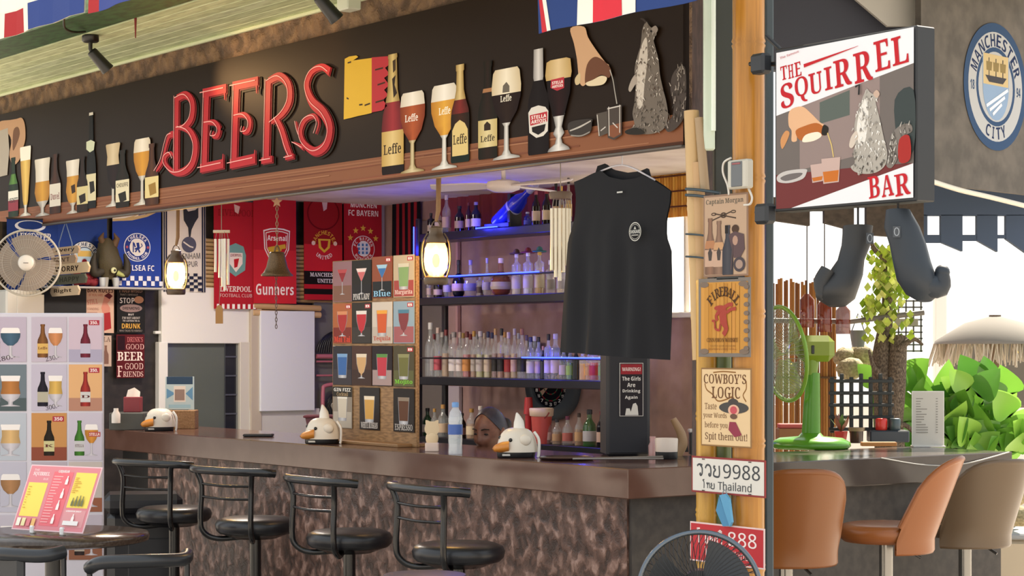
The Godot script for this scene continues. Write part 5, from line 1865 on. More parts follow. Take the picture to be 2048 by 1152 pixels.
	b.cbox(Vector3(0, 0.05, 0), Vector3(0.2, 0.1, 0.24), 0.004)
	solo("grey_box", "low grey box on the counter end, right of the beer menu stand", "box", b, mt("4a4a46", 0.7), Vector3(-4.72, TOP, -0.08), facing())
	o = thing("tissue_holder", "red tissue holder with white paper, right of the beer menu stand", "tissue holder", Vector3(-4.745, TOP + 0.1, -0.11), facing())
	b = MB.new()
	b.cbox(Vector3(0, 0.045, 0), Vector3(0.1, 0.09, 0.08), 0.004)
	part(o, "box", b, mt("7a2830", 0.5))
	b = MB.new()
	b.sheet([[Vector3(-0.04, 0.085, 0.01), Vector3(0, 0.09, 0.02), Vector3(0.04, 0.085, 0)], [Vector3(-0.03, 0.13, 0), Vector3(0.01, 0.145, 0.01), Vector3(0.04, 0.12, -0.01)]])
	part(o, "paper", b, mt("cfc8c2", 0.9))
	b = MB.new()
	b.lathe([Vector2(0, 0), Vector2(0.026, 0), Vector2(0.026, 0.05), Vector2(0.014, 0.07), Vector2(0.014, 0.085), Vector2(0, 0.085)], 14)
	solo("white_jar", "small white jar beside the red tissue holder", "jar", b, mt("d8cfc6", 0.4), at_d(232, 846, 11.7))
	b = MB.new()
	b.cbox(Vector3(0, 0.055, 0), Vector3(0.22, 0.11, 0.14), 0.003)
	solo("wooden_box", "tan wooden box behind the far duck helmet", "box", b, noisy("boxwood", ["7a5a38", "8d6a48", "9c7a54"], [0.25, 0.5, 0.8], 0.02, Vector3(0.5, 0.1, 0.1), 0.7), Vector3(-4.66, TOP, -0.36), facing())
	o = thing("payment_stand", "pale blue payment stand with a plain square on the wooden box", "stand", Vector3(-4.64, TOP + 0.11, -0.36), facing())
	var p := print_of(0.17, 0.195, 0.01)
	p.board("a9bcc4")
	p.rect(0.008, 0.0, 0.162, 0.045, "34465e")
	p.poly([Vector2(0.008, 0.07), Vector2(0.06, 0.1), Vector2(0.008, 0.13)], "5f8aae")
	p.poly([Vector2(0.162, 0.06), Vector2(0.12, 0.1), Vector2(0.162, 0.14)], "5f8aae")
	p.rect(0.05, 0.055, 0.12, 0.15, "cfc6c0")
	p.rect(0.056, 0.075, 0.114, 0.14, "8a7670")
	p.rect(0.02, 0.165, 0.15, 0.185, "8fb0c0")
	var w := part(o, "display", p, inks(0.4))
	w.position = Vector3(0, 0.1, 0)
	b = MB.new()
	b.cbox(Vector3(0, 0.04, -0.03), Vector3(0.1, 0.08, 0.04), 0.004)
	part(o, "support", b, mt("2a3440", 0.5))
	# bear, water bottle
	o = thing("bear_figure", "cream bear shaped card holder on the counter beside the water bottle", "figurine", Vector3(-1.58, TOP, -0.12), facing())
	b = MB.new()
	var pts := PackedVector2Array()
	for k in 40:
		var a := TAU * k / 40.0
		var rr := 0.034
		for e in [[0.95, 0.016], [2.19, 0.016]]:
			var dd: float = absf(wrapf(a - e[0], -PI, PI))
			rr += e[1] * maxf(0.0, 1.0 - dd / 0.35)
		pts.append(Vector2(rr * cos(a), 0.105 + rr * sin(a)))
	b.prism(pts, -0.008, 0.008)
	part(o, "bear_head", b, mt("d8bf9a", 0.5))
	b = MB.new()
	b.ball(Vector3(0, 0.06, 0), Vector3(0.03, 0.035, 0.012), 8, 14)
	part(o, "bear_body", b, mt("d8bf9a", 0.5))
	b = MB.new()
	b.cbox(Vector3(0, 0.02, 0), Vector3(0.062, 0.042, 0.05), 0.004)
	part(o, "holder", b, mt("d9c2b4", 0.4))
	o = thing("water_bottle", "clear plastic water bottle with blue cap and label on the counter", "bottle", Vector3(-1.30, TOP, -0.06))
	b = MB.new()
	b.lathe([Vector2(0, 0), Vector2(0.03, 0.0), Vector2(0.032, 0.01), Vector2(0.03, 0.04), Vector2(0.032, 0.06), Vector2(0.031, 0.14), Vector2(0.033, 0.16), Vector2(0.026, 0.19), Vector2(0.013, 0.208), Vector2(0.013, 0.22)], 20)
	part(o, "body", b, glass("dfe8ee", 0.3))
	b = MB.new()
	b.lathe([Vector2(0, 0.004), Vector2(0.028, 0.004), Vector2(0.029, 0.14), Vector2(0.029, 0.17), Vector2(0, 0.17)], 16)
	part(o, "water", b, glass("e6eef2", 0.16))
	b = MB.new()
	b.lathe([Vector2(0.0335, 0.09), Vector2(0.0335, 0.135)], 20)
	part(o, "label", b, mt("3a5aa0", 0.4))
	b = MB.new()
	b.lathe([Vector2(0.016, 0.212), Vector2(0.016, 0.232), Vector2(0.012, 0.235), Vector2(0, 0.235)], 16)
	part(o, "cap", b, mt("6a94c8", 0.4))
	# speaker with warning sign
	var sp := Vector3(-0.80, TOP, -0.40)
	sp = at_y(1256, 913, TOP)
	o = thing("loudspeaker", "tall black loudspeaker standing on the counter under the tank top", "speaker", Vector3(sp.x, TOP, sp.z) , facing() + 0.1)
	b = MB.new()
	b.cbox(Vector3(0, 0.27, -0.09), Vector3(0.195, 0.54, 0.2), 0.012)
	part(o, "cabinet", b, mt("1c1c21", 0.6))
	b = MB.new()
	b.cbox(Vector3(0, 0.27, 0.012), Vector3(0.17, 0.51, 0.006), 0.003)
	part(o, "grille", b, mt("212127", 0.75))
	o = thing("warning_sign", "small WARNING sign with red header fixed on the black loudspeaker", "sign", Vector3(sp.x, 0, sp.z), facing() + 0.1)
	p = print_of(0.106, 0.235, 0.003)
	p.board("2c2a2c", "b9b4b0", 0.003)
	p.rect(0.006, 0.006, 0.1, 0.05, "8d2c34")
	p.text("WARNING!", 0.012, 0.02, 0.094, 0.036, "d8c8c4", "bold")
	for k in [["The Girls", 0.012, 0.094], ["Are", 0.034, 0.07], ["Drinking", 0.014, 0.092], ["Again", 0.024, 0.08]]:
		var i := ["The Girls", "Are", "Drinking", "Again"].find(k[0])
		p.text(k[0], k[1], 0.06 + i * 0.028, k[2], 0.078 + i * 0.028, "d6d2ce", "bold")
	p.poly([Vector2(0.025, 0.23), Vector2(0.03, 0.2), Vector2(0.045, 0.2), Vector2(0.05, 0.215), Vector2(0.06, 0.18), Vector2(0.072, 0.176), Vector2(0.08, 0.19), Vector2(0.084, 0.23)], "c9c5bf")
	w = part(o, "plate", p, inks(0.5))
	w.position = Vector3(0.012, 1.395, 0.02)
	# odds and ends right of the speaker
	var q := at_y(1333, 918, TOP)
	o = thing("wax_pot", "round white pot with black base on the counter right of the loudspeaker", "pot", Vector3(q.x, TOP, q.z))
	b = MB.new()
	b.lathe([Vector2(0, 0), Vector2(0.045, 0.0), Vector2(0.048, 0.006), Vector2(0.048, 0.032)], 20)
	part(o, "base", b, mt("141416", 0.35))
	b = MB.new()
	b.lathe([Vector2(0.048, 0.032), Vector2(0.05, 0.085), Vector2(0.047, 0.09), Vector2(0.045, 0.084), Vector2(0, 0.08)], 20)
	part(o, "pot_wall", b, mt("d6c6b8", 0.35))
	q = at_y(1305, 914, TOP)
	b = MB.new()
	b.lathe([Vector2(0, 0), Vector2(0.017, 0), Vector2(0.019, 0.05), Vector2(0.012, 0.065), Vector2(0.014, 0.09), Vector2(0.0125, 0.09), Vector2(0.01, 0.07), Vector2(0, 0.07)], 14)
	solo("small_glass_bottle", "small pink glass bottle between loudspeaker and white pot", "bottle", b, glass("d8a8a4", 0.5), Vector3(q.x, TOP, q.z))
	q = at_y(1362, 912, TOP)
	b = MB.new()
	b.tube(curve3([Vector3(-0.02, 0.0, 0), Vector3(0.005, 0.05, 0), Vector3(0.0, 0.1, 0), Vector3(-0.035, 0.165, 0)], 5), widths([0.022, 0.024, 0.02, 0.014], 16), 8)
	solo("horn_flask", "curved tan horn flask standing on the counter by the bamboo post", "flask", b, mt("9a7a58", 0.5), Vector3(q.x, TOP, q.z), facing())
	q = at_y(1378, 912, TOP)
	o = thing("card_machine", "black and white box with pale lid behind the bamboo post", "box", Vector3(q.x - 0.06, TOP, q.z - 0.1), facing())
	b = MB.new()
	b.cbox(Vector3(0, 0.05, 0), Vector3(0.07, 0.1, 0.08), 0.004)
	part(o, "body", b, mt("3a3836", 0.5))
	b = MB.new()
	b.cbox(Vector3(0, 0.108, 0), Vector3(0.078, 0.014, 0.086), 0.003)
	part(o, "lid", b, mt("cfcac4", 0.4))
	q = at_y(1322, 905, TOP)
	b = MB.new()
	b.prism(PackedVector2Array([Vector2(-0.06, 0.0), Vector2(0.06, 0.0), Vector2(0.055, 0.045), Vector2(-0.01, 0.035), Vector2(-0.07, 0.01)]), -0.03, 0.03)
	solo("black_pouch", "black open pouch behind the white pot on the counter", "pouch", b, mt("221f20", 0.6), Vector3(q.x - 0.02, TOP + 0.0, q.z - 0.1), facing())
	q = at_y(1130, 922, TOP)
	b = MB.new()
	b.lathe([Vector2(0, 0), Vector2(0.11, 0), Vector2(0.12, 0.012), Vector2(0.116, 0.014), Vector2(0.106, 0.004), Vector2(0, 0.004)], 28)
	solo("serving_tray", "flat round dark serving tray on the counter before the bottle rack", "tray", b, mt("2a1c1e", 0.25), Vector3(-0.66, TOP, -0.20))
	b = MB.new()
	b.tube([Vector3(-0.2, 0.012, 0), Vector3(0.18, 0.02, 0)], 0.006, 6)
	b.tube([Vector3(-0.2, 0.012, 0.0), Vector3(0.18, 0.014, 0.03)], 0.005, 6)
	solo("bar_tongs", "long steel tongs lying on the counter before the loudspeaker", "tongs", b, mt("8a8580", 0.25, 0.7), Vector3(-0.42, TOP, -0.3), facing())

# ---------------------------------------------------------------- the bottle rack
var bottle_shapes := {}
const NTH := ["first", "second", "third", "fourth", "fifth", "sixth", "seventh", "eighth", "ninth", "tenth", "eleventh", "twelfth", "thirteenth", "fourteenth", "fifteenth", "sixteenth", "seventeenth", "eighteenth", "nineteenth", "twentieth", "twenty-first", "twenty-second", "twenty-third", "twenty-fourth", "twenty-fifth", "twenty-sixth", "twenty-seventh", "twenty-eighth", "twenty-ninth", "thirtieth"]

func bottle_meshes(kind: int) -> Dictionary:
	if bottle_shapes.has(kind):
		return bottle_shapes[kind]
	# body profiles of unit radius and height: slim spirit, straight vodka, round decanter, wine, square-shouldered
	var pf: Array = [
		[Vector2(0, 0), Vector2(0.95, 0), Vector2(1, 0.02), Vector2(1, 0.52), Vector2(0.9, 0.6), Vector2(0.5, 0.7), Vector2(0.36, 0.76), Vector2(0.34, 0.93)],
		[Vector2(0, 0), Vector2(0.95, 0), Vector2(1, 0.02), Vector2(1, 0.62), Vector2(0.85, 0.69), Vector2(0.46, 0.75), Vector2(0.4, 0.94)],
		[Vector2(0, 0), Vector2(0.6, 0), Vector2(0.85, 0.08), Vector2(1, 0.24), Vector2(0.92, 0.42), Vector2(0.6, 0.56), Vector2(0.26, 0.64), Vector2(0.22, 0.92)],
		[Vector2(0, 0), Vector2(0.96, 0), Vector2(1, 0.02), Vector2(1, 0.56), Vector2(0.82, 0.65), Vector2(0.44, 0.74), Vector2(0.36, 0.8), Vector2(0.35, 0.95)],
		[Vector2(0, 0), Vector2(0.97, 0), Vector2(1, 0.02), Vector2(1, 0.64), Vector2(0.94, 0.7), Vector2(0.4, 0.74), Vector2(0.34, 0.78), Vector2(0.34, 0.92)]][kind]
	var neck: float = pf[pf.size() - 1].x
	var top: float = pf[pf.size() - 1].y
	var d := {}
	var b := MB.new()
	b.lathe(pf, 14)
	d.body = b.mesh()
	b = MB.new()
	var liq := [Vector2(0, 0.015)]
	for q in pf:
		if q.x > 0.05 and q.y < 0.5:
			liq.append(Vector2(q.x * 0.9, maxf(q.y, 0.015)))
	liq.append(Vector2(0.85, 0.5))
	liq.append(Vector2(0, 0.5))
	b.lathe(liq, 12)
	d.liquid = b.mesh()
	b = MB.new()
	var band := [Vector2(1.02, 0.14), Vector2(1.02, 0.42)]
	if kind == 2:
		band = [Vector2(0.98, 0.16), Vector2(1.04, 0.24), Vector2(0.98, 0.36)]
	b.lathe(band, 14)
	d.label = b.mesh()
	b = MB.new()
	b.lathe([Vector2(neck * 1.06, top - 0.06), Vector2(neck * 1.22, top - 0.055), Vector2(neck * 1.22, 0.99), Vector2(neck, 1.0), Vector2(0, 1.0)], 12)
	d.cap = b.mesh()
	bottle_shapes[kind] = d
	return d

func piece(parent: Node, called: String, m: Mesh, mat: Material) -> MeshInstance3D:
	var o := MeshInstance3D.new()
	o.name = called
	o.mesh = m
	o.material_override = mat
	parent.add_child(o, true)
	return o

func colour_word(hex: String) -> String:
	var c := Color(hex)
	if c.s < 0.22:
		return "black" if c.v < 0.28 else ("grey" if c.v < 0.6 else "white")
	var h := c.h * 360.0
	if c.v < 0.24:
		return "black"
	if h < 18 or h > 335:
		return "red" if c.s > 0.45 else "pink"
	if h < 48:
		return "brown" if c.v < 0.55 else "gold"
	if h < 75:
		return "yellow"
	if h < 165:
		return "green"
	if h < 265:
		return "blue"
	return "purple"

# [pixel x, pixel y of its top, pixel width, shape, glass ("" = clear), cap, label ("" = none), liquid ("" = none)]
func bottle_row(rows: Array, y: float, z: float, shelf: String) -> void:
	var k := 0
	for r in rows:
		var p := at_z(r[0], r[1], z)
		var h := p.y - y
		var rad: float = r[2] * 0.5 * (p - EYE).length() / FOCAL
		var glass_word: String = "clear" if r[4] == "" else colour_word(r[4])
		var lab := "%s bottle, %s cap%s, %s from the left on the rack's %s" % [glass_word, colour_word(r[5]), (", %s label" % colour_word(r[6])) if r[6] else "", NTH[k], shelf]
		var o := thing("liquor_bottle", lab, "bottle", Vector3(p.x, y, z), rng.randf() * TAU, "bottles on the " + shelf)
		var d := bottle_meshes(r[3])
		o.scale = Vector3(rad, h, rad)
		var gm: Material = glass("c4ccca", 0.2)
		if r[4]:
			gm = mt(r[4], 0.12) if Color(r[4]).v < 0.4 else glass(r[4], 0.62)
		piece(o, "body", d.body, gm)
		if r[7]:
			piece(o, "liquid", d.liquid, glass(r[7], 0.72))
		if r[6]:
			piece(o, "label", d.label, mt(r[6], 0.5))
		var cp := piece(o, "cap", d.cap, mt(r[5], 0.35))
		if r.size() > 8:
			var b := MB.new()
			b.lathe([Vector2(1.35, 0.93), Vector2(1.5, 0.95), Vector2(1.3, 0.965), Vector2(0.7, 0.965), Vector2(0.55, 1.03), Vector2(0.2, 1.06), Vector2(0, 1.06)], 16)
			part(o, "hat", b, mt(r[8], 0.7))
		k += 1

func build_rack() -> void:
	var z0 := RACK_Z
	var z1 := RACK_Z - 0.2
	var xl := at_z(838, 600, z0).x
	var xr := at_z(1212, 700, z0).x
	var o := thing("bottle_rack", "black steel bottle rack with four shelves along the back wall", "rack", Vector3((xl + xr) * 0.5, 0, (z0 + z1) * 0.5))
	var W := xr - xl
	var blk := mt("15161d", 0.35)
	for sx in [-1.0, 1.0]:
		for sz in [-1.0, 1.0]:
			var b := MB.new()
			b.cbox(Vector3(sx * W * 0.5, 1.2, sz * 0.1), Vector3(0.04, 2.4, 0.03), 0.004)
			part(o, "post", b, blk)
	var hs := [1.014, 1.393, 1.896, 2.302]
	for k in 4:
		var b := MB.new()
		b.cbox(Vector3(0, hs[k] - 0.025, 0), Vector3(W, 0.05, 0.22), 0.004)
		part(o, "shelf_board", b, blk)
		if k in [1, 2]:
			b = MB.new()
			b.tube([Vector3(-W * 0.5, hs[k] + 0.12, 0.105), Vector3(W * 0.5, hs[k] + 0.12, 0.105)], 0.006, 6)
			part(o, "guard_rail", b, blk)
	# blue light strips
	var blue := glow("2a3cff", 6.0)
	for s in [[0.10, hs[1] + 0.128, 0.42, 0.0, "blue light strip along the right half of the lower shelf rail"], [-0.12, hs[2] + 0.128, 0.6, 0.0, "blue light strip along the middle shelf rail"], [-0.1, hs[3] + 0.006, 0.12, 0.0, "short bright blue light strip on the top shelf before the tilted bottle"]]:
		var b := MB.new()
		var ln: float = W * s[2]
		b.cbox(Vector3(0, 0, 0), Vector3(ln, 0.007, 0.007), 0.002)
		var cx: float = (xl + xr) * 0.5 + s[0] * W + (W * 0.2 if s[0] > 0.05 else 0.0)
		var st := solo("light_strip", s[4], "light strip", b, blue, Vector3(cx, s[1], z0 + 0.013), 0.0, "blue light strips on the rack")
		for i in 2:
			var l := OmniLight3D.new()
			l.name = "strip_light"
			l.light_color = Color("2a30ff")
			l.light_energy = 0.03 if s[2] < 0.3 else 0.02
			l.light_size = 0.02
			l.omni_range = 6.0
			l.shadow_enabled = true
			st.add_child(l, true)
			l.position = Vector3(ln * (i - 0.5) * 0.6, 0.012, 0.05)
	var b2 := MB.new()
	b2.cbox(Vector3.ZERO, Vector3(0.007, 0.3, 0.007), 0.002)
	var vs := solo("light_strip", "upright blue light strip on the rack's left post", "light strip", b2, blue, Vector3(xl - 0.03, 2.2, z0 + 0.02), 0.0, "blue light strips on the rack")
	var lv := OmniLight3D.new()
	lv.name = "strip_light"
	lv.light_color = Color("2a30ff")
	lv.light_energy = 0.035
	lv.light_size = 0.03
	lv.omni_range = 6.0
	lv.shadow_enabled = true
	vs.add_child(lv)
	lv.position = Vector3(-0.02, 0, 0.06)

	var zz := (z0 + z1) * 0.5 + 0.03
	bottle_row([
		[861, 645, 24, 0, "", "cfd0d0", "", ""], [876, 655, 17, 1, "", "b8a49c", "b8525c", ""], [892, 659, 18, 0, "", "6a1f28", "", "b88a50"], [908, 664, 22, 1, "", "8a8684", "d6d0ca", ""], [920, 664, 17, 0, "", "a8948c", "d8d0cc", ""], [934, 663, 19, 0, "", "5a1c22", "c98a48", "c02832"], [948, 662, 14, 1, "", "a8803c", "b0a8a0", "b0703a"],
		[961, 662, 19, 1, "", "b0aab4", "b8b0a8", "c8c478"], [976, 663, 17, 0, "", "1c2650", "c9b8a0", "d8c890"], [991, 657, 16, 0, "", "a8845a", "1c1a1c", "8a3028"], [1003, 657, 18, 4, "", "17171a", "232024", "a85a28"], [1017, 664, 18, 4, "", "b8a8c0", "9c2c2c", "b8702c"], [1029, 657, 16, 0, "", "a49cac", "c9a8a4", "c89c50"],
		[1044, 657, 20, 0, "", "8a5a50", "2a2a2c", ""], [1061, 674, 17, 1, "", "202a58", "d8d2d0", ""], [1077, 674, 15, 1, "", "17171a", "c0a8a8", ""], [1086, 692, 12, 0, "1c1a22", "a87858", "", ""], [1097, 668, 18, 4, "", "151518", "c9bcbc", ""], [1111, 667, 20, 1, "", "b0a8c4", "d0c0c0", ""], [1127, 690, 18, 0, "", "8a8a9a", "c8b8c0", ""],
		[1140, 692, 16, 0, "", "b8b4c0", "9ac060", "58a048"], [1152, 690, 14, 3, "14161c", "303848", "", ""], [1165, 695, 14, 1, "", "c8b070", "", "e0b03c"], [1177, 694, 13, 0, "", "c8a040", "d0a850", "d89830"], [1188, 690, 18, 4, "", "902028", "b82c30", "c83038"], [1203, 692, 14, 1, "", "d0ccc8", "8ab04c", "6a9838"]], hs[1], zz, "lower shelf")
	bottle_row([[868, 668, 16, 0, "", "7a2c30", "b8a8a0", ""], [884, 664, 16, 1, "", "c8c4c0", "", ""], [900, 668, 15, 0, "", "8a8088", "", "a86a38"], [926, 666, 16, 1, "", "a88a50", "c0b4ac", ""], [941, 668, 16, 0, "", "701c24", "8c2c30", "8c3428"], [954, 668, 14, 1, "", "8a888c", "", ""], [969, 666, 15, 0, "", "b0a090", "", "b8b060"], [984, 665, 16, 0, "", "2c3460", "b8a894", ""], [1010, 664, 15, 1, "", "a87c48", "", "9a5428"], [1037, 666, 16, 0, "", "9a9aa8", "b0a0a0", ""], [1053, 670, 16, 0, "", "5a4a70", "", ""], [1069, 672, 15, 1, "", "c8c8d4", "a898a0", ""]], hs[1], (z0 + z1) * 0.5 - 0.055, "lower back row")
	bottle_row([
		[858, 550, 14, 0, "", "b8a890", "c8b4a4", ""], [876, 556, 18, 4, "1c1618", "c8a870", "b8a0a0", ""], [895, 528, 18, 2, "", "7a78a8", "a8a0c0", ""], [917, 520, 27, 2, "15141c", "101018", "c0a0a0", ""], [941, 520, 28, 2, "", "9088c0", "7a78c0", ""], [960, 548, 16, 4, "", "c8b890", "3a2420", "6a3428"], [974, 516, 20, 2, "", "a8a4c8", "9a94b8", ""], [1002, 516, 42, 2, "8a4a34", "d8c8c0", "a89c90", "6a2c20"],
		[1033, 503, 20, 4, "", "d8d0c8", "b8b0a8", "d8cc88", "5a4038"], [1056, 500, 20, 4, "", "e0dcd8", "b8b0b0", "e6e4e0", "7a2c3c"], [1079, 498, 20, 4, "", "c8a040", "b8ac90", "c89420", "3c7078"], [1101, 520, 19, 4, "", "d8d4dc", "8a8480", ""], [1122, 520, 18, 1, "", "c8c4d0", "a8a4b0", ""]], hs[2], zz, "middle shelf")
	bottle_row([
		[862, 426, 15, 4, "1c1c24", "14141a", "b0a498", ""], [877, 414, 16, 0, "", "7a6860", "c0b0a4", "8a6050"], [893, 390, 18, 0, "", "c8c0b8", "b8a090", ""], [919, 412, 20, 3, "1c1616", "17171c", "a89080", ""], [937, 405, 13, 3, "3a1c1c", "6a2424", "c0a890", ""], [952, 404, 20, 3, "17171e", "8a8090", "c8c0b8", ""], [1055, 424, 16, 1, "2a34b0", "b0b4e0", "3a44c0", ""], [1072, 382, 17, 3, "1a1414", "a86070", "c8b8a4", ""], [1093, 380, 18, 3, "1c1614", "8a2c34", "cfc0a4", ""], [1112, 364, 15, 3, "17151a", "141214", "b8a080", ""], [1123, 372, 12, 0, "", "c8a050", "b88c48", "b07c30"], [1137, 356, 14, 0, "", "141416", "d0b880", "c89c50"]], hs[3], zz, "top shelf")
	bottle_row([
		[855, 816, 21, 0, "24402a", "151517", "cfc8c0", ""], [869, 817, 16, 0, "", "b08a4c", "", "c8b088"], [886, 809, 22, 0, "", "b88c50", "cdb494", ""], [924, 826, 17, 3, "1a1416", "17141a", "8a6460", ""], [943, 817, 22, 0, "", "a8803c", "d6c4a4", "c09060"], [961, 812, 20, 1, "", "c9c0bc", "d8ccc4", ""], [978, 820, 16, 0, "", "b0a4a0", "c8b8b0", ""], [995, 820, 17, 0, "", "a87868", "", ""], [1073, 832, 16, 1, "", "6a2c3a", "7a2c3c", ""], [1093, 832, 24, 1, "", "a89484", "d6b8b0", ""], [1114, 838, 20, 0, "", "2a2a34", "b8946c", "a8804c"], [1135, 832, 21, 0, "", "6a3050", "b8685c", ""], [1158, 826, 18, 0, "", "3a2a24", "c8a070", "b88a50"], [1179, 819, 27, 0, "2f6a34", "23232a", "b8b8b8", ""], [1203, 822, 20, 3, "17131a", "7a1c24", "cdb09c", ""]], hs[0], zz, "bottom shelf")
	# the big tilted blue bottle in its cradle
	var q0 := at_z(992, 452, zz)
	var q1 := at_z(1068, 378, zz)
	o = thing("tilted_bottle", "large cobalt blue bottle tilted in a cradle on the top shelf", "bottle", Vector3(q0.x, hs[3], zz + 0.02))
	var dir := Vector3(q1.x - q0.x, q1.y - hs[3], 0)
	var L := dir.length()
	var b := MB.new()
	b.xf = Transform3D(Basis(Vector3.BACK, -atan2(dir.x, dir.y)), Vector3(0.05, 0.03, 0))
	b.lathe([Vector2(0, 0), Vector2(0.048, 0), Vector2(0.052, 0.01), Vector2(0.052, L * 0.52), Vector2(0.04, L * 0.62), Vector2(0.022, L * 0.7), Vector2(0.019, L * 0.86)], 20)
	part(o, "body", b, mt("1c2ac0", 0.15))
	b = MB.new()
	b.xf = Transform3D(Basis(Vector3.BACK, -atan2(dir.x, dir.y)), Vector3(0.05, 0.03, 0))
	b.lathe([Vector2(0.053, L * 0.4), Vector2(0.053, L * 0.44)], 20)
	part(o, "neck_band", b, mt("a8aee0", 0.3))
	b = MB.new()
	b.xf = Transform3D(Basis(Vector3.BACK, -atan2(dir.x, dir.y)), Vector3(0.05, 0.03, 0))
	b.lathe([Vector2(0.025, L * 0.82), Vector2(0.025, L * 0.98), Vector2(0, L)], 14)
	part(o, "cap", b, mt("9a9cc8", 0.3))
	b = MB.new()
	b.cbox(Vector3(0.1, 0.015, 0), Vector3(0.26, 0.03, 0.1), 0.004)
	b.cbox(Vector3(0.22, 0.1, 0), Vector3(0.03, 0.2, 0.09), 0.004)
	part(o, "cradle", b, mt("16161c", 0.4))

# ---------------------------------------------------------------- the room behind the counter
func build_bar_room_things() -> void:
	# red drape and pale panels on the back wall
	var r := on_z(872, 372, 1200, 470, BACK_Z + 0.04)
	var b := MB.new()
	var g := []
	for i in 5:
		var row := []
		for j in 97:
			row.append(Vector3((j / 96.0 - 0.5) * r.w, (0.5 - i / 4.0) * r.h, 0.016 * sin(j * 0.9) + 0.006 * sin(j * 2.3 + i * 0.4)))
		g.append(row)
	b.sheet(g, -1.0)
	solo("red_drape", "dark red pleated drape on the back wall behind the top shelf", "drape", b, mt("7a2c34", 0.85), r.c)
	for k in [["trim_panel", 843, 440, 888, 930, "6d6660", 0.02], ["trim_panel", 893, 772, 921, 930, "b0a6ac", 0.02], ["trim_pipe", 914, 440, 918, 700, "b08a84", 0.02]]:
		r = on_z(k[1], k[2], k[3], k[4], BACK_Z + k[6])
		b = MB.new()
		b.cbox(Vector3.ZERO, Vector3(r.w, r.h, 0.03), 0.004)
		var w := setting(k[0], b, mt(k[5], 0.5))
		w.position = r.c
	# dartboard
	var c := at_z(1106, 768, BACK_Z + 0.05)
	var o := thing("dartboard", "round dartboard with dark grey surround on the back wall", "dartboard", c, 0.16)
	b = MB.new()
	b.xf = Transform3D(Basis(Vector3.RIGHT, PI / 2), Vector3.ZERO)
	b.lathe([Vector2(0.145, 0.03), Vector2(0.15, 0.04), Vector2(0.2, 0.04), Vector2(0.225, 0.02), Vector2(0.225, -0.02), Vector2(0.145, -0.02), Vector2(0.145, 0.03)], 40)
	part(o, "surround", b, mt("3c444c", 0.7))
	var p := print_of(0.3, 0.3, 0.02)
	p.oval(0.15, 0.15, 0.148, 0.148, "151518", 40)
	var nums := ["20", "1", "18", "4", "13", "6", "10", "15", "2", "17", "3", "19", "7", "16", "8", "11", "14", "9", "12", "5"]
	for k in 20:
		var a0 := deg_to_rad(k * 18.0 - 9.0)
		var a1 := deg_to_rad(k * 18.0 + 9.0)
		p.lay = 0.0006
		for seg in [[0.0, 0.108, ["141416", "c8a894"][k % 2]], [0.101, 0.108, ["8c2c34", "3c6a4c"][k % 2]], [0.06, 0.067, ["8c2c34", "3c6a4c"][k % 2]]]:
			p.poly([Vector2(0.15 + seg[0] * sin(a0), 0.15 - seg[0] * cos(a0)), Vector2(0.15 + seg[1] * sin(a0), 0.15 - seg[1] * cos(a0)), Vector2(0.15 + seg[1] * sin(a1), 0.15 - seg[1] * cos(a1)), Vector2(0.15 + seg[0] * sin(a1) + 0.0002, 0.15 - seg[0] * cos(a1))], seg[2])
		var am := deg_to_rad(k * 18.0)
		p.text(nums[k], 0.15 + 0.126 * sin(am) - 0.011, 0.15 - 0.126 * cos(am) - 0.01, 0.15 + 0.126 * sin(am) + 0.011, 0.15 - 0.126 * cos(am) + 0.01, "d8d4d0", "bold")
	p.oval(0.15, 0.15, 0.01, 0.01, "3c6a4c", 12)
	p.oval(0.15, 0.15, 0.005, 0.005, "8c2c34", 10)
	var face := part(o, "face", p, inks(0.8))
	face.position = Vector3(0, 0, 0.02)
	b = MB.new()
	b.cbox(Vector3(-0.2, 0.02, -0.035), Vector3(0.1, 0.5, 0.02), 0.004)
	part(o, "back_plate", b, mt("1a1a20", 0.5))
	# bucket and cup
	var q := at_z(1064, 888, RACK_Z + 0.02)
	o = thing("ice_bucket", "red ice bucket with a pale rim and wire handle, behind the duck helmet", "bucket", Vector3(q.x, 1.014, RACK_Z - 0.05))
	b = MB.new()
	b.lathe([Vector2(0, 0), Vector2(0.05, 0), Vector2(0.062, 0.16)], 20)
	part(o, "body", b, mt("c0504a", 0.45))
	b = MB.new()
	b.lathe([Vector2(0.062, 0.16), Vector2(0.07, 0.165), Vector2(0.073, 0.205), Vector2(0.068, 0.21), Vector2(0.06, 0.16)], 20)
	part(o, "rim", b, mt("dcc4ae", 0.5))
	b = MB.new()
	b.tube(arc_pts(Vector3(0, 0.185, 0), Vector3(0.075, 0, 0), Vector3(0, -0.05, 0.03), 0, PI, 10), 0.004, 6)
	part(o, "handle", b, mt("8c2c2c", 0.5))
	q = at_z(1038, 822, RACK_Z + 0.02)
	b = MB.new()
	b.lathe([Vector2(0.03, 0), Vector2(0.022, 0.1), Vector2(0, 0.1)], 16)
	b.lathe([Vector2(0, -0.17), Vector2(0.02, -0.17), Vector2(0.02, 0.0)], 12)
	solo("red_cup", "red plastic cup standing upside down beside the ice bucket", "cup", b, mt("b0262c", 0.4), Vector3(q.x, 1.014 + 0.17, RACK_Z - 0.05))
	# flat ceiling lamp over the far end of the bar
	o = thing("ceiling_lamp", "round white ceiling lamp behind the long sign, over the far counter", "lamp", Vector3(-4.5, 2.57, -0.5))
	b = MB.new()
	b.lathe([Vector2(0, -0.05), Vector2(0.17, -0.05), Vector2(0.19, -0.035), Vector2(0.19, 0), Vector2(0, 0)], 32)
	part(o, "housing", b, mt("dcdad6", 0.5))
	b = MB.new()
	b.lathe([Vector2(0, -0.056), Vector2(0.16, -0.052)], 32)
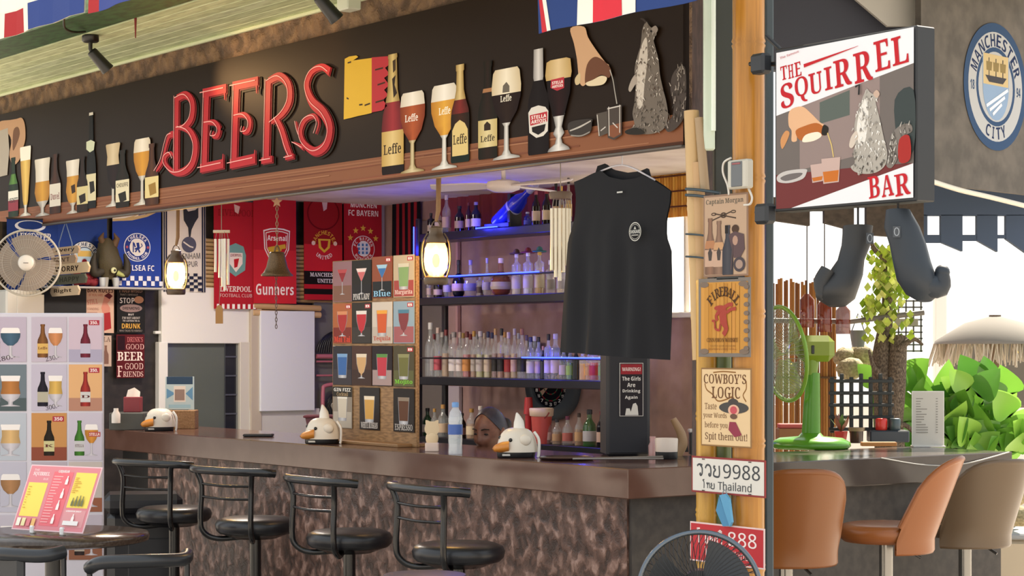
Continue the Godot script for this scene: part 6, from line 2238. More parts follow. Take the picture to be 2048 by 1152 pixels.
	part(o, "diffuser", b, glow("fff4e6", 1.5))
	var al := AreaLight3D.new()
	al.name = "ceiling_light"
	al.area_size = Vector2(0.3, 0.3)
	al.light_color = Color("fff2e4")
	al.light_energy = 2.2
	al.area_range = 12.0
	al.shadow_enabled = true
	o.add_child(al)
	al.position = Vector3(0, -0.065, 0)
	al.rotation.x = -PI / 2
	build_ceiling_fan()
	var l2 := at_z(872, 512, -0.1)
	build_lantern("brass oil lantern with lit glass hanging before the bottle rack", l2, 2.57 - l2.y, 1.05)
	var ch := at_z(1121, 398, -0.1)
	build_chime("long silver wind chime with dark wooden top beside the black tank top", ch, [[-0.036, 0.012, -0.30], [-0.02, 0.02, -0.33], [-0.004, 0.024, -0.345], [0.012, 0.02, -0.31], [0.026, 0.012, -0.28], [0.036, 0.0, -0.25], [0.0, -0.02, -0.26]], -0.2, "d6cbb4", true)
	# blind over the window
	r = on_z(1268, 334, 1392, 436, BACK_Z + 0.04)
	o = thing("reed_blind", "golden reed blind half drawn over the bright window", "blind", r.c)
	for k in 22:
		b = MB.new()
		var x: float = r.w * ((k + 0.5) / 22.0 - 0.5)
		b.tube([Vector3(x, r.h * 0.5, 0), Vector3(x, -r.h * 0.5, 0)], r.w / 22.0 * 0.46, 6)
		var m := mt(["c8963c", "b8842f", "d2a64c"][k % 3], 0.6)
		m.backlight_enabled = true
		m.backlight = Color("8a5a1c")
		part(o, "reed", b, m)
	for k in 3:
		b = MB.new()
		b.tube([Vector3(-r.w * 0.5, r.h * (0.3 - 0.3 * k), 0.014), Vector3(r.w * 0.5, r.h * (0.3 - 0.3 * k), 0.014)], 0.005, 5)
		part(o, "cord", b, mt("5a2c1c", 0.8))
	build_tank_top()
	build_person()

func build_ceiling_fan() -> void:
	var c := at_z(1007, 372, -1.15)
	var o := thing("ceiling_fan", "white three blade ceiling fan under the bar's ceiling", "fan", c)
	var wh := mt("c9c6d2", 0.4)
	var b := MB.new()
	b.lathe([Vector2(0, -0.035), Vector2(0.05, -0.032), Vector2(0.085, -0.018), Vector2(0.09, 0.0), Vector2(0.085, 0.022), Vector2(0.04, 0.032), Vector2(0, 0.032)], 28)
	part(o, "motor_housing", b, wh)
	b = MB.new()
	b.tube([Vector3(0, 0.03, 0), Vector3(0, 2.57 - c.y, 0)], 0.012, 8)
	part(o, "rod", b, wh)
	b = MB.new()
	b.lathe([Vector2(0, 2.57 - c.y), Vector2(0.05, 2.57 - c.y), Vector2(0.03, 2.53 - c.y), Vector2(0, 2.53 - c.y)], 16)
	part(o, "canopy", b, wh)
	for k in 3:
		part(o, "blade", flat_prism(deg_to_rad([150.0, 55.0, -40.0][k]) + deg_to_rad(TURN)), wh)

func flat_prism(a: float) -> MB:
	var b := MB.new()
	b.xf = Transform3D(Basis(Vector3.UP, a) * Basis(Vector3.RIGHT, PI / 2 + 0.2), Vector3(0, 0.005, 0))
	b.prism(PackedVector2Array([Vector2(0.07, -0.03), Vector2(0.14, -0.055), Vector2(0.42, -0.06), Vector2(0.45, 0.0), Vector2(0.42, 0.06), Vector2(0.14, 0.05), Vector2(0.07, 0.03)]), -0.004, 0.004)
	return b

func build_tank_top() -> void:
	var z := -0.02
	var c := at_z(1240, 540, z)
	var o := thing("tank_top", "black sleeveless tank top with round white print hanging over the counter", "shirt", c)
	var xa := func(px: float) -> float: return at_z(px, 500, z).x - c.x
	var ya := func(py: float, px: float) -> float: return at_z(px, py, z).y - c.y
	var tops := [[1145, 364], [1165, 357], [1188, 347], [1206, 341], [1221, 354], [1249, 360], [1274, 357], [1289, 351], [1308, 360], [1328, 372], [1343, 382]]
	var lefts := [[341, 1145], [395, 1152], [432, 1150], [463, 1142], [482, 1136], [560, 1131], [640, 1126], [712, 1122]]
	var rights := [[341, 1343], [404, 1340], [439, 1332], [474, 1331], [501, 1340], [560, 1339], [640, 1338], [720, 1337]]
	var pick := func(tab: Array, at: float) -> float:
		for k in tab.size() - 1:
			if at <= tab[k + 1][0]:
				return lerpf(tab[k][1], tab[k + 1][1], clampf((at - tab[k][0]) / (tab[k + 1][0] - tab[k][0]), 0, 1))
		return tab[tab.size() - 1][1]
	var front := []
	var back := []
	for i in 29:
		var t := i / 28.0
		var rf := []
		var rb := []
		for j in 41:
			var s := j / 40.0
			var xtop: float = lerpf(1145, 1343, s)
			var ytop: float = pick.call(tops, xtop)
			var ybot: float = lerpf(704, 720, s)
			var y := lerpf(ytop, ybot, t)
			var x: float = lerpf(pick.call(lefts, y), pick.call(rights, y), s)
			var px: float = xa.call(x)
			var py: float = ya.call(y, x)
			var bulge := 0.035 * sin(PI * s) * (0.35 + 0.65 * t)
			var fold: float = (0.012 * sin(s * 17.0 + 1.5 * t) + 0.007 * sin(s * 31.0 - 2.0 * t)) * smoothstep(0.08, 0.7, t)
			rf.append(Vector3(px, py, bulge + fold))
			rb.append(Vector3(px, py + (0.03 * (1.0 - t) if i < 4 and j > 8 and j < 31 else 0.0), -bulge * 0.8 - 0.006 + fold * 0.4))
		front.append(rf)
		back.append(rb)
	var fab := mt("131419", 0.95)
	var b := MB.new()
	b.sheet(front, -1.0)
	part(o, "front", b, fab)
	b = MB.new()
	b.sheet(back, 1.0)
	part(o, "back", b, fab)
	# round print on the chest
	var pc := at_z(1287, 464, z) - c
	var p := print_of(0.075, 0.075, 0.001)
	p.lay = 0.0
	p.ring(0.0375, 0.0375, 0.0375, 0.0375, 0.004, "b9b8b2")
	p.ring(0.0375, 0.0375, 0.030, 0.030, 0.0025, "9a9994")
	p.rect(0.005, 0.03, 0.07, 0.046, "26272d")
	p.text("SHIKARI", 0.006, 0.031, 0.069, 0.044, "c9c8c2", "bold")
	p.poly([Vector2(0.03, 0.028), Vector2(0.0375, 0.016), Vector2(0.045, 0.028)], "b9b8b2")
	p.rect(0.018, 0.049, 0.057, 0.053, "a9a8a2")
	var w := part(o, "print", p, inks(0.8))
	w.position = Vector3(pc.x, pc.y, 0.043)
	p = print_of(0.035, 0.006, 0.001)
	p.board("c9c8c4")
	w = part(o, "neck_label", p, inks(0.8))
	var nl := at_z(1251, 385, z) - c
	w.position = Vector3(nl.x, nl.y, 0.03)
	# hanger
	b = MB.new()
	var hk := at_z(1243, 300, z) - c
	b.tube(curve3([Vector3(pcx(1180, z, c), pcy(352, 1180, z, c), -0.004), Vector3(hk.x, pcy(330, 1243, z, c), -0.004), Vector3(pcx(1308, z, c), pcy(360, 1308, z, c), -0.004)], 6), 0.004, 6)
	b.tube(curve3([Vector3(hk.x, pcy(330, 1243, z, c), -0.004), Vector3(hk.x, hk.y - 0.005, -0.004), Vector3(hk.x + 0.012, hk.y + 0.012, -0.004), Vector3(hk.x, hk.y + 0.024, -0.004)], 5), 0.003, 6)
	part(o, "hanger", b, mt("c9c4c8", 0.4))
func pcx(px: float, z: float, c: Vector3) -> float:
	return at_z(px, 500, z).x - c.x
func pcy(py: float, px: float, z: float, c: Vector3) -> float:
	return at_z(px, py, z).y - c.y

func build_person() -> void:
	var h := at_d(988, 862, 9.95)
	var o := thing("person", "bartender with tied back dark hair looking down behind the counter", "person", Vector3(h.x, 0, h.z), facing() - 0.62)
	var skin_m := noisy("skin", ["5c3a2e", "6a4436", "744c3c"], [0.25, 0.5, 0.8], 0.02, Vector3(0.4, 0.4, 0.4), 0.5)
	var b := MB.new()
	var hy := h.y
	# rings from the hips up through the shoulders and neck; the head follows as one surface
	var spec := [[-0.62, 0.17, 0.12, 0.0], [-0.5, 0.16, 0.11, 0.0], [-0.38, 0.165, 0.11, 0.01], [-0.28, 0.185, 0.11, 0.01], [-0.225, 0.17, 0.09, 0.0], [-0.185, 0.10, 0.065, 0.0], [-0.155, 0.058, 0.056, 0.0], [-0.12, 0.052, 0.054, 0.005]]
	var rings := []
	for s in spec:
		var ring := []
		for j in 32:
			var a := TAU * j / 32.0
			ring.append(Vector3(s[1] * cos(a), s[0], s[2] * sin(a) + s[3]))
		rings.append(ring)
	# head: egg with a face on its +z side, leaning forward
	var tilt := Basis(Vector3.RIGHT, 0.2)
	for i in 22:
		var f := i / 21.0
		var th := PI * (0.94 - 0.94 * f)
		var ring := []
		for j in 32:
			var a := TAU * j / 32.0
			var d := Vector3(sin(th) * cos(a), cos(th), sin(th) * sin(a))
			var r := Vector3(0.073, 0.115, 0.092)
			var q := d * r
			if d.y < -0.2:
				q.x *= 1.0 + 0.35 * (d.y + 0.2)
				q.z += 0.01 * maxf(d.z, 0.0)
			var az := atan2(d.x, d.z)
			var bump := func(ax: float, y: float, wx: float, wy: float) -> float: return exp(-pow((az - ax) / wx, 2.0) - pow((q.y - y) / wy, 2.0))
			var push: float = 0.020 * bump.call(0.0, -0.022, 0.16, 0.016) + 0.010 * bump.call(0.0, 0.004, 0.10, 0.022) + 0.007 * bump.call(0.0, -0.056, 0.28, 0.009) + 0.006 * bump.call(0.0, -0.070, 0.24, 0.008) + 0.006 * bump.call(0.0, -0.095, 0.3, 0.016)
			push += 0.006 * (bump.call(0.42, 0.026, 0.3, 0.008) + bump.call(-0.42, 0.026, 0.3, 0.008)) + 0.007 * (bump.call(0.62, -0.02, 0.3, 0.025) + bump.call(-0.62, -0.02, 0.3, 0.025))
			push -= 0.010 * (bump.call(0.40, 0.008, 0.22, 0.011) + bump.call(-0.40, 0.008, 0.22, 0.011))
			push -= 0.005 * bump.call(0.0, -0.063, 0.2, 0.004)
			q += d * push
			ring.append(tilt * q + Vector3(0, 0.0, 0.03))
		rings.append(ring)
	for ring in rings:
		for j in ring.size():
			ring[j] += Vector3(0, hy, 0)
	b.skin(rings)
	for s in [-1.0, 1.0]:
		b.tube(curve3([Vector3(s * 0.16, hy - 0.27, 0), Vector3(s * 0.21, hy - 0.45, -0.02), Vector3(s * 0.19, hy - 0.56, 0.02), Vector3(s * 0.1, hy - 0.57, 0.1)], 5), widths([0.05, 0.045, 0.04, 0.03], 16), 10)
		# hand: palm and five fingers
		b.ball(Vector3(s * 0.09, hy - 0.575, 0.13), Vector3(0.035, 0.014, 0.045), 6, 10)
		for k in 4:
			var fx: float = s * (0.065 + 0.017 * k)
			b.tube([Vector3(fx, hy - 0.575, 0.165), Vector3(fx, hy - 0.575, 0.195), Vector3(fx, hy - 0.588, 0.215 + 0.006 * (1.5 - absf(k - 1.5)))], 0.008, 6)
		b.tube([Vector3(s * 0.06, hy - 0.577, 0.12), Vector3(s * 0.04, hy - 0.58, 0.145), Vector3(s * 0.042, hy - 0.588, 0.165)], 0.009, 6)
		# ear
		b.ball(Vector3(s * 0.074, hy - 0.005, 0.03), Vector3(0.012, 0.028, 0.018), 6, 8)
	part(o, "body", b, skin_m)
	# eyes half closed, brows, lips
	for s in [-1.0, 1.0]:
		b = MB.new()
		b.ball(Vector3.ZERO, Vector3(0.013, 0.005, 0.006), 6, 10)
		var e := part(o, "eye", b, mt("1a1110", 0.3))
		e.position = tilt * Vector3(s * 0.031, 0.004, 0.079) + Vector3(0, hy, 0.03)
		b = MB.new()
		b.tube([Vector3(s * 0.014, 0.027, 0.092), Vector3(s * 0.03, 0.032, 0.088), Vector3(s * 0.05, 0.027, 0.074)], 0.0028, 5)
		e = part(o, "eyebrow", b, mt("1c1412", 0.8))
		e.position = Vector3(0, hy, 0.03)
		e.basis = tilt
	b = MB.new()
	b.ball(Vector3(0, -0.062, 0.093), Vector3(0.022, 0.008, 0.007), 6, 12)
	var lp := part(o, "lips", b, mt("70382f", 0.4))
	lp.position = Vector3(0, hy, 0.03)
	lp.basis = tilt
	# hair drawn back over the skull into a knot
	b = MB.new()
	var hair := []
	for i in 12:
		var f := i / 11.0
		var ring := []
		for j in 28:
			var a := TAU * j / 28.0
			var th := lerpf(0.02, 1.0, f) * (1.7 - 1.12 * maxf(0.0, cos(a - PI / 2)))
			var d := Vector3(sin(th) * cos(a), cos(th), sin(th) * sin(a))
			ring.append(tilt * (d * Vector3(0.079, 0.121, 0.099)) + Vector3(0, hy, 0.028))
		hair.append(ring)
	b.skin(hair)
	part(o, "hair", b, noisy("hair", ["15131c", "221f30", "2c2a44"], [0.2, 0.5, 0.8], 0.05, Vector3(0.1, 0.4, 0.1), 0.45))
	b = MB.new()
	b.ball(Vector3(0, hy + 0.03, -0.085), Vector3(0.04, 0.035, 0.035), 8, 12)
	part(o, "hair_knot", b, mt("17141c", 0.6))
	b = MB.new()
	var sh := []
	for s in [[-0.64, 0.185, 0.135], [-0.5, 0.175, 0.125], [-0.38, 0.18, 0.125], [-0.28, 0.198, 0.122], [-0.222, 0.18, 0.1], [-0.185, 0.115, 0.08]]:
		var ring := []
		for j in 24:
			var a := TAU * j / 24.0
			ring.append(Vector3(s[1] * cos(a), hy + s[0], s[2] * sin(a)))
		sh.append(ring)
	b.skin(sh, false)
	part(o, "shirt", b, mt("1c1c22", 0.85))

# ---------------------------------------------------------------- stools and the corner with the beer menu
func make_stool(label: String, at: Vector3, turn: float) -> void:
	var o := thing("bar_stool", label, "bar stool", Vector3(at.x, 0, at.z), turn, "black bar stools along the front of the bar")
	var blk := mt("121214", 0.22)
	var lea := mt("1a1a1e", 0.32)
	var h := at.y
	var b := MB.new()
	b.lathe([Vector2(0, h - 0.06), Vector2(0.17, h - 0.06), Vector2(0.185, h - 0.045), Vector2(0.19, h - 0.02), Vector2(0.18, h), Vector2(0.15, h + 0.012), Vector2(0, h + 0.016)], 32)
	part(o, "seat", b, lea)
	b = MB.new()
	b.lathe([Vector2(0, h - 0.085), Vector2(0.1, h - 0.085), Vector2(0.16, h - 0.062), Vector2(0, h - 0.06)], 24)
	part(o, "seat_plate", b, blk)
	b = MB.new()
	b.tube([Vector3(0, 0.02, 0), Vector3(0, h - 0.08, 0)], 0.027, 14)
	part(o, "column", b, blk)
	b = MB.new()
	b.lathe([Vector2(0, 0), Vector2(0.2, 0), Vector2(0.2, 0.012), Vector2(0.06, 0.03), Vector2(0.03, 0.06), Vector2(0, 0.06)], 28)
	part(o, "base", b, blk)
	b = MB.new()
	b.tube(arc_pts(Vector3(0, 0.32, 0), Vector3(0.15, 0, 0), Vector3(0, 0, 0.15), 0, TAU * 23 / 24, 23), 0.011, 8, true)
	b.tube([Vector3(-0.15, 0.32, 0), Vector3(0.15, 0.32, 0)], 0.009, 8)
	part(o, "foot_ring", b, blk)
	# bent tube that runs under the seat and up both sides of the back
	b = MB.new()
	b.tube(curve3([Vector3(-0.19, h + 0.235, 0.2), Vector3(-0.17, h + 0.16, 0.185), Vector3(-0.172, h + 0.02, 0.19), Vector3(-0.165, h - 0.05, 0.18), Vector3(-0.12, h - 0.085, 0.13), Vector3(0, h - 0.075, 0.05), Vector3(0.12, h - 0.085, 0.13), Vector3(0.165, h - 0.05, 0.18), Vector3(0.172, h + 0.02, 0.19), Vector3(0.17, h + 0.16, 0.185), Vector3(0.19, h + 0.235, 0.2)], 6), 0.013, 10)
	part(o, "back_frame", b, blk)
	b = MB.new()
	b.tube(curve3([Vector3(-0.27, h + 0.235, 0.13), Vector3(-0.24, h + 0.24, 0.175), Vector3(-0.15, h + 0.24, 0.205), Vector3(0, h + 0.24, 0.212), Vector3(0.15, h + 0.24, 0.205), Vector3(0.24, h + 0.24, 0.175), Vector3(0.27, h + 0.235, 0.13)], 5), 0.019, 12)
	part(o, "top_rail", b, mt("141416", 0.25))
	for y in [0.175, 0.115]:
		b = MB.new()
		b.tube(curve3([Vector3(-0.17, h + y, 0.187), Vector3(0, h + y - 0.004, 0.2), Vector3(0.17, h + y, 0.187)], 5), 0.0065, 8)
		part(o, "back_bar", b, mt("1c1a1a", 0.15, 0.5))

func beer_card(p: Pr, bg, low, bottle, lab, beer, glass_pf: Array, word: String, price: String, tag: bool) -> void:
	p.board(bg)
	if low:
		p.rect(0, p.h * 0.72, p.w, p.h, low)
	var left := 0.32 if glass_pf.size() else 0.5
	if bottle:
		p.vessel(p.w * left, p.h * 0.9, p.h * 0.74, p.w * 0.3, BOTTLE, 0, 1, bottle, Color(bottle).darkened(0.35))
		p.vessel(p.w * left, p.h * 0.9, p.h * 0.74, p.w * 0.3, BOTTLE, 0.12, 0.42, lab)
		if word:
			p.text(word, p.w * (left - 0.13), p.h * 0.66, p.w * (left + 0.13), p.h * 0.72, "5a2c2c", "serifb")
	if glass_pf.size():
		p.vessel(p.w * 0.68, p.h * 0.9, p.h * 0.66, p.w * 0.42, glass_pf, 0, 0.4, "cfc8cc", "a09aa0")
		p.vessel(p.w * 0.68, p.h * 0.9, p.h * 0.66, p.w * 0.4, glass_pf, 0.4, 0.82, beer, Color(beer).darkened(0.2))
		p.vessel(p.w * 0.68, p.h * 0.9, p.h * 0.66, p.w * 0.4, glass_pf, 0.82, 1, "ece4de")
	if price:
		if tag:
			p.rect(p.w * 0.6, p.h * 0.07, p.w * 0.92, p.h * 0.18, "a83440")
			p.text(price, p.w * 0.64, p.h * 0.09, p.w * 0.88, p.h * 0.16, "f0e2e0", "bold")
		else:
			p.text(price, p.w * 0.4, p.h * 0.86, p.w * 0.78, p.h * 0.96, "3c2c34", "serif", -0.2)

func build_stools() -> void:
	var wh := ["black bar stool nearest the counter corner, fourth from the left", "black bar stool third from the left, before the red crate's duck helmet", "black bar stool second from the left, before the window", "black bar stool at the far left beside the black bin"]
	var sp := [[917, 1092, 0.42, 0.0], [699, 1066, 0.42, 0.02], [511, 1040, 0.45, 0.25], [348, 1018, 0.45, 0.3]]
	for k in 4:
		make_stool(wh[k], at_z(sp[k][0], sp[k][1], sp[k][2]) , sp[k][3])
	# seat of another stool that just shows at the lower edge
	var q := at_d(850, 1146, 7.4)
	var o := thing("low_stool", "round dark padded stool seat just showing at the bottom edge", "stool", Vector3(q.x, 0, q.z))
	var b := MB.new()
	b.lathe([Vector2(0, q.y - 0.07), Vector2(0.15, q.y - 0.07), Vector2(0.165, q.y - 0.04), Vector2(0.15, q.y - 0.005), Vector2(0.1, q.y), Vector2(0, q.y)], 28)
	part(o, "seat", b, mt("4a4250", 0.35))
	for k in 4:
		b = MB.new()
		var a := TAU * (k + 0.5) / 4.0
		b.tube([Vector3(0.1 * cos(a), q.y - 0.06, 0.1 * sin(a)), Vector3(0.17 * cos(a), 0.0, 0.17 * sin(a))], 0.012, 8)
		part(o, "leg", b, mt("141416", 0.3))

func build_menu_corner() -> void:
	# white stand with beer cards
	var Z := 9.9
	var s := Z / FOCAL
	var c := at_d(72, 890, Z)
	var o := thing("beer_menu_stand", "tall white stand covered with beer picture cards at the left edge", "menu stand", Vector3(c.x, 0, c.z), facing() + 0.05)
	var W := 268.0 * s
	var top: float = at_d(100, 626, Z).y
	var b := MB.new()
	b.cbox(Vector3(0, top * 0.5, -0.012), Vector3(W, top, 0.02), 0.004)
	part(o, "panel", b, mt("c9c3cc", 0.3))
	b = MB.new()
	b.cbox(Vector3(0, 0.02, 0), Vector3(W * 0.9, 0.04, 0.3), 0.006)
	part(o, "foot", b, mt("b9b4b8", 0.4))
	var cards := [
		["b8aab8", "", "2c4840", "b0a088", "4a6478", CHALICE, "Leffe", "280.-", false], ["bdb0bc", "", "8a5a34", "d2a860", "cf8a5a", CHALICE, "Leffe", "230.-", false], ["c6b2be", "a8a0b4", "7a2c3c", "b8b0c0", "d8a0a0", [], "", "350.", true],
		["6f7a80", "505a5c", "2a3440", "8c7a90", "b87a44", TULIP, "", "", false], ["bdb4c2", "", "2a2430", "b0a894", "d8ae5c", TULIP, "", "300.-", false], ["d8a878", "b0806c", "a83a34", "c8c4c0", "d0a080", [], "D", "350.", true],
		["b4b8c0", "", "4a7a3c", "c0908c", "d8b078", TULIP, "VEDETT", "", false], ["c08a54", "8a4a38", "2c2420", "c8be8c", "a8683c", [], "K", "350", true], ["c2b8c4", "", "4a8034", "c4c0c0", "d08c3c", CHALICE, "STELLA", "", true],
		["bab6c2", "", "3a2c30", "b8a8a8", "b08058", CHALICE, "", "", false], ["b4a8b0", "8a6a58", "5a3c2c", "c8b48c", "c89858", TULIP, "", "300.-", false], ["c0b4ac", "96604a", "4a2c24", "c4b090", "b06a38", CHALICE, "", "", false],
		["bcb4be", "", "2c3a34", "b8b0a0", "caa060", TULIP, "", "", false], ["c8a070", "a05a34", "6a3c24", "c8a868", "c07838", CHALICE, "", "350", true], ["b8aeb8", "8c5c48", "3a2c2c", "b0a494", "b8824a", CHALICE, "", "", false]]
	for k in 15:
		var cx: float = [4.0, 98.0, 170.0][k % 3]
		var cwid: float = [98.0, 70.0, 66.0][k % 3]
		var row := k / 3
		var y0: float = [634.0, 729.0, 826.0, 924.0, 1030.0][row]
		var ch: float = [90.0, 93.0, 95.0, 100.0, 90.0][row]
		var p := print_of(cwid * s, ch * s, 0.002)
		var d: Array = cards[k]
		beer_card(p, d[0], d[1], d[2], d[3], d[4], d[5], d[6], d[7], d[8])
		if k == 8:
			p.rect(p.w * 0.6, p.h * 0.4, p.w * 0.95, p.h * 0.5, "b04a48")
			p.text("STELLA", p.w * 0.62, p.h * 0.42, p.w * 0.93, p.h * 0.48, "efe0d4", "bold")
		var w := part(o, "picture_card", p, inks(0.25))
		w.position = Vector3((cx - 72.0) * s, at_d(cx, y0 + ch * 0.5, Z).y, 0.001)
	# round table
	var t := at_d(108, 1066, 9.0)
	o = thing("round_table", "round dark brown table with a single column leg, holding the pink menu", "table", Vector3(t.x, 0, t.z))
	var h := t.y
	b = MB.new()
	b.lathe([Vector2(0, h - 0.04), Vector2(0.39, h - 0.04), Vector2(0.415, h - 0.032), Vector2(0.42, h - 0.012), Vector2(0.412, h), Vector2(0, h)], 56)
	part(o, "table_top", b, noisy("tabletop", ["3a2f28", "463a31", "50433a"], [0.25, 0.5, 0.8], 0.02, Vector3(1.2, 0.2, 0.2), 0.16))
	b = MB.new()
	b.tube([Vector3(0, 0.03, 0), Vector3(0, h - 0.04, 0)], 0.04, 16)
	part(o, "column", b, mt("3c3a38", 0.35))
	b = MB.new()
	b.lathe([Vector2(0, 0), Vector2(0.25, 0), Vector2(0.25, 0.015), Vector2(0.05, 0.04), Vector2(0, 0.04)], 28)
	part(o, "base", b, mt("2a2826", 0.4))
	# pink drinks menu leaning on the table
	var m := at_d(94, 1062, 8.93)
	o = thing("table_menu", "pink and yellow liqueur menu leaning on two white feet on the round table", "menu", Vector3(m.x, h, m.z), facing() - 0.55)
	var p := print_of(0.43, 0.31, 0.004)
	p.xf = Transform3D(Basis(Vector3.RIGHT, -0.42), Vector3(0, 0.155, -0.06))
	p.board("d88a90", "e2c0c4", 0.006)
	p.text("THE", 0.03, 0.02, 0.06, 0.03, "f4dcdc", "sans")
	p.text("SQUIRREL", 0.03, 0.034, 0.13, 0.056, "f6e2e0", "serifb")
	p.text("BAR", 0.1, 0.062, 0.13, 0.072, "f2d4d4", "serif")
	p.rect(0.02, 0.085, 0.135, 0.245, "f0d76a")
	p.rect(0.288, 0.03, 0.412, 0.195, "f0d76a")
	p.rect(0.155, 0.03, 0.272, 0.285, "e2757c")
	p.rect(0.283, 0.205, 0.412, 0.285, "d99a9c")
	p.text("LIQUEUR", 0.18, 0.022, 0.245, 0.036, "fbf4f0", "bold")
	p.text("LIQUEUR SHOT", 0.295, 0.207, 0.385, 0.216, "fbf4f0", "bold")
	for k in 17:
		p.rect(0.162, 0.05 + k * 0.0135, 0.162 + 0.03 + rng.randf() * 0.025, 0.054 + k * 0.0135, "f0b4b4")
	for k in 9:
		p.rect(0.296, 0.055 + k * 0.0085, 0.31 + rng.randf() * 0.03, 0.058 + k * 0.0085, "c89a4a")
		p.rect(0.03, 0.105 + k * 0.0125, 0.035 + rng.randf() * 0.02, 0.108 + k * 0.0125, "c89a4a")
	for k in [[0.25, 0.05, 0.04], [0.245, 0.11, 0.045], [0.24, 0.165, 0.045], [0.235, 0.23, 0.045], [0.35, 0.225, 0.035]]:
		p.vessel(k[0], k[1] + k[2], k[2], 0.016, BOTTLE, 0, 1, "f4e6e2")
	for k in [[0.32, 0.15], [0.34, 0.142], [0.36, 0.138], [0.378, 0.142]]:
		p.vessel(k[0], 0.188, 0.188 - k[1], 0.013, BOTTLE, 0, 1, "7a7a58")
	for k in 4:
		p.rect(0.024 + k * 0.03, 0.255, 0.046 + k * 0.03, 0.292, ["f0ead8", "e8dca8", "dc8088", "e8b878"][k])
	p.rect(0.3, 0.258, 0.39, 0.278, "e9e4e0")
	part(o, "menu_card", p, inks(0.25))
	for sx in [-0.09, 0.09]:
		b = MB.new()
		b.cbox(Vector3(sx, 0.018, -0.005), Vector3(0.022, 0.036, 0.03), 0.005)
		part(o, "foot_clip", b, mt("e8e6e4", 0.4))
	# black bin
	var n := at_d(286, 985, 10.6)
	o = thing("black_bin", "black plastic bin with lid standing between table and stools", "bin", Vector3(n.x, 0, n.z), facing() + 0.2)
	var bh := n.y
	b = MB.new()
	b.cbox(Vector3(0, bh * 0.45, 0), Vector3(0.37, bh * 0.9, 0.3), 0.04)
	part(o, "body", b, mt("1c1d22", 0.38))
	b = MB.new()
	b.cbox(Vector3(0, bh * 0.94, 0), Vector3(0.4, bh * 0.12, 0.33), 0.03)
	part(o, "lid", b, mt("222329", 0.35))
	b = MB.new()
	b.cbox(Vector3(0.03, bh * 0.5, 0.152), Vector3(0.22, bh * 0.45, 0.012), 0.006)
	part(o, "front_panel", b, mt("202127", 0.4))
	# two black tube chairs cut by the lower edge
	for k in 2:
		var cc: Vector3 = [at_d(285, 1122, 8.25), at_d(22, 1108, 8.3)][k]
		o = thing("tube_chair", ["black tube chair with curved back rail at the bottom edge before the bin", "black tube chair with padded back at the bottom left corner"][k], "chair", Vector3(cc.x, 0, cc.z), facing() + [0.35, -0.5][k], "black tube chairs at the round table")
		var y := cc.y
		b = MB.new()
		b.tube(curve3([Vector3(-0.2, y - 0.03, -0.09), Vector3(-0.16, y, 0.0), Vector3(0.0, y + 0.005, 0.05), Vector3(0.16, y, 0.0), Vector3(0.2, y + 0.01, -0.09)], 6), 0.028, 12)
		part(o, "back_rail", b, mt("26282c", 0.3))
		if k == 1:
			b = MB.new()
			b.cbox(Vector3(-0.02, y - 0.05, 0.03), Vector3(0.24, 0.11, 0.05), 0.02)
			part(o, "back_pad", b, mt("2a2c30", 0.4))
		b = MB.new()
		b.lathe([Vector2(0, 0.44), Vector2(0.19, 0.44), Vector2(0.2, 0.46), Vector2(0.18, 0.48), Vector2(0, 0.485)], 24)
		var st := part(o, "seat", b, mt("1e2024", 0.4))
		st.position = Vector3(0, 0, -0.2)
		for q in [[-0.2, -0.09, 0.0], [0.2, -0.09, 0.0], [-0.17, -0.36, 0.0], [0.17, -0.36, 0.0]]:
			b = MB.new()
			b.tube(curve3([Vector3(q[0], y - 0.01 if q[1] > -0.2 else 0.44, q[1]), Vector3(q[0] * 1.02, 0.4, q[1]), Vector3(q[0] * 1.1, 0.0, q[1] * 1.05)], 5), 0.012, 8)
			part(o, "leg", b, mt("303236", 0.25, 0.5))

# ---------------------------------------------------------------- the bamboo post with its signs
func bamboo(b: MB, p0: Vector3, p1: Vector3, r: float, nodes: Array) -> void:
	var pts := [p0]
	var rs := [r]
	var L := p1.y - p0.y
	for y in nodes:
		var f: float = (y - p0.y) / L
		if f <= 0.01 or f >= 0.99:
			continue
		var d := 0.012 / L
		for k in [[-1.6, 1.0], [-0.6, 1.07], [0.0, 0.98], [0.6, 1.07], [1.6, 1.0]]:
			pts.append(p0.lerp(p1, f + k[0] * d))
			rs.append(r * k[1])
	pts.append(p1)
	rs.append(r)
	b.tube(pts, rs, 18)

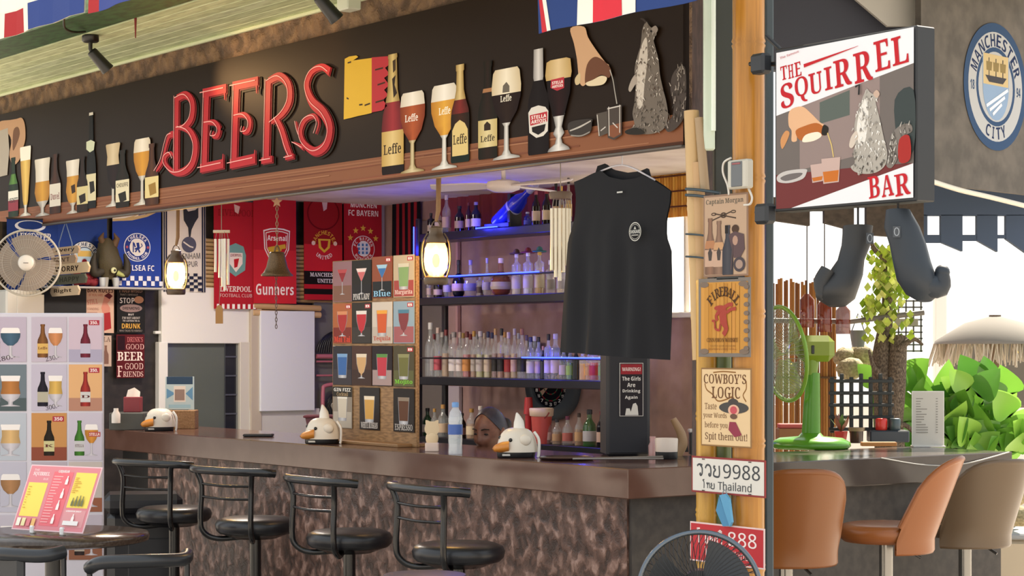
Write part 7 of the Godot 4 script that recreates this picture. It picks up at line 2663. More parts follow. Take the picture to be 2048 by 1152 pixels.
func thai(p: Pr, ch: String, x: float, y: float, w: float, h: float, t: float, hex) -> void:
	var g: Array = {
		"ro": [[[0.1, 0.2], [0.4, 0.06], [0.85, 0.12]], [[0.5, 0.08], [0.8, 0.35], [0.8, 0.8], [0.62, 0.95], [0.5, 0.85], [0.62, 0.75]]],
		"wo": [[[0.1, 0.35], [0.3, 0.1], [0.65, 0.1], [0.85, 0.35], [0.85, 0.85], [0.7, 0.95], [0.58, 0.85], [0.72, 0.74]]],
		"yo": [[[0.3, 0.2], [0.2, 0.12], [0.12, 0.25], [0.35, 0.42], [0.15, 0.6], [0.15, 0.92], [0.85, 0.92], [0.85, 0.08]]],
		"ai": [[[0.5, 1.0], [0.5, 0.0], [0.2, -0.3], [0.6, -0.4]]],
		"tho": [[[0.25, 0.3], [0.1, 0.2], [0.2, 0.08], [0.32, 0.2], [0.32, 0.95]], [[0.32, 0.5], [0.6, 0.1], [0.85, 0.3], [0.85, 0.95]]],
		"o": [[[0.5, 1.0], [0.5, 0.0], [0.2, -0.25], [0.7, -0.3]]],
		"cho": [[[0.2, 0.3], [0.1, 0.1], [0.5, 0.05], [0.5, 0.95], [0.85, 0.8], [0.85, 0.1], [0.95, -0.05]]],
		"kho": [[[0.15, 0.95], [0.15, 0.2], [0.5, 0.05], [0.85, 0.2], [0.85, 0.95]], [[0.2, 0.6], [0.5, 0.45], [0.5, 0.7]]],
		"do": [[[0.3, 0.95], [0.15, 0.6], [0.2, 0.15], [0.6, 0.05], [0.85, 0.25], [0.85, 0.95]], [[0.3, -0.12], [0.6, -0.28], [0.9, -0.1], [0.3, -0.1]]]}[ch]
	for st in g:
		var pts := []
		for q in st:
			pts.append(Vector2(x + q[0] * w, y + q[1] * h))
		p.line(curve(pts, 4), t, hex)

func build_post() -> void:
	var c := at_d(1497, 600, 7.2)
	var Zp := c.z
	var o := thing("bamboo_post", "tall golden bamboo post carrying the tin signs and number plates", "post", Vector3.ZERO)
	var cane := noisy("cane", ["94641f", "a26d24", "ad7629", "b58032"], [0.15, 0.4, 0.65, 0.9], 0.01, Vector3(0.12, 2.5, 0.12), 0.28)
	var cane2 := noisy("cane2", ["b08230", "bd8f38", "c79a42", "cda24c"], [0.15, 0.4, 0.65, 0.9], 0.01, Vector3(0.12, 2.5, 0.12), 0.26)
	var b := MB.new()
	bamboo(b, Vector3(c.x, 0, c.z), Vector3(c.x, 3.3, c.z), 0.057, [0.35, 0.8, 1.24, 1.7, 2.18, 2.66, 3.1])
	part(o, "main_cane", b, cane)
	var a := at_z(1416, 800, c.z)
	b = MB.new()
	bamboo(b, Vector3(a.x, 0, a.z), Vector3(a.x, at_z(1416, 560, c.z).y, a.z), 0.043, [0.5, 0.98, 1.33])
	part(o, "front_cane", b, cane2)
	for k in [[1383, 1400, 222, 720, 0.028, "c0a070"], [1398, 1410, 236, 380, 0.017, "a08868"], [1396, 1408, 325, 740, 0.022, "b89468"]]:
		var t := at_z(k[0], k[2], c.z - 0.01)
		var u := at_z(k[1], k[3], c.z - 0.01)
		b = MB.new()
		bamboo(b, u, t, k[4], [1.7, 2.1])
		part(o, "side_cane", b, mt(k[5], 0.45))
	b = MB.new()
	var gq := at_d(1446, 720, 7.36)
	bamboo(b, Vector3(gq.x, 0.4, gq.z), Vector3(gq.x, at_d(1446, 560, 7.36).y, gq.z), 0.03, [1.0, 1.3])
	part(o, "green_cane", b, mt("5c6a3c", 0.4))
	for k in [[380, 1], [392, 1], [470, 0], [515, 0]]:
		b = MB.new()
		b.tube(curve3([at_z(1372, k[0] - 2, c.z + 0.025), at_z(1400, k[0], c.z + 0.03), at_z(1440, k[0] + 6, c.z + 0.02)], 4), 0.006 if k[1] else 0.004, 6)
		part(o, "wire_tie", b, mt("34424a", 0.5))
	# steel upright, dark board and tube lamp left of the post
	var q0 := at_z(1398, 100, 0.02)
	b = MB.new()
	b.cbox(Vector3(q0.x, 1.9, 0.0), Vector3(0.075, 3.3, 0.05), 0.004)
	setting("trim_end_board", b, noisy("endboard", ["3a2824", "46322c", "523c34"], [0.25, 0.5, 0.8], 0.02, Vector3(0.2, 1.0, 0.2), 0.6)).position = Vector3(0, 0.85, 0)
	var q1 := at_d(1447, 400, 7.5)
	b = MB.new()
	b.cbox(Vector3(0, 1.65, 0), Vector3(0.075, 3.3, 0.075), 0.006)
	var st := setting("column_steel", b, mt("3c403c", 0.55))
	st.position = Vector3(q1.x, 0, q1.z)
	st.rotation.y = facing()
	var q2 := at_d(1538, 500, 7.4)
	b = MB.new()
	b.cbox(Vector3(0, 1.65, 0), Vector3(0.028, 3.3, 0.05), 0.004)
	st = setting("column_pipe", b, mt("3e4a50", 0.5))
	st.position = Vector3(q2.x, 0, q2.z)
	st.rotation.y = facing()
	var t0 := at_d(1420, 6, 7.42)
	var t1 := at_d(1418, 274, 7.42)
	o = thing("tube_lamp", "upright white tube lamp with a green tint left of the bamboo post", "lamp", t1, facing())
	b = MB.new()
	b.cbox(Vector3(0, (t0.y - t1.y) * 0.5, 0), Vector3(0.042, t0.y - t1.y + 0.1, 0.03), 0.006)
	part(o, "housing", b, mt("c9d6c4", 0.35))
	b = MB.new()
	b.tube([Vector3(0.014, 0.02, 0.022), Vector3(0.014, t0.y - t1.y + 0.03, 0.022)], 0.009, 10)
	part(o, "tube", b, mt("e4efe2", 0.2))

	# tin signs
	var zs := c.z + 0.075
	var r := on_z(1407, 388, 1496, 553, zs)
	o = thing("tin_sign", "tan Captain Morgan tin sign with bottles and a rider, topmost on the bamboo post", "sign", r.c, 0.0, "tin signs on the bamboo post")
	var p := print_of(r.w, r.h)
	var w := p.w
	var h := p.h
	p.board("b0967e", "8a7060", w * 0.03)
	p.text("Captain Morgan", w * 0.06, h * 0.05, w * 0.9, h * 0.13, "4a4840", "serifb")
	p.line([Vector2(w * 0.2, h * 0.31), Vector2(w * 0.62, h * 0.22)], w * 0.02, "4a3c34")
	p.line([Vector2(w * 0.74, h * 0.3), Vector2(w * 0.26, h * 0.23)], w * 0.02, "4a3c34")
	for k in [[0.24, 0.235], [0.68, 0.22]]:
		p.ring(w * k[0], h * k[1], w * 0.06, h * 0.02, w * 0.015, "4a3c34", 16)
	p.ring(w * 0.46, h * 0.255, w * 0.07, h * 0.035, w * 0.02, "4a3c34", 18)
	p.text("M", w * 0.43, h * 0.24, w * 0.49, h * 0.27, "3a302a", "serifb")
	for k in [[0.16, 0.26, 0.3, "8a6a58", "a87858"], [0.36, 0.2, 0.34, "8c7060", "b8906c"]]:
		p.vessel(w * k[0], h * 0.97, h * (0.97 - k[2] + 0.02), w * 0.24, BOTTLE, 0, 1, k[3], "6a5448")
		p.vessel(w * k[0], h * 0.97, h * (0.97 - k[2] + 0.02), w * 0.24, BOTTLE, 0.46, 0.6, k[4])
		p.vessel(w * k[0], h * 0.97, h * (0.97 - k[2] + 0.02), w * 0.24, BOTTLE, 0.14, 0.44, "b89a86")
		p.poly([Vector2(w * (k[0] - 0.05), h * 0.7), Vector2(w * k[0], h * 0.64), Vector2(w * (k[0] + 0.05), h * 0.7), Vector2(w * (k[0] + 0.03), h * 0.8), Vector2(w * (k[0] - 0.03), h * 0.8)], "4a4440")
	p.vessel(w * 0.56, h * 0.98, h * 0.6, w * 0.24, BOTTLE, 0, 1, "4a4a50", "3a3a40")
	p.rect(w * 0.5, h * 0.38, w * 0.57, h * 0.48, "2c2a28")
	p.oval(w * 0.73, h * 0.43, w * 0.08, h * 0.05, "4a3830", 14)
	p.poly([Vector2(w * 0.58, h * 0.5), Vector2(w * 0.72, h * 0.46), Vector2(w * 0.92, h * 0.5), Vector2(w * 0.94, h * 0.68), Vector2(w * 0.84, h * 0.78), Vector2(w * 0.7, h * 0.78), Vector2(w * 0.64, h * 0.64)], "5a4a4c")
	p.oval(w * 0.73, h * 0.57, w * 0.06, h * 0.06, "a88878", 10)
	p.oval(w * 0.82, h * 0.86, w * 0.13, h * 0.09, "4a4448", 20)
	p.oval(w * 0.82, h * 0.86, w * 0.08, h * 0.055, "9a8478", 20)
	p.line([Vector2(w * 0.68, h * 0.62), Vector2(w * 0.64, h * 0.92)], w * 0.03, "54484a")
	part(o, "plate", p, inks(0.5))
	var sh := MB.new()
	sh.cbox(Vector3(0.01, -r.h * 0.52, -0.03), Vector3(0.12, 0.015, 0.06), 0.003)
	part(o, "holder", sh, mt("2a2c2c", 0.5))

	r = on_z(1397, 556, 1501, 714, zs)
	o = thing("tin_sign", "orange plank-look FIREBALL tin sign with a red imp on the bamboo post", "sign", r.c, 0.0, "tin signs on the bamboo post")
	p = print_of(r.w, r.h)
	w = p.w
	h = p.h
	p.board("b8843e", "77706a", w * 0.05)
	p.rect(w * 0.05, h * 0.05, w * 0.92, h * 0.95, "bb8844")
	for k in 5:
		p.line([Vector2(w * (0.2 + 0.15 * k), h * 0.06), Vector2(w * (0.2 + 0.15 * k), h * 0.95)], w * 0.006, "7a5226")
		p.rect(w * (0.06 + 0.15 * k), h * 0.07, w * (0.12 + 0.15 * k), h * 0.93, ["c48f4a", "b37e3a", "c08a44", "ae7a38", "be8846"][k])
	for k in [[0.05, 0.05], [0.8, 0.05], [0.05, 0.9], [0.82, 0.9]]:
		p.oval(w * (k[0] + 0.07), h * (k[1] + 0.03), w * 0.09, h * 0.035, "77685c", 12)
	for k in 8:
		p.oval(w * 0.93, h * (0.12 + 0.11 * k), w * 0.05, h * 0.03, "77685c", 10)
	p.arc_text("FIREBALL", w * 0.5, h * 0.55, w * 0.36, h * 0.38, 0, 104, h * 0.12, "4a3426", "serifb")
	p.poly([Vector2(w * 0.38, h * 0.37), Vector2(w * 0.55, h * 0.36), Vector2(w * 0.56, h * 0.5), Vector2(w * 0.58, h * 0.6), Vector2(w * 0.52, h * 0.64), Vector2(w * 0.44, h * 0.58), Vector2(w * 0.42, h * 0.48)], "9c4438")
	p.oval(w * 0.44, h * 0.38, w * 0.12, h * 0.035, "9c4438", 14)
	for k in [[0.5, 0.38, 0.6, 0.34, 0.68, 0.34, 0.05], [0.56, 0.44, 0.64, 0.4, 0.74, 0.39, 0.045], [0.42, 0.42, 0.36, 0.48, 0.38, 0.54, 0.05], [0.52, 0.58, 0.56, 0.64, 0.5, 0.72, 0.07], [0.44, 0.58, 0.42, 0.66, 0.34, 0.64, 0.03], [0.34, 0.64, 0.33, 0.55, 0.28, 0.54, 0.03]]:
		p.line(curve([Vector2(w * k[0], h * k[1]), Vector2(w * k[2], h * k[3]), Vector2(w * k[4], h * k[5])], 4), w * k[6], "9c4438")
	p.text("CINNAMON WHISKY", w * 0.18, h * 0.76, w * 0.78, h * 0.81, "5a3c26", "serifb")
	p.text("TASTES LIKE HEAVEN", w * 0.24, h * 0.85, w * 0.72, h * 0.87, "7a5430", "sans")
	p.text("BURNS LIKE HELL", w * 0.22, h * 0.89, w * 0.76, h * 0.91, "7a4a30", "sans")
	part(o, "plate", p, inks(0.5))

	r = on_z(1402, 736, 1503, 894, zs)
	o = thing("tin_sign", "cream COWBOY'S LOGIC tin sign with a hatted cowboy on the bamboo post", "sign", r.c, 0.0, "tin signs on the bamboo post")
	p = print_of(r.w, r.h)
	w = p.w
	h = p.h
	p.board("d2b48a", "8a6a48", w * 0.02)
	p.rect(w * 0.03, h * 0.025, w * 0.97, h * 0.97, "d6ba92")
	p.line(curve([Vector2(w * 0.08, h * 0.2), Vector2(w * 0.12, h * 0.28), Vector2(w * 0.24, h * 0.34), Vector2(w * 0.34, h * 0.42), Vector2(w * 0.5, h * 0.4), Vector2(w * 0.62, h * 0.36)], 4), w * 0.02, "8a6238")
	p.line(curve([Vector2(w * 0.9, h * 0.16), Vector2(w * 0.9, h * 0.26), Vector2(w * 0.84, h * 0.34), Vector2(w * 0.9, h * 0.42)], 4), w * 0.02, "8a6238")
	p.line(curve([Vector2(w * 0.25, h * 0.06), Vector2(w * 0.45, h * 0.045), Vector2(w * 0.7, h * 0.055)], 4), w * 0.018, "8a6238")
	p.text("COWBOY'S", w * 0.06, h * 0.08, w * 0.9, h * 0.2, "6a4a34", "serifb")
	p.text("LOGIC", w * 0.22, h * 0.24, w * 0.78, h * 0.385, "6a4a34", "serifb")
	p.text("Taste", w * 0.08, h * 0.45, w * 0.32, h * 0.53, "7a5a40", "serif")
	p.text("your Words", w * 0.05, h * 0.57, w * 0.52, h * 0.655, "7a5a40", "serif")
	p.text("before you", w * 0.08, h * 0.69, w * 0.54, h * 0.785, "7a5a40", "serif")
	p.text("Spit them out!", w * 0.09, h * 0.82, w * 0.92, h * 0.945, "6a4c38", "serif")
	p.oval(w * 0.66, h * 0.5, w * 0.29, h * 0.075, "4c4a48", 24)
	p.oval(w * 0.65, h * 0.43, w * 0.1, h * 0.045, "4c4644", 16)
	p.oval(w * 0.66, h * 0.53, w * 0.11, h * 0.07, "d4a890", 16)
	p.oval(w * 0.66, h * 0.53, w * 0.07, h * 0.05, "b8545c", 14)
	p.oval(w * 0.66, h * 0.61, w * 0.07, h * 0.035, "6a5044", 12)
	p.poly([Vector2(w * 0.58, h * 0.68), Vector2(w * 0.7, h * 0.68), Vector2(w * 0.82, h * 0.84), Vector2(w * 0.68, h * 0.87), Vector2(w * 0.56, h * 0.78)], "8a3c4c")
	part(o, "plate", p, inks(0.5))

	# number plates
	r = on_z(1383, 916, 1531, 990, zs)
	o = thing("number_plate", "white souvenir plate with 9988 and Thailand in a red frame on the post", "plate", r.c, 0.0, "souvenir number plates")
	p = print_of(r.w, r.h, 0.004)
	w = p.w
	h = p.h
	p.board("d2cec6", "8a3c3c", w * 0.018)
	for k in 3:
		thai(p, ["ro", "wo", "yo"][k], w * (0.07 + 0.115 * k), h * 0.2, w * 0.1, h * 0.34, w * 0.018, "4a4c50")
	p.text("9988", w * 0.44, h * 0.17, w * 0.93, h * 0.56, "45474c", "sans")
	for k in 3:
		thai(p, ["ai", "tho", "yo"][k], w * (0.15 + 0.06 * k), h * 0.7, w * 0.055, h * 0.17, w * 0.01, "4a4c50")
	p.text("Thailand", w * 0.37, h * 0.65, w * 0.82, h * 0.88, "4a4c50", "sans")
	for k in [[0.15, 0.06], [0.78, 0.06], [0.15, 0.92], [0.78, 0.92]]:
		p.rect(w * k[0], h * k[1], w * (k[0] + 0.04), h * (k[1] + 0.03), "5a4a48")
	part(o, "plate_face", p, inks(0.35))
	r = on_z(1380, 1050, 1529, 1130, zs)
	o = thing("number_plate", "red souvenir plate with 888 behind the floor fan on the post", "plate", r.c, 0.0, "souvenir number plates")
	p = print_of(r.w, r.h, 0.004)
	w = p.w
	h = p.h
	p.board("b8383e", "e0c4c0", w * 0.014)
	for k in 4:
		thai(p, ["o", "cho", "kho", "do"][k], w * (0.08 + 0.095 * k), h * 0.24, w * 0.085, h * 0.28, w * 0.014, "e8d4d0")
	p.text("888", w * 0.52, h * 0.16, w * 0.9, h * 0.52, "ecdcd8", "sans")
	for k in 3:
		thai(p, ["ai", "tho", "yo"][k], w * (0.2 + 0.06 * k), h * 0.66, w * 0.055, h * 0.16, w * 0.009, "e8d4d0")
	p.text("Thailand", w * 0.42, h * 0.64, w * 0.8, h * 0.84, "e0c4c0", "sans")
	part(o, "plate_face", p, inks(0.35))
	# blue face mask between the plates
	var mk := at_z(1452, 1022, zs + 0.01)
	o = thing("face_mask", "folded blue face mask hanging between the two number plates", "mask", mk)
	var s := 7.1 / FOCAL
	b = MB.new()
	var fold := [[-26, 30, -16, 31], [0, 40, 22, 34]]
	b.prism(PackedVector2Array([Vector2(-0.045, 0.0), Vector2(-0.028, 0.05), Vector2(0.012, -0.02), Vector2(0.028, -0.05), Vector2(-0.008, -0.055)]), 0.0, 0.008)
	part(o, "fold", b, mt("4a86ac", 0.7))
	b = MB.new()
	b.prism(PackedVector2Array([Vector2(-0.02, 0.055), Vector2(0.01, 0.062), Vector2(0.03, 0.045), Vector2(0.045, -0.035), Vector2(0.034, -0.052), Vector2(0.012, -0.01)]), 0.004, 0.014)
	part(o, "fold", b, mt("5a98bc", 0.7))
	b = MB.new()
	b.tube(curve3([Vector3(-0.02, 0.05, 0.004), Vector3(-0.004, 0.075, 0.004), Vector3(0.01, 0.06, 0.004)], 4), 0.002, 5)
	part(o, "ear_loop", b, mt("8a8c90", 0.8))
	# meter box with its white lead
	r = on_z(1466, 320, 1506, 378, zs)
	o = thing("meter_box", "small grey and white meter box with white lead on the bamboo post", "box", r.c)
	b = MB.new()
	b.cbox(Vector3(0, 0, 0.012), Vector3(r.w, r.h, 0.035), 0.006)
	part(o, "case", b, mt("b8b4a8", 0.4))
	b = MB.new()
	b.cbox(Vector3(0, 0, 0.03), Vector3(r.w * 0.56, r.h * 0.86, 0.004), 0.002)
	part(o, "front", b, mt("5c6064", 0.4))
	b = MB.new()
	b.cbox(Vector3(0, r.h * 0.36, 0.033), Vector3(r.w * 0.4, r.h * 0.06, 0.002), 0.0005)
	part(o, "stripe", b, mt("8c4a4c", 0.4))
	b = MB.new()
	b.tube(curve3([at_z(1497, 377, zs) - r.c, at_z(1504, 395, zs) - r.c, at_z(1500, 408, zs) - r.c, at_z(1488, 410, zs) - r.c], 5), 0.004, 6)
	b.tube(curve3([at_z(1462, 316, zs) - r.c, at_z(1448, 325, zs) - r.c, at_z(1446, 345, zs) - r.c, at_z(1455, 370, zs) - r.c, at_z(1458, 390, zs) - r.c], 5), 0.004, 6)
	part(o, "lead", b, mt("d0ccc4", 0.5))
	build_floor_fan()

func build_floor_fan() -> void:
	var c := at_d(1399, 1186, 6.65)
	var o := thing("floor_fan", "black floor fan with wire guard and silver rim in front of the post", "fan", c, facing() - 0.1)
	var R := 0.2
	var blk := mt("16171a", 0.35)
	var b := MB.new()
	b.tube(arc_pts(Vector3.ZERO, Vector3(R, 0, 0), Vector3(0, R, 0), 0, TAU * 63 / 64, 63), 0.009, 8, true)
	part(o, "rim", b, mt("5d6670", 0.2, 0.7))
	b = MB.new()
	for k in 72:
		var a := TAU * k / 72.0
		var e := Vector3(cos(a), sin(a), 0)
		var e2 := Vector3(cos(a + 0.25), sin(a + 0.25), 0)
		b.tube([e2 * 0.05 + Vector3(0, 0, 0.07), e2 * 0.1 + Vector3(0, 0, 0.066), e.lerp(e2, 0.5).normalized() * 0.16 + Vector3(0, 0, 0.045), e * R], 0.0014, 4, false, false)
	part(o, "front_guard", b, blk)
	b = MB.new()
	for k in 48:
		var a := TAU * k / 48.0
		var e := Vector3(cos(a), sin(a), 0)
		b.tube([e * 0.06 + Vector3(0, 0, -0.06), e * 0.15 + Vector3(0, 0, -0.04), e * R], 0.0014, 4, false, false)
	part(o, "rear_guard", b, blk)
	for k in 3:
		b = MB.new()
		var a0 := TAU * k / 3.0 + 0.2
		var g := []
		for i in 5:
			var row := []
			var rr := 0.03 + 0.145 * i / 4.0
			for j in 7:
				var a := a0 + (j / 6.0) * 1.2
				row.append(Vector3(cos(a) * rr, sin(a) * rr, 0.02 - 0.045 * j / 6.0))
			g.append(row)
		b.sheet(g)
		part(o, "blade", b, mt("2a2d31", 0.25))
	b = MB.new()
	b.xf = Transform3D(Basis(Vector3.RIGHT, PI / 2), Vector3.ZERO)
	b.lathe([Vector2(0, 0.085), Vector2(0.035, 0.08), Vector2(0.05, 0.065), Vector2(0.05, 0.055), Vector2(0, 0.055)], 20)
	part(o, "badge", b, mt("a8a8a8", 0.25, 0.6))
	b = MB.new()
	b.xf = Transform3D(Basis(Vector3.RIGHT, PI / 2), Vector3.ZERO)
	b.lathe([Vector2(0, -0.03), Vector2(0.07, -0.04), Vector2(0.065, -0.16), Vector2(0, -0.18)], 20)
	part(o, "motor", b, blk)
	b = MB.new()
	b.tube([Vector3(0, -0.03, -0.1), Vector3(0, -c.y + 0.03, -0.1)], 0.018, 12)
	part(o, "stand_pole", b, blk)
	b = MB.new()
	b.lathe([Vector2(0, -c.y), Vector2(0.2, -c.y), Vector2(0.2, -c.y + 0.015), Vector2(0.03, -c.y + 0.05), Vector2(0, -c.y + 0.05)], 28, Vector3(0, 0, -0.1))
	part(o, "stand_base", b, blk)

# ---------------------------------------------------------------- the hanging light box sign and the boxing gloves
const SIGN_Z := 0.25
var sign_c := Vector3.ZERO
var sign_w := 0.64
var sign_h := 0.54
func sb(px: float, py: float) -> Vector2:
	var q := at_z(px, py, SIGN_Z) - sign_c
	return Vector2(q.x + sign_w * 0.5, sign_h * 0.5 - q.y)
func spoly(p: Pr, pts: Array, hex) -> void:
	var out := []
	for k in range(0, pts.size(), 2):
		out.append(sb(pts[k], pts[k + 1]))
	p.poly(out, hex)
func ssoft(p: Pr, pts: Array, hex) -> void:
	var out := []
	for k in range(0, pts.size(), 2):
		out.append(sb(pts[k], pts[k + 1]))
	p.poly(round_off(out), hex)
func sletter(p: Pr, s: String, x0: float, y0: float, x1: float, y1: float, hex) -> void:
	var a := sb(x0, (y0 + y1) * 0.5)
	var d := sb(x1, (y0 + y1) * 0.5)
	p.text(s, a.x, sb((x0 + x1) * 0.5, y0).y, d.x, sb((x0 + x1) * 0.5, y1).y, hex, "serifb", -0.1)

func build_hanging_sign() -> void:
	var r := on_z(1552, 88, 1828, 399, SIGN_Z)
	sign_c = r.c
	sign_w = r.w
	sign_h = at_z(1552, 104, SIGN_Z).y - at_z(1552, 418, SIGN_Z).y
	sign_c.y = (at_z(1552, 104, SIGN_Z).y + at_z(1552, 418, SIGN_Z).y) * 0.5
	var o := thing("light_box_sign", "hanging light box sign reading THE SQUIRREL BAR with a photo of a squirrel", "sign", sign_c)
	var b := MB.new()
	b.cbox(Vector3(0, 0, -0.045), Vector3(sign_w + 0.02, sign_h + 0.02, 0.085), 0.004)
	part(o, "case", b, mt("1d2024", 0.5))
	# lit white faces
	var p := print_of(sign_w, sign_h)
	p.lay = 0.001
	spoly(p, [1553, 106, 1828, 54, 1828, 126, 1553, 232], "ffffff")
	spoly(p, [1583, 416, 1827, 326, 1827, 395], "ffffff")
	var white := glow("d2d2d6", 0.1)
	part(o, "lit_panel", p, white)
	# photograph
	p = print_of(sign_w, sign_h)
	p.lay = 0.0012
	spoly(p, [1553, 232, 1828, 126, 1828, 326, 1583, 416, 1553, 418], "6a6260")
	spoly(p, [1600, 214, 1760, 152, 1760, 300, 1600, 340], "8a7a76")
	spoly(p, [1640, 205, 1700, 180, 1700, 230, 1640, 248], "57605a")
	spoly(p, [1553, 350, 1640, 342, 1720, 334, 1827, 326, 1583, 416, 1553, 418], "6a3434")
	ssoft(p, [1790, 200, 1828, 180, 1828, 300, 1800, 300], "3c4444")
	ssoft(p, [1580, 222, 1604, 213, 1622, 226, 1640, 244, 1652, 252, 1640, 262, 1612, 258, 1596, 270, 1594, 282, 1584, 282, 1584, 262, 1578, 250], "d2a884")
	ssoft(p, [1592, 262, 1610, 252, 1634, 246, 1650, 256, 1654, 268, 1640, 272, 1618, 278, 1600, 280], "a8602c")
	ssoft(p, [1612, 270, 1636, 264, 1644, 272, 1628, 282, 1606, 284], "e6d8c4")
	ssoft(p, [1562, 280, 1572, 262, 1580, 268, 1566, 298], "c08a5a")
	ssoft(p, [1648, 250, 1658, 256, 1654, 270, 1644, 268], "2a2420")
	p.line([sb(1656, 266), sb(1664, 290), sb(1668, 314)], 0.005, "c8b070")
	ssoft(p, [1556, 352, 1574, 342, 1612, 338, 1614, 346, 1606, 358, 1580, 366, 1558, 364], "b8b4b2")
	ssoft(p, [1562, 356, 1580, 348, 1606, 346, 1596, 356, 1572, 362], "6a6464")
	for g in [[1622, 1650, 326, 366], [1644, 1682, 314, 368]]:
		spoly(p, [g[0], g[2] + 4, g[1], g[2], g[1] - 3, g[3] - 4, g[0] + 4, g[3]], "b8a098")
		spoly(p, [g[0] + 3, g[2] + 30, g[1] - 3, g[2] + 26, g[1] - 5, g[3] - 6, g[0] + 6, g[3] - 3], "b86a2c")
	var fur := [1735, 178, 1741, 184, 1748, 188, 1756, 186, 1758, 196, 1753, 204, 1758, 226, 1764, 252, 1770, 280, 1776, 306, 1772, 330, 1756, 344, 1734, 348, 1712, 344, 1703, 334, 1711, 326, 1708, 306, 1713, 284, 1710, 258, 1714, 232, 1722, 210, 1728, 192]
	var tail := [1774, 330, 1782, 306, 1780, 284, 1788, 264, 1804, 250, 1822, 248, 1826, 262, 1812, 272, 1800, 292, 1796, 318, 1784, 336]
	ssoft(p, tail, "77726c")
	ssoft(p, fur, "a39e97")
	ssoft(p, [1724, 212, 1736, 196, 1738, 236, 1732, 282, 1720, 290, 1715, 256], "d9d6d0")
	ssoft(p, [1748, 188, 1755, 180, 1761, 188, 1755, 196], "b8a090")
	ssoft(p, [1714, 262, 1704, 274, 1700, 292, 1706, 296, 1714, 284, 1718, 274], "c4b8ac")
	p.line([sb(1744, 193), sb(1747, 195)], 0.006, "1a1412")
	var pf := PackedVector2Array()
	for k in range(0, fur.size(), 2):
		pf.append(Vector2(fur[k], fur[k + 1]))
	var pt := PackedVector2Array()
	for k in range(0, tail.size(), 2):
		pt.append(Vector2(tail[k], tail[k + 1]))
	var done := 0
	while done < 190:
		var q := Vector2(1700.0 + rng.randf() * 126.0, 180.0 + rng.randf() * 168.0)
		var on_tail := Geometry2D.is_point_in_polygon(q, pt)
		if not on_tail and not Geometry2D.is_point_in_polygon(q, pf):
			continue
		done += 1
		var tones := ["4a4642", "a8a39c", "c4c0ba", "6a655f"] if on_tail or q.y > 300.0 else ["8a857e", "e6e3de", "b4b0aa", "d4d0ca"]
		p.line([sb(q.x, q.y), sb(q.x + 4 - rng.randf() * 8, q.y + (-7 if on_tail else 8) - rng.randf() * 3)], [0.006, 0.0015], tones[done % 4])
		if done % 6:
			p.lay -= p.step
	ssoft(p, [1802, 280, 1822, 272, 1824, 318, 1802, 324], "9c302c")
	p.line([sb(1714, 174), sb(1722, 170), sb(1721, 190)], 0.008, "2c2c2e")
	part(o, "photo_panel", p, inks(0.25))
	# red lettering
	p = print_of(sign_w, sign_h)
	p.lay = 0.002
	for k in [["T", 1562, 132, 1575, 160], ["H", 1577, 129, 1588, 157], ["E", 1590, 124, 1603, 153], ["S", 1562, 166, 1588, 216], ["Q", 1591, 153, 1617, 205], ["U", 1619, 145, 1645, 188], ["I", 1650, 134, 1665, 180], ["R", 1669, 118, 1703, 173], ["R", 1709, 103, 1745, 164], ["E", 1750, 80, 1780, 141], ["L", 1785, 72, 1817, 129], ["B", 1738, 352, 1760, 396], ["A", 1764, 350, 1788, 393], ["R", 1791, 347, 1821, 391]]:
		sletter(p, k[0], k[1], k[2], k[3], k[4], "b8262e")
	p.line([sb(1609, 132), sb(1718, 92)], [0.012, 0.001], "a82630")
	p.text("The famous", sb(1561, 113).x, sb(1575, 108).y, sb(1599, 110).x, sb(1575, 113).y, "8a8a90", "sans", -0.15)
	var red := glow("b01c26", 0.03)
	part(o, "lettering", p, red)
	var l := AreaLight3D.new()
	l.name = "sign_light"
	l.area_size = Vector2(sign_w * 0.9, sign_h * 0.4)
	l.light_color = Color("f4f2f6")
	l.light_energy = 0.12
	l.shadow_enabled = true
	o.add_child(l)
	l.position = Vector3(0, 0.12, 0.02)
	l.rotation.y = PI
	for k in [[1533, 72, 1562, 100], [1500, 128, 1556, 128], [1512, 425, 1560, 412]]:
		b = MB.new()
		b.tube([at_z(k[0], k[1], SIGN_Z - 0.03) - sign_c, at_z(k[2], k[3], SIGN_Z - 0.03) - sign_c], 0.008, 8)
		part(o, "bracket_arm", b, mt("1c1e20", 0.4))
	for k in [[1522, 128], [1530, 428]]:
		b = MB.new()
		b.cbox(at_z(k[0], k[1], SIGN_Z) - sign_c, Vector3(0.07, 0.07, 0.05), 0.01)
		part(o, "clamp", b, mt("20242a", 0.45))
	# boxing gloves
	glove("dark grey boxing glove hanging on the left under the light box sign", 6.72, [[1716, 452, 30, 0.5], [1712, 490, 29, 0.5], [1702, 520, 27, 0.55], [1690, 550, 36, 0.7], [1676, 575, 42, 0.8], [1672, 598, 38, 0.75], [1674, 612, 18, 0.4]], [[1655, 540], [1642, 565], [1640, 590]], 16, "1f2124", [1735, 478])
	glove("blue-black boxing glove hanging on the right, its fist turned to the garden", 6.54, [[1796, 420, 24, 0.5], [1804, 455, 36, 0.55], [1816, 490, 37, 0.6], [1824, 525, 38, 0.7], [1834, 560, 40, 0.8], [1846, 588, 34, 0.7], [1850, 602, 14, 0.4]], [[1852, 570], [1876, 572], [1882, 545]], 22, "1e2731", [1788, 465])

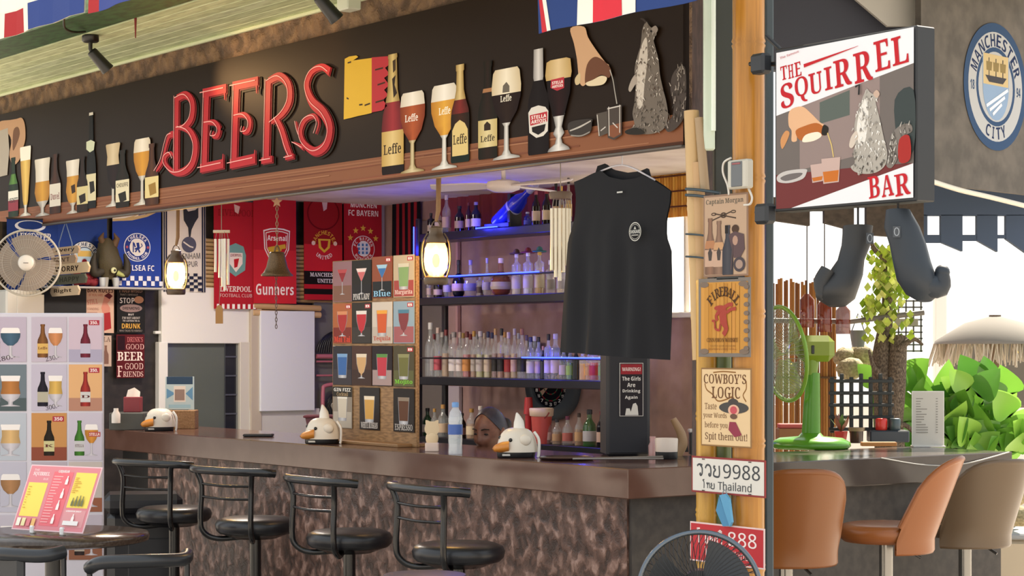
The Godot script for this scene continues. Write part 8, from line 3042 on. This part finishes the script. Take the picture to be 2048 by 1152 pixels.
func glove(label: String, Z: float, spine: Array, thumb: Array, tr: float, hex, tag: Array) -> void:
	var s := Z / FOCAL
	var c := at_d(spine[0][0], spine[0][1], Z)
	var o := thing("boxing_glove", label, "boxing glove", c, facing(), "boxing gloves under the light box sign")
	var b := MB.new()
	var rings := []
	for k in spine:
		var ring := []
		for j in 18:
			var a := TAU * j / 18.0
			ring.append(Vector3((k[0] - spine[0][0]) * s + k[2] * s * cos(a), (spine[0][1] - k[1]) * s + 0.004 * sin(a), k[2] * s * k[3] * 1.3 * sin(a)))
		rings.append(ring)
	b.skin(rings)
	part(o, "mitt", b, mt(hex, 0.55))
	b = MB.new()
	var pts := []
	for k in thumb:
		pts.append(Vector3((k[0] - spine[0][0]) * s, (spine[0][1] - k[1]) * s, 0.02))
	b.tube(curve3(pts, 4), widths([tr * s, tr * s * 1.1, tr * s * 0.6], 9), 12)
	b.ball(pts[2], Vector3.ONE * tr * s * 0.7, 8, 12)
	part(o, "thumb", b, mt(hex, 0.55))
	var p := print_of(0.024, 0.036, 0.001)
	p.board("4a4e54")
	p.ring(0.012, 0.018, 0.009, 0.014, 0.003, "8a9098", 14)
	var w := part(o, "badge", p, inks(0.6))
	w.position = Vector3((tag[0] - spine[0][0]) * s, (spine[0][1] - tag[1]) * s, 0.045)
	b = MB.new()
	b.tube([Vector3(0, 0, 0), Vector3(0.0, 46.0 * s, 0.0)], 0.004, 6)
	part(o, "cord", b, mt("2a2c30", 0.7))

# ---------------------------------------------------------------- the side counter and its stools
func tan_stool(label: String, at: Vector3, turn: float, hex) -> void:
	var o := thing("leather_stool", label, "bar stool", Vector3(at.x, 0, at.z), turn, "tan leather stools at the side counter")
	var lea := mt(hex, 0.35)
	var h := at.y
	var b := MB.new()
	b.lathe([Vector2(0, h - 0.075), Vector2(0.17, h - 0.07), Vector2(0.195, h - 0.05), Vector2(0.2, h - 0.025), Vector2(0.19, h - 0.005), Vector2(0.15, h + 0.004), Vector2(0, h)], 32)
	part(o, "seat", b, lea)
	var outer := []
	var inner := []
	var rim := []
	for i in 9:
		var ro := []
		var ri := []
		for j in 21:
			var s := j / 10.0 - 1.0
			var a := s * 1.15
			var top := 0.27 * pow(maxf(0.0, 1.0 - pow(absf(s), 3.2)), 0.45) + 0.0
			var y := h - 0.1 + (top + 0.1) * i / 8.0
			var lean := 0.10 * clampf((y - h) / 0.27, -0.2, 1.0)
			ro.append(Vector3(sin(a) * (0.215 + lean * 0.25), y, cos(a) * 0.215 + lean))
			ri.append(Vector3(sin(a) * (0.19 + lean * 0.25), y, cos(a) * 0.19 + lean))
		outer.append(ro)
		inner.append(ri)
		if i == 8:
			for j in 21:
				rim.append((ro[j] + ri[j]) * 0.5)
	b = MB.new()
	b.sheet(outer, 1.0)
	b.sheet(inner, -1.0)
	b.tube(rim, 0.0135, 8)
	var low := []
	for j in 21:
		low.append((outer[0][j] + inner[0][j]) * 0.5)
	b.tube(low, 0.0125, 6)
	part(o, "backrest", b, lea)
	b = MB.new()
	b.tube([Vector3(0, 0.03, 0), Vector3(0, h - 0.07, 0)], 0.028, 14)
	part(o, "column", b, mt("8a8884", 0.2, 0.8))
	b = MB.new()
	b.lathe([Vector2(0, 0), Vector2(0.2, 0), Vector2(0.2, 0.01), Vector2(0.05, 0.035), Vector2(0, 0.05)], 28)
	part(o, "base", b, mt("8a8884", 0.2, 0.8))
	b = MB.new()
	b.tube([Vector3(0.03, h - 0.09, 0.05), Vector3(0.07, h - 0.14, 0.13)], 0.006, 6)
	part(o, "lever", b, mt("3a3836", 0.3))
	b = MB.new()
	b.tube(arc_pts(Vector3(0, 0.34, -0.05), Vector3(0.15, 0, 0), Vector3(0, 0, -0.14), 0, PI, 12), 0.011, 8)
	b.tube([Vector3(-0.15, 0.34, -0.05), Vector3(0.15, 0.34, -0.05)], 0.011, 8)
	part(o, "foot_rest", b, mt("8a8884", 0.2, 0.8))

func build_side_counter_things() -> void:
	tan_stool("tan leather stool seen from behind, next to the bamboo post", at_d(1572, 1072, 8.0) - Vector3(0, 0.0, 0), facing() + 0.1, "7c4719")
	tan_stool("tan leather stool in side view with its seat towards the post", at_d(1772, 1048, 8.25), facing() + 1.25, "8a4f22")
	tan_stool("tan leather stool furthest right, seen from behind", at_d(1930, 1040, 8.9), facing() + 0.45, "5c4a36")
	# green desk fan turned away to the left
	var c := at_y(1622, 897, TOP)
	var o := thing("green_fan", "lime green table fan on the side counter, its guard turned to the left", "fan", Vector3(c.x, TOP, c.z), facing())
	var gr := mt("4f8a20", 0.25)
	var s := 9.2 / FOCAL
	var b := MB.new()
	b.lathe([Vector2(0, 0), Vector2(0.175, 0), Vector2(0.188, 0.012), Vector2(0.186, 0.03), Vector2(0.15, 0.05), Vector2(0.06, 0.058), Vector2(0.045, 0.075), Vector2(0, 0.075)], 36)
	part(o, "base", b, gr)
	b = MB.new()
	b.tube([Vector3(0, 0.06, 0), Vector3(0.004, 0.2, 0), Vector3(0.01, 0.36, 0)], [0.045, 0.04, 0.032], 18)
	part(o, "column", b, gr)
	b = MB.new()
	b.tube([Vector3(0.0, 0.35, 0), Vector3(0.0, 0.43, 0)], [0.03, 0.04], 14)
	part(o, "neck", b, mt("6c8a1c", 0.35))
	b = MB.new()
	b.cbox(Vector3(0.02, 0.475, 0), Vector3(0.175, 0.125, 0.12), 0.03)
	part(o, "motor", b, mt("77881c", 0.4))
	b = MB.new()
	b.cbox(Vector3(0.0, 0.47, 0.062), Vector3(0.014, 0.04, 0.006), 0.002)
	part(o, "knob", b, mt("1c1c1c", 0.4))
	var hd := Transform3D(Basis(Vector3.UP, -1.22) * Basis(Vector3.RIGHT, 0.12), Vector3(-0.13, 0.45, 0.0))
	b = MB.new()
	b.xf = hd
	b.tube(arc_pts(Vector3.ZERO, Vector3(0.225, 0, 0), Vector3(0, 0.225, 0), 0, TAU * 47 / 48, 47), 0.01, 8, true)
	part(o, "rim", b, mt("6f9a2c", 0.35))
	b = MB.new()
	b.xf = hd
	for k in 64:
		var a := TAU * k / 64.0
		var e := Vector3(cos(a), sin(a), 0)
		b.tube([e * 0.04 + Vector3(0, 0, 0.07), e * 0.16 + Vector3(0, 0, 0.055), e * 0.225], 0.0015, 4, false, false)
		b.tube([e * 0.05 + Vector3(0, 0, -0.05), e * 0.17 + Vector3(0, 0, -0.04), e * 0.225], 0.0015, 4, false, false)
	part(o, "guard", b, mt("8a8f80", 0.35))
	for k in 3:
		b = MB.new()
		b.xf = hd
		var g := []
		for i in 4:
			var row := []
			for j in 6:
				var a := TAU * k / 3.0 + j * 0.25
				row.append(Vector3(cos(a), sin(a), 0) * (0.03 + 0.055 * i) + Vector3(0, 0, 0.02 - 0.008 * j))
			g.append(row)
		b.sheet(g)
		part(o, "blade", b, glass("8fae5c", 0.6))
	# small things on the side counter
	var q := at_y(1592, 884, TOP)
	o = thing("wooden_tray_box", "low wooden box with a red and white cover behind the green fan", "box", Vector3(q.x, TOP, q.z), facing())
	b = MB.new()
	b.cbox(Vector3(0, 0.035, 0), Vector3(0.19, 0.07, 0.12), 0.004)
	part(o, "box", b, mt("8a5c38", 0.6))
	b = MB.new()
	b.cbox(Vector3(-0.02, 0.082, 0), Vector3(0.14, 0.022, 0.1), 0.003)
	part(o, "cover", b, mt("b04a48", 0.5))
	q = at_y(1713, 886, TOP)
	o = thing("candle_jar", "brown glass candle jar with metal lid on the side counter", "jar", Vector3(q.x, TOP, q.z))
	b = MB.new()
	b.lathe([Vector2(0, 0), Vector2(0.032, 0), Vector2(0.034, 0.06), Vector2(0, 0.06)], 16)
	part(o, "body", b, mt("3a2c26", 0.15))
	b = MB.new()
	b.lathe([Vector2(0.04, 0.06), Vector2(0.042, 0.078), Vector2(0, 0.08)], 16)
	part(o, "lid", b, mt("7a6a50", 0.4))
	q = at_y(1682, 884, TOP)
	o = thing("potted_plant", "small red and green leafed plant in a red pot on the side counter", "plant", Vector3(q.x, TOP, q.z))
	b = MB.new()
	b.lathe([Vector2(0, 0), Vector2(0.025, 0), Vector2(0.034, 0.055), Vector2(0.028, 0.055), Vector2(0, 0.05)], 14)
	part(o, "pot", b, mt("b03a34", 0.4))
	for k in 11:
		b = MB.new()
		var a := TAU * k / 11.0
		b.xf = Transform3D(Basis(Vector3.UP, a) * Basis(Vector3.RIGHT, -0.3 - 0.5 * rng.randf()), Vector3(0, 0.05, 0))
		b.sheet([[Vector3(0, 0, 0), Vector3(0, 0, 0.001)], [Vector3(-0.014, 0.045, 0), Vector3(0.014, 0.045, 0.0)], [Vector3(-0.009, 0.075, 0), Vector3(0.009, 0.075, 0)], [Vector3(0, 0.1, 0), Vector3(0.001, 0.1, 0)]])
		part(o, "leaf", b, mt(["7a4a34", "5a7a3c", "8a5a48"][k % 3], 0.5))
	q = at_y(1776, 884, TOP)
	o = thing("blue_tray", "dark blue box tray holding two cups on the side counter", "tray", Vector3(q.x, TOP, q.z), facing())
	b = MB.new()
	b.cbox(Vector3(0, 0.03, 0), Vector3(0.2, 0.06, 0.11), 0.006)
	part(o, "box", b, mt("26303c", 0.4))
	for k in 2:
		b = MB.new()
		b.lathe([Vector2(0, 0), Vector2(0.028, 0), Vector2(0.03, 0.006), Vector2(0.03, 0.055), Vector2(0.024, 0.06), Vector2(0, 0.06)], 16)
		solo("counter_cup", ["red cup on the blue tray", "dark glass cup on the blue tray beside the red cup"][k] , "cup", b, mt(["c02c24", "3c4a50"][k], 0.3), Vector3(q.x, TOP + 0.061, q.z) + to_right() * (-0.034 + 0.068 * k))
	q = at_y(1757, 892, TOP)
	b = MB.new()
	b.cbox(Vector3(0, 0.01, 0), Vector3(0.17, 0.02, 0.05), 0.003)
	solo("wooden_slab", "short wooden slab lying before the blue tray", "slab", b, mt("a8723c", 0.6), Vector3(q.x, TOP, q.z), facing())
	q = at_y(1856, 894, TOP)
	o = thing("price_stand", "white acrylic stand with a printed price list on the side counter", "menu", Vector3(q.x, TOP, q.z), facing())
	var p := print_of(64 * 9.9 / FOCAL, 108 * 9.9 / FOCAL, 0.004)
	p.board("bdbab4", "d8d6d2", 0.004)
	for k in 14:
		p.rect(0.02, 0.035 + k * 0.0125, 0.04 + rng.randf() * 0.045, 0.039 + k * 0.0125, "8a8782")
		p.rect(p.w * 0.74, 0.035 + k * 0.0125, p.w * 0.8, 0.039 + k * 0.0125, "8a8782")
	var w := part(o, "sheet", p, inks(0.3))
	w.position = Vector3(0, p.h * 0.5 + 0.006, 0)
	b = MB.new()
	b.cbox(Vector3(0, 0.004, 0), Vector3(p.w, 0.008, 0.07), 0.002)
	part(o, "foot", b, mt("c9c7c4", 0.3))
	b = MB.new()
	b.tube(curve3([Vector3(0.006, 1.099, at_x(1762, 914, 0.006).z), at_x(1850, 930, 0.012), at_x(1930, 927, 0.012), Vector3(0.006, 1.099, at_x(2018, 912, 0.006).z)], 6), 0.003, 6)
	solo("white_cable", "thin white cable sagging along the edge of the side counter", "cable", b, mt("b0aea8", 0.5))

# ---------------------------------------------------------------- the garden beyond
func leaf_mesh(L: float, hexa) -> ArrayMesh:
	var b := MB.new()
	var g := []
	for i in 8:
		var f := i / 7.0
		var wd: float = L * 0.42 * pow(sin(PI * pow(f, 0.62)), 0.8)
		var row := []
		for j in 7:
			var s := j / 3.0 - 1.0
			row.append(Vector3(wd * s, L * f, -0.18 * L * f * f + 0.22 * wd * s * s))
		g.append(row)
	b.sheet(g)
	return b.mesh()

func build_garden() -> void:
	# reed screen
	var c := at_d(1600, 715, 11.6)
	var s := 11.6 / FOCAL
	var o := thing("reed_screen", "brown reed fence in the garden behind the green fan", "fence", c, facing())
	for k in 26:
		var b := MB.new()
		var x := (k / 25.0 - 0.5) * 140 * s
		var t := (145.0 + 14.0 * rng.randf()) * s
		b.tube([Vector3(x, -c.y, 0), Vector3(x + 0.01 * (rng.randf() - 0.5), t, 0)], 0.0085, 6)
		part(o, "reed", b, mt(["8a5428", "9c6430", "a8743c", "74451f"][k % 4], 0.7))
	for y in [75.0, -40.0]:
		var b := MB.new()
		b.tube([Vector3(-72 * s, y * s, 0.012), Vector3(72 * s, y * s, 0.012)], 0.007, 6)
		part(o, "binding", b, mt("5a3c22", 0.7))
	# rail and hanging bottles
	var b := MB.new()
	b.tube([at_d(1530, 641, 10.6), at_d(1700, 643, 10.6), at_d(1848, 625, 10.6)], 0.014, 8)
	solo("garden_rail", "thin grey rail running across the garden behind the gloves", "rail", b, mt("6a645c", 0.5))
	for k in 3:
		var q: Array = [[1614, 588, 655], [1649, 598, 664], [1686, 610, 668]][k]
		var t := at_d(q[0], q[1], 10.52)
		var u := at_d(q[0], q[2], 10.52)
		o = thing("hanging_bottle", ["left of three red-brown bottles hanging upside down in the garden", "middle of three red-brown bottles hanging upside down in the garden", "right of three red-brown bottles hanging upside down in the garden"][k], "bottle", u, 0.0, "red-brown bottles hanging in the garden")
		b = MB.new()
		var hh := t.y - u.y
		b.lathe([Vector2(0, 0), Vector2(0.036, 0), Vector2(0.038, 0.006), Vector2(0.038, hh - 0.03), Vector2(0.02, hh - 0.01), Vector2(0.014, hh), Vector2(0, hh)], 16)
		part(o, "body", b, glass("7a3424", 0.75))
		b = MB.new()
		b.tube([Vector3(0, hh, 0), Vector3(0, hh + 0.46, 0)], 0.003, 5)
		part(o, "string", b, mt("4a3c34", 0.8))
	# tree stems
	var bark := noisy("bark", ["3a3028", "54473a", "6d5f50", "857766"], [0.2, 0.45, 0.65, 0.9], 0.05, Vector3(0.25, 0.5, 0.25), 0.85, 1.0)
	o = thing("tree_trunk", "gnarled bare tree trunk standing in the garden between gloves and leaves", "tree", at_d(1775, 900, 10.7))
	var org := o.position
	b = MB.new()
	b.tube(curve3([at_d(1782, 980, 10.7) - org, at_d(1776, 820, 10.7) - org, at_d(1764, 720, 10.7) - org, at_d(1774, 620, 10.7) - org, at_d(1776, 500, 10.7) - org], 6), widths([0.09, 0.075, 0.055, 0.03, 0.026], 25), 12)
	part(o, "stem", b, bark)
	b = MB.new()
	b.tube(curve3([at_d(1776, 880, 10.66) - org, at_d(1790, 780, 10.66) - org, at_d(1798, 670, 10.66) - org], 6), widths([0.07, 0.055, 0.042], 13), 10)
	part(o, "stem", b, bark)
	for k in [[[1778, 860], [1810, 850], [1840, 880]], [[1770, 760], [1748, 735], [1738, 700]], [[1776, 520], [1750, 500], [1738, 470]], [[1796, 700], [1826, 678], [1846, 690]]]:
		b = MB.new()
		var pts := []
		for q in k:
			pts.append(at_d(q[0], q[1], 10.62) - org)
		b.tube(curve3(pts, 5), widths([0.022, 0.014, 0.006], 11), 7)
		part(o, "branch", b, bark)
	# creeper on the trunk
	var vine := thing("creeper", "yellow-green creeper growing round the bare trunk", "creeper", at_d(1775, 600, 10.6))
	b = MB.new()
	for k in 260:
		var y := 500.0 + 190.0 * rng.randf()
		var x := 1768.0 + (rng.randf() + rng.randf() - 1.0) * (26.0 + (y - 500.0) * 0.22)
		var q := at_d(x, y, 10.6 + 0.25 * (rng.randf() - 0.3)) - vine.position
		b.xf = Transform3D(Basis(Vector3.UP, facing() + (rng.randf() - 0.5) * 2.0) * Basis(Vector3.RIGHT, (rng.randf() - 0.5) * 1.6), q)
		var L := 0.035 + 0.025 * rng.randf()
		b.ink(["a8b458", "8ca03c", "c4c878", "748a34"][k % 4])
		b.sheet([[Vector3(0, 0, 0), Vector3(0.001, 0, 0)], [Vector3(-L * 0.4, L * 0.5, 0.004), Vector3(L * 0.4, L * 0.5, 0.004)], [Vector3(0, L, 0), Vector3(0.001, L, 0)]])
	b.xf = Transform3D()
	var vm := inks(0.6).duplicate()
	vm.backlight_enabled = true
	vm.backlight = Color("6a7a28")
	part(vine, "foliage", b, vm).set_meta("kind", "stuff")
	# iron grille, lattice, pot, stones
	c = at_d(1812, 652, 11.0)
	o = thing("iron_grille", "dark iron grille panel behind the trunk in the garden", "grille", c, facing())
	s = 11.0 / FOCAL
	for k in 9:
		b = MB.new()
		b.box(Vector3(0, (k / 8.0 - 0.5) * 100 * s, 0), Vector3(66 * s, 0.008, 0.008))
		part(o, "bar", b, mt("4a4844", 0.6))
	for k in 5:
		b = MB.new()
		b.box(Vector3((k / 4.0 - 0.5) * 60 * s, 0, 0), Vector3(0.008, 104 * s, 0.008))
		part(o, "bar", b, mt("4a4844", 0.6))
	b = MB.new()
	b.cbox(Vector3(0, 0.02, 0.006), Vector3(0.13, 0.04, 0.006), 0.002)
	part(o, "name_plate", b, mt("8a8478", 0.6))
	c = at_d(1722, 800, 10.35)
	s = 10.35 / FOCAL
	o = thing("lattice_fence", "black wooden lattice fence behind the side counter", "fence", c, facing())
	for k in 7:
		b = MB.new()
		b.cbox(Vector3((k / 6.0 - 0.5) * 116 * s, -10 * s, 0), Vector3(8 * s, (112 + 14 * (k % 2)) * s, 0.012), 0.003)
		part(o, "slat", b, mt("1e2426", 0.6))
	for k in 5:
		b = MB.new()
		b.cbox(Vector3(0, (38 - 24 * k) * s, 0.012), Vector3(130 * s, 7 * s, 0.012), 0.003)
		part(o, "slat", b, mt("1e2426", 0.6))
	c = at_d(1716, 694, 10.9)
	o = thing("hanging_pot", "small grey metal plant pot hanging in the garden", "pot", c)
	b = MB.new()
	b.lathe([Vector2(0, 0), Vector2(0.032, 0), Vector2(0.045, 0.085), Vector2(0.048, 0.09), Vector2(0.04, 0.088), Vector2(0, 0.075)], 16)
	part(o, "bowl", b, mt("7a7c80", 0.5))
	b = MB.new()
	b.tube([Vector3(-0.045, 0.09, 0), Vector3(0, 0.18, 0), Vector3(0.045, 0.09, 0)], 0.003, 5)
	part(o, "hanger", b, mt("4a4844", 0.6))
	var stone := noisy("stone", ["7a7258", "94896a", "a89c7c", "bcb294"], [0.2, 0.45, 0.65, 0.9], 0.03, Vector3(0.3, 0.3, 0.3), 0.9, 1.0)
	var where := ["left under the hanging pot", "middle under the hanging pot", "right beside the trunk", "low by the lattice fence", "upper at the right edge by the side counter", "lower at the right edge by the side counter", "between leaves and beige bench", "small, under the counter's far end"]
	for k in 8:
		var q: Array = [[1690, 715, 26, 11.2], [1722, 712, 30, 11.2], [1752, 722, 24, 11.2], [1700, 738, 30, 11.1], [2026, 985, 36, 11.0], [2036, 1036, 34, 10.8], [1996, 1016, 24, 11.1], [2004, 962, 20, 11.1]][k]
		b = MB.new()
		var R: float = q[2] * q[3] / FOCAL
		var nz := FastNoiseLite.new()
		nz.seed = k
		nz.frequency = 0.9
		b.ball(Vector3.ZERO, Vector3(R, R * 0.75, R * 0.8), 10, 14)
		for i in b.v.size():
			b.v[i] *= 1.0 + 0.35 * nz.get_noise_3dv(b.v[i] / R * 1.6)
		solo("garden_rock", "pale weathered rock, " + where[k], "rock", b, stone, at_d(q[0], q[1], q[3]), 0.0, "rocks in the garden")
	# broad-leaved plants
	var lm := [leaf_mesh(0.2, ""), leaf_mesh(0.15, "")]
	var lmats := []
	for hx in ["5f9430", "74a83c", "4c8030", "8cba4c"]:
		var m := StandardMaterial3D.new()
		m.albedo_color = Color(hx)
		m.roughness = 0.35
		m.backlight_enabled = true
		m.backlight = Color(hx).darkened(0.3)
		lmats.append(m)
	var beds := [[1860, 880, 150, 175, 52, "broad-leaved green plant behind the white price stand"], [1968, 900, 150, 190, 62, "broad-leaved green plant at the right edge of the garden"], [1760, 742, 50, 36, 9, "young broad-leaved plant behind the lattice fence"]]
	for bd in beds:
		var base := at_d(bd[0], bd[1], 10.9)
		o = thing("leafy_plant", bd[5], "plant", Vector3(base.x, base.y - 0.1, base.z), facing(), "leafy plants in the garden")
		s = 10.9 / FOCAL
		for k in bd[4]:
			var x: float = (rng.randf() - 0.5) * bd[2] * s
			var y: float = (0.1 + 0.85 * rng.randf()) * bd[3] * s * (1.0 - 0.25 * pow(absf(x) / (bd[2] * s * 0.5), 2.0))
			var z := (rng.randf() - 0.5) * 0.3
			var lf := piece(o, "leaf", lm[k % 2], lmats[rng.randi() % 4])
			lf.transform = Transform3D(Basis(Vector3.UP, (rng.randf() - 0.5) * 1.8) * Basis(Vector3.BACK, (rng.randf() - 0.5) * 2.4) * Basis(Vector3.RIGHT, 0.2 + 0.9 * rng.randf()), Vector3(x, y, z))
		b = MB.new()
		for k in 14:
			var x: float = (rng.randf() - 0.5) * bd[2] * s * 0.8
			b.tube([Vector3(x * 0.5, -0.3, 0), Vector3(x, bd[3] * s * 0.7 * rng.randf(), 0.05)], 0.006, 5)
		part(o, "stalks", b, mt("6a8a3c", 0.5)).set_meta("kind", "stuff")
	# straw parasol and hut in the far light
	c = at_d(1990, 600, 13.5)
	s = 13.5 / FOCAL
	o = thing("straw_parasol", "grey straw parasol with ragged fringe at the right edge", "parasol", c, facing())
	b = MB.new()
	b.lathe([Vector2(120 * s, -88 * s), Vector2(118 * s, -82 * s), Vector2(60 * s, -46 * s), Vector2(0, -30 * s)], 28)
	part(o, "canopy", b, mt("77726a", 0.9))
	b = MB.new()
	for k in 240:
		var a := TAU * rng.randf()
		var e := Vector3(cos(a), 0, sin(a))
		var rr := (92.0 + 28.0 * rng.randf()) * s
		b.tube([e * rr + Vector3(0, (-88.0 + (120.0 - rr / s) * 0.5) * s, 0), e * (rr + 0.02) + Vector3((rng.randf() - 0.5) * 0.06, (-112.0 - 22.0 * rng.randf()) * s, 0)], 0.005, 4)
	part(o, "straw_fringe", b, mt("b8b0a0", 0.9)).set_meta("kind", "stuff")
	b = MB.new()
	b.tube([Vector3(0, -30 * s, 0), Vector3(0, -c.y, 0)], 0.04, 10)
	part(o, "pole", b, mt("6a5a48", 0.8))
	c = at_d(1985, 740, 15.5)
	s = 15.5 / FOCAL
	o = thing("dark_hut", "dim hut wall with two small yellow lamps under the straw parasol", "hut", c, facing())
	b = MB.new()
	b.cbox(Vector3(0, 0, 0), Vector3(170 * s, 150 * s, 0.1), 0.02)
	part(o, "wall", b, mt("5a564e", 0.9))
	for k in [[-50.0, 63.0], [46.0, 40.0]]:
		b = MB.new()
		b.ball(Vector3(k[0] * s, k[1] * s, 0.07), Vector3.ONE * 0.022, 8, 10)
		part(o, "lamp", b, glow("ffd04a", 1.5))
	c = at_d(1880, 680, 14.5)
	b = MB.new()
	b.cbox(Vector3(0, -0.4, 0), Vector3(0.09, 1.5, 0.09), 0.01)
	solo("white_pillar", "white garden pillar between creeper and straw parasol", "pillar", b, mt("e6e4de", 0.7), c, facing())
	# beige padded bench in the lower right corner
	c = at_d(2012, 1068, 10.2)
	s = 10.2 / FOCAL
	o = thing("beige_bench", "beige padded bench with grey top at the lower right corner", "bench", Vector3(c.x, 0, c.z), facing() - 0.1)
	b = MB.new()
	b.cbox(Vector3(0.06, c.y * 0.5 - 0.01, -0.2), Vector3(0.42, c.y - 0.04, 0.4), 0.02)
	part(o, "body", b, mt("b8aa94", 0.8))
	b = MB.new()
	b.cbox(Vector3(0.06, c.y - 0.012, -0.2), Vector3(0.46, 0.03, 0.44), 0.008)
	part(o, "top", b, mt("8c8f92", 0.4))
	# bright paved ground and low white wall that close the garden
	b = MB.new()
	b.box(Vector3.ZERO, Vector3(9, 1.1, 0.15))
	var gw := setting("wall_garden", b, mt("e2ddd2", 0.8))
	gw.position = at_d(1800, 900, 17.0) * Vector3(1, 0, 1) + Vector3(0, 0.55, 0)
	gw.rotation.y = facing()
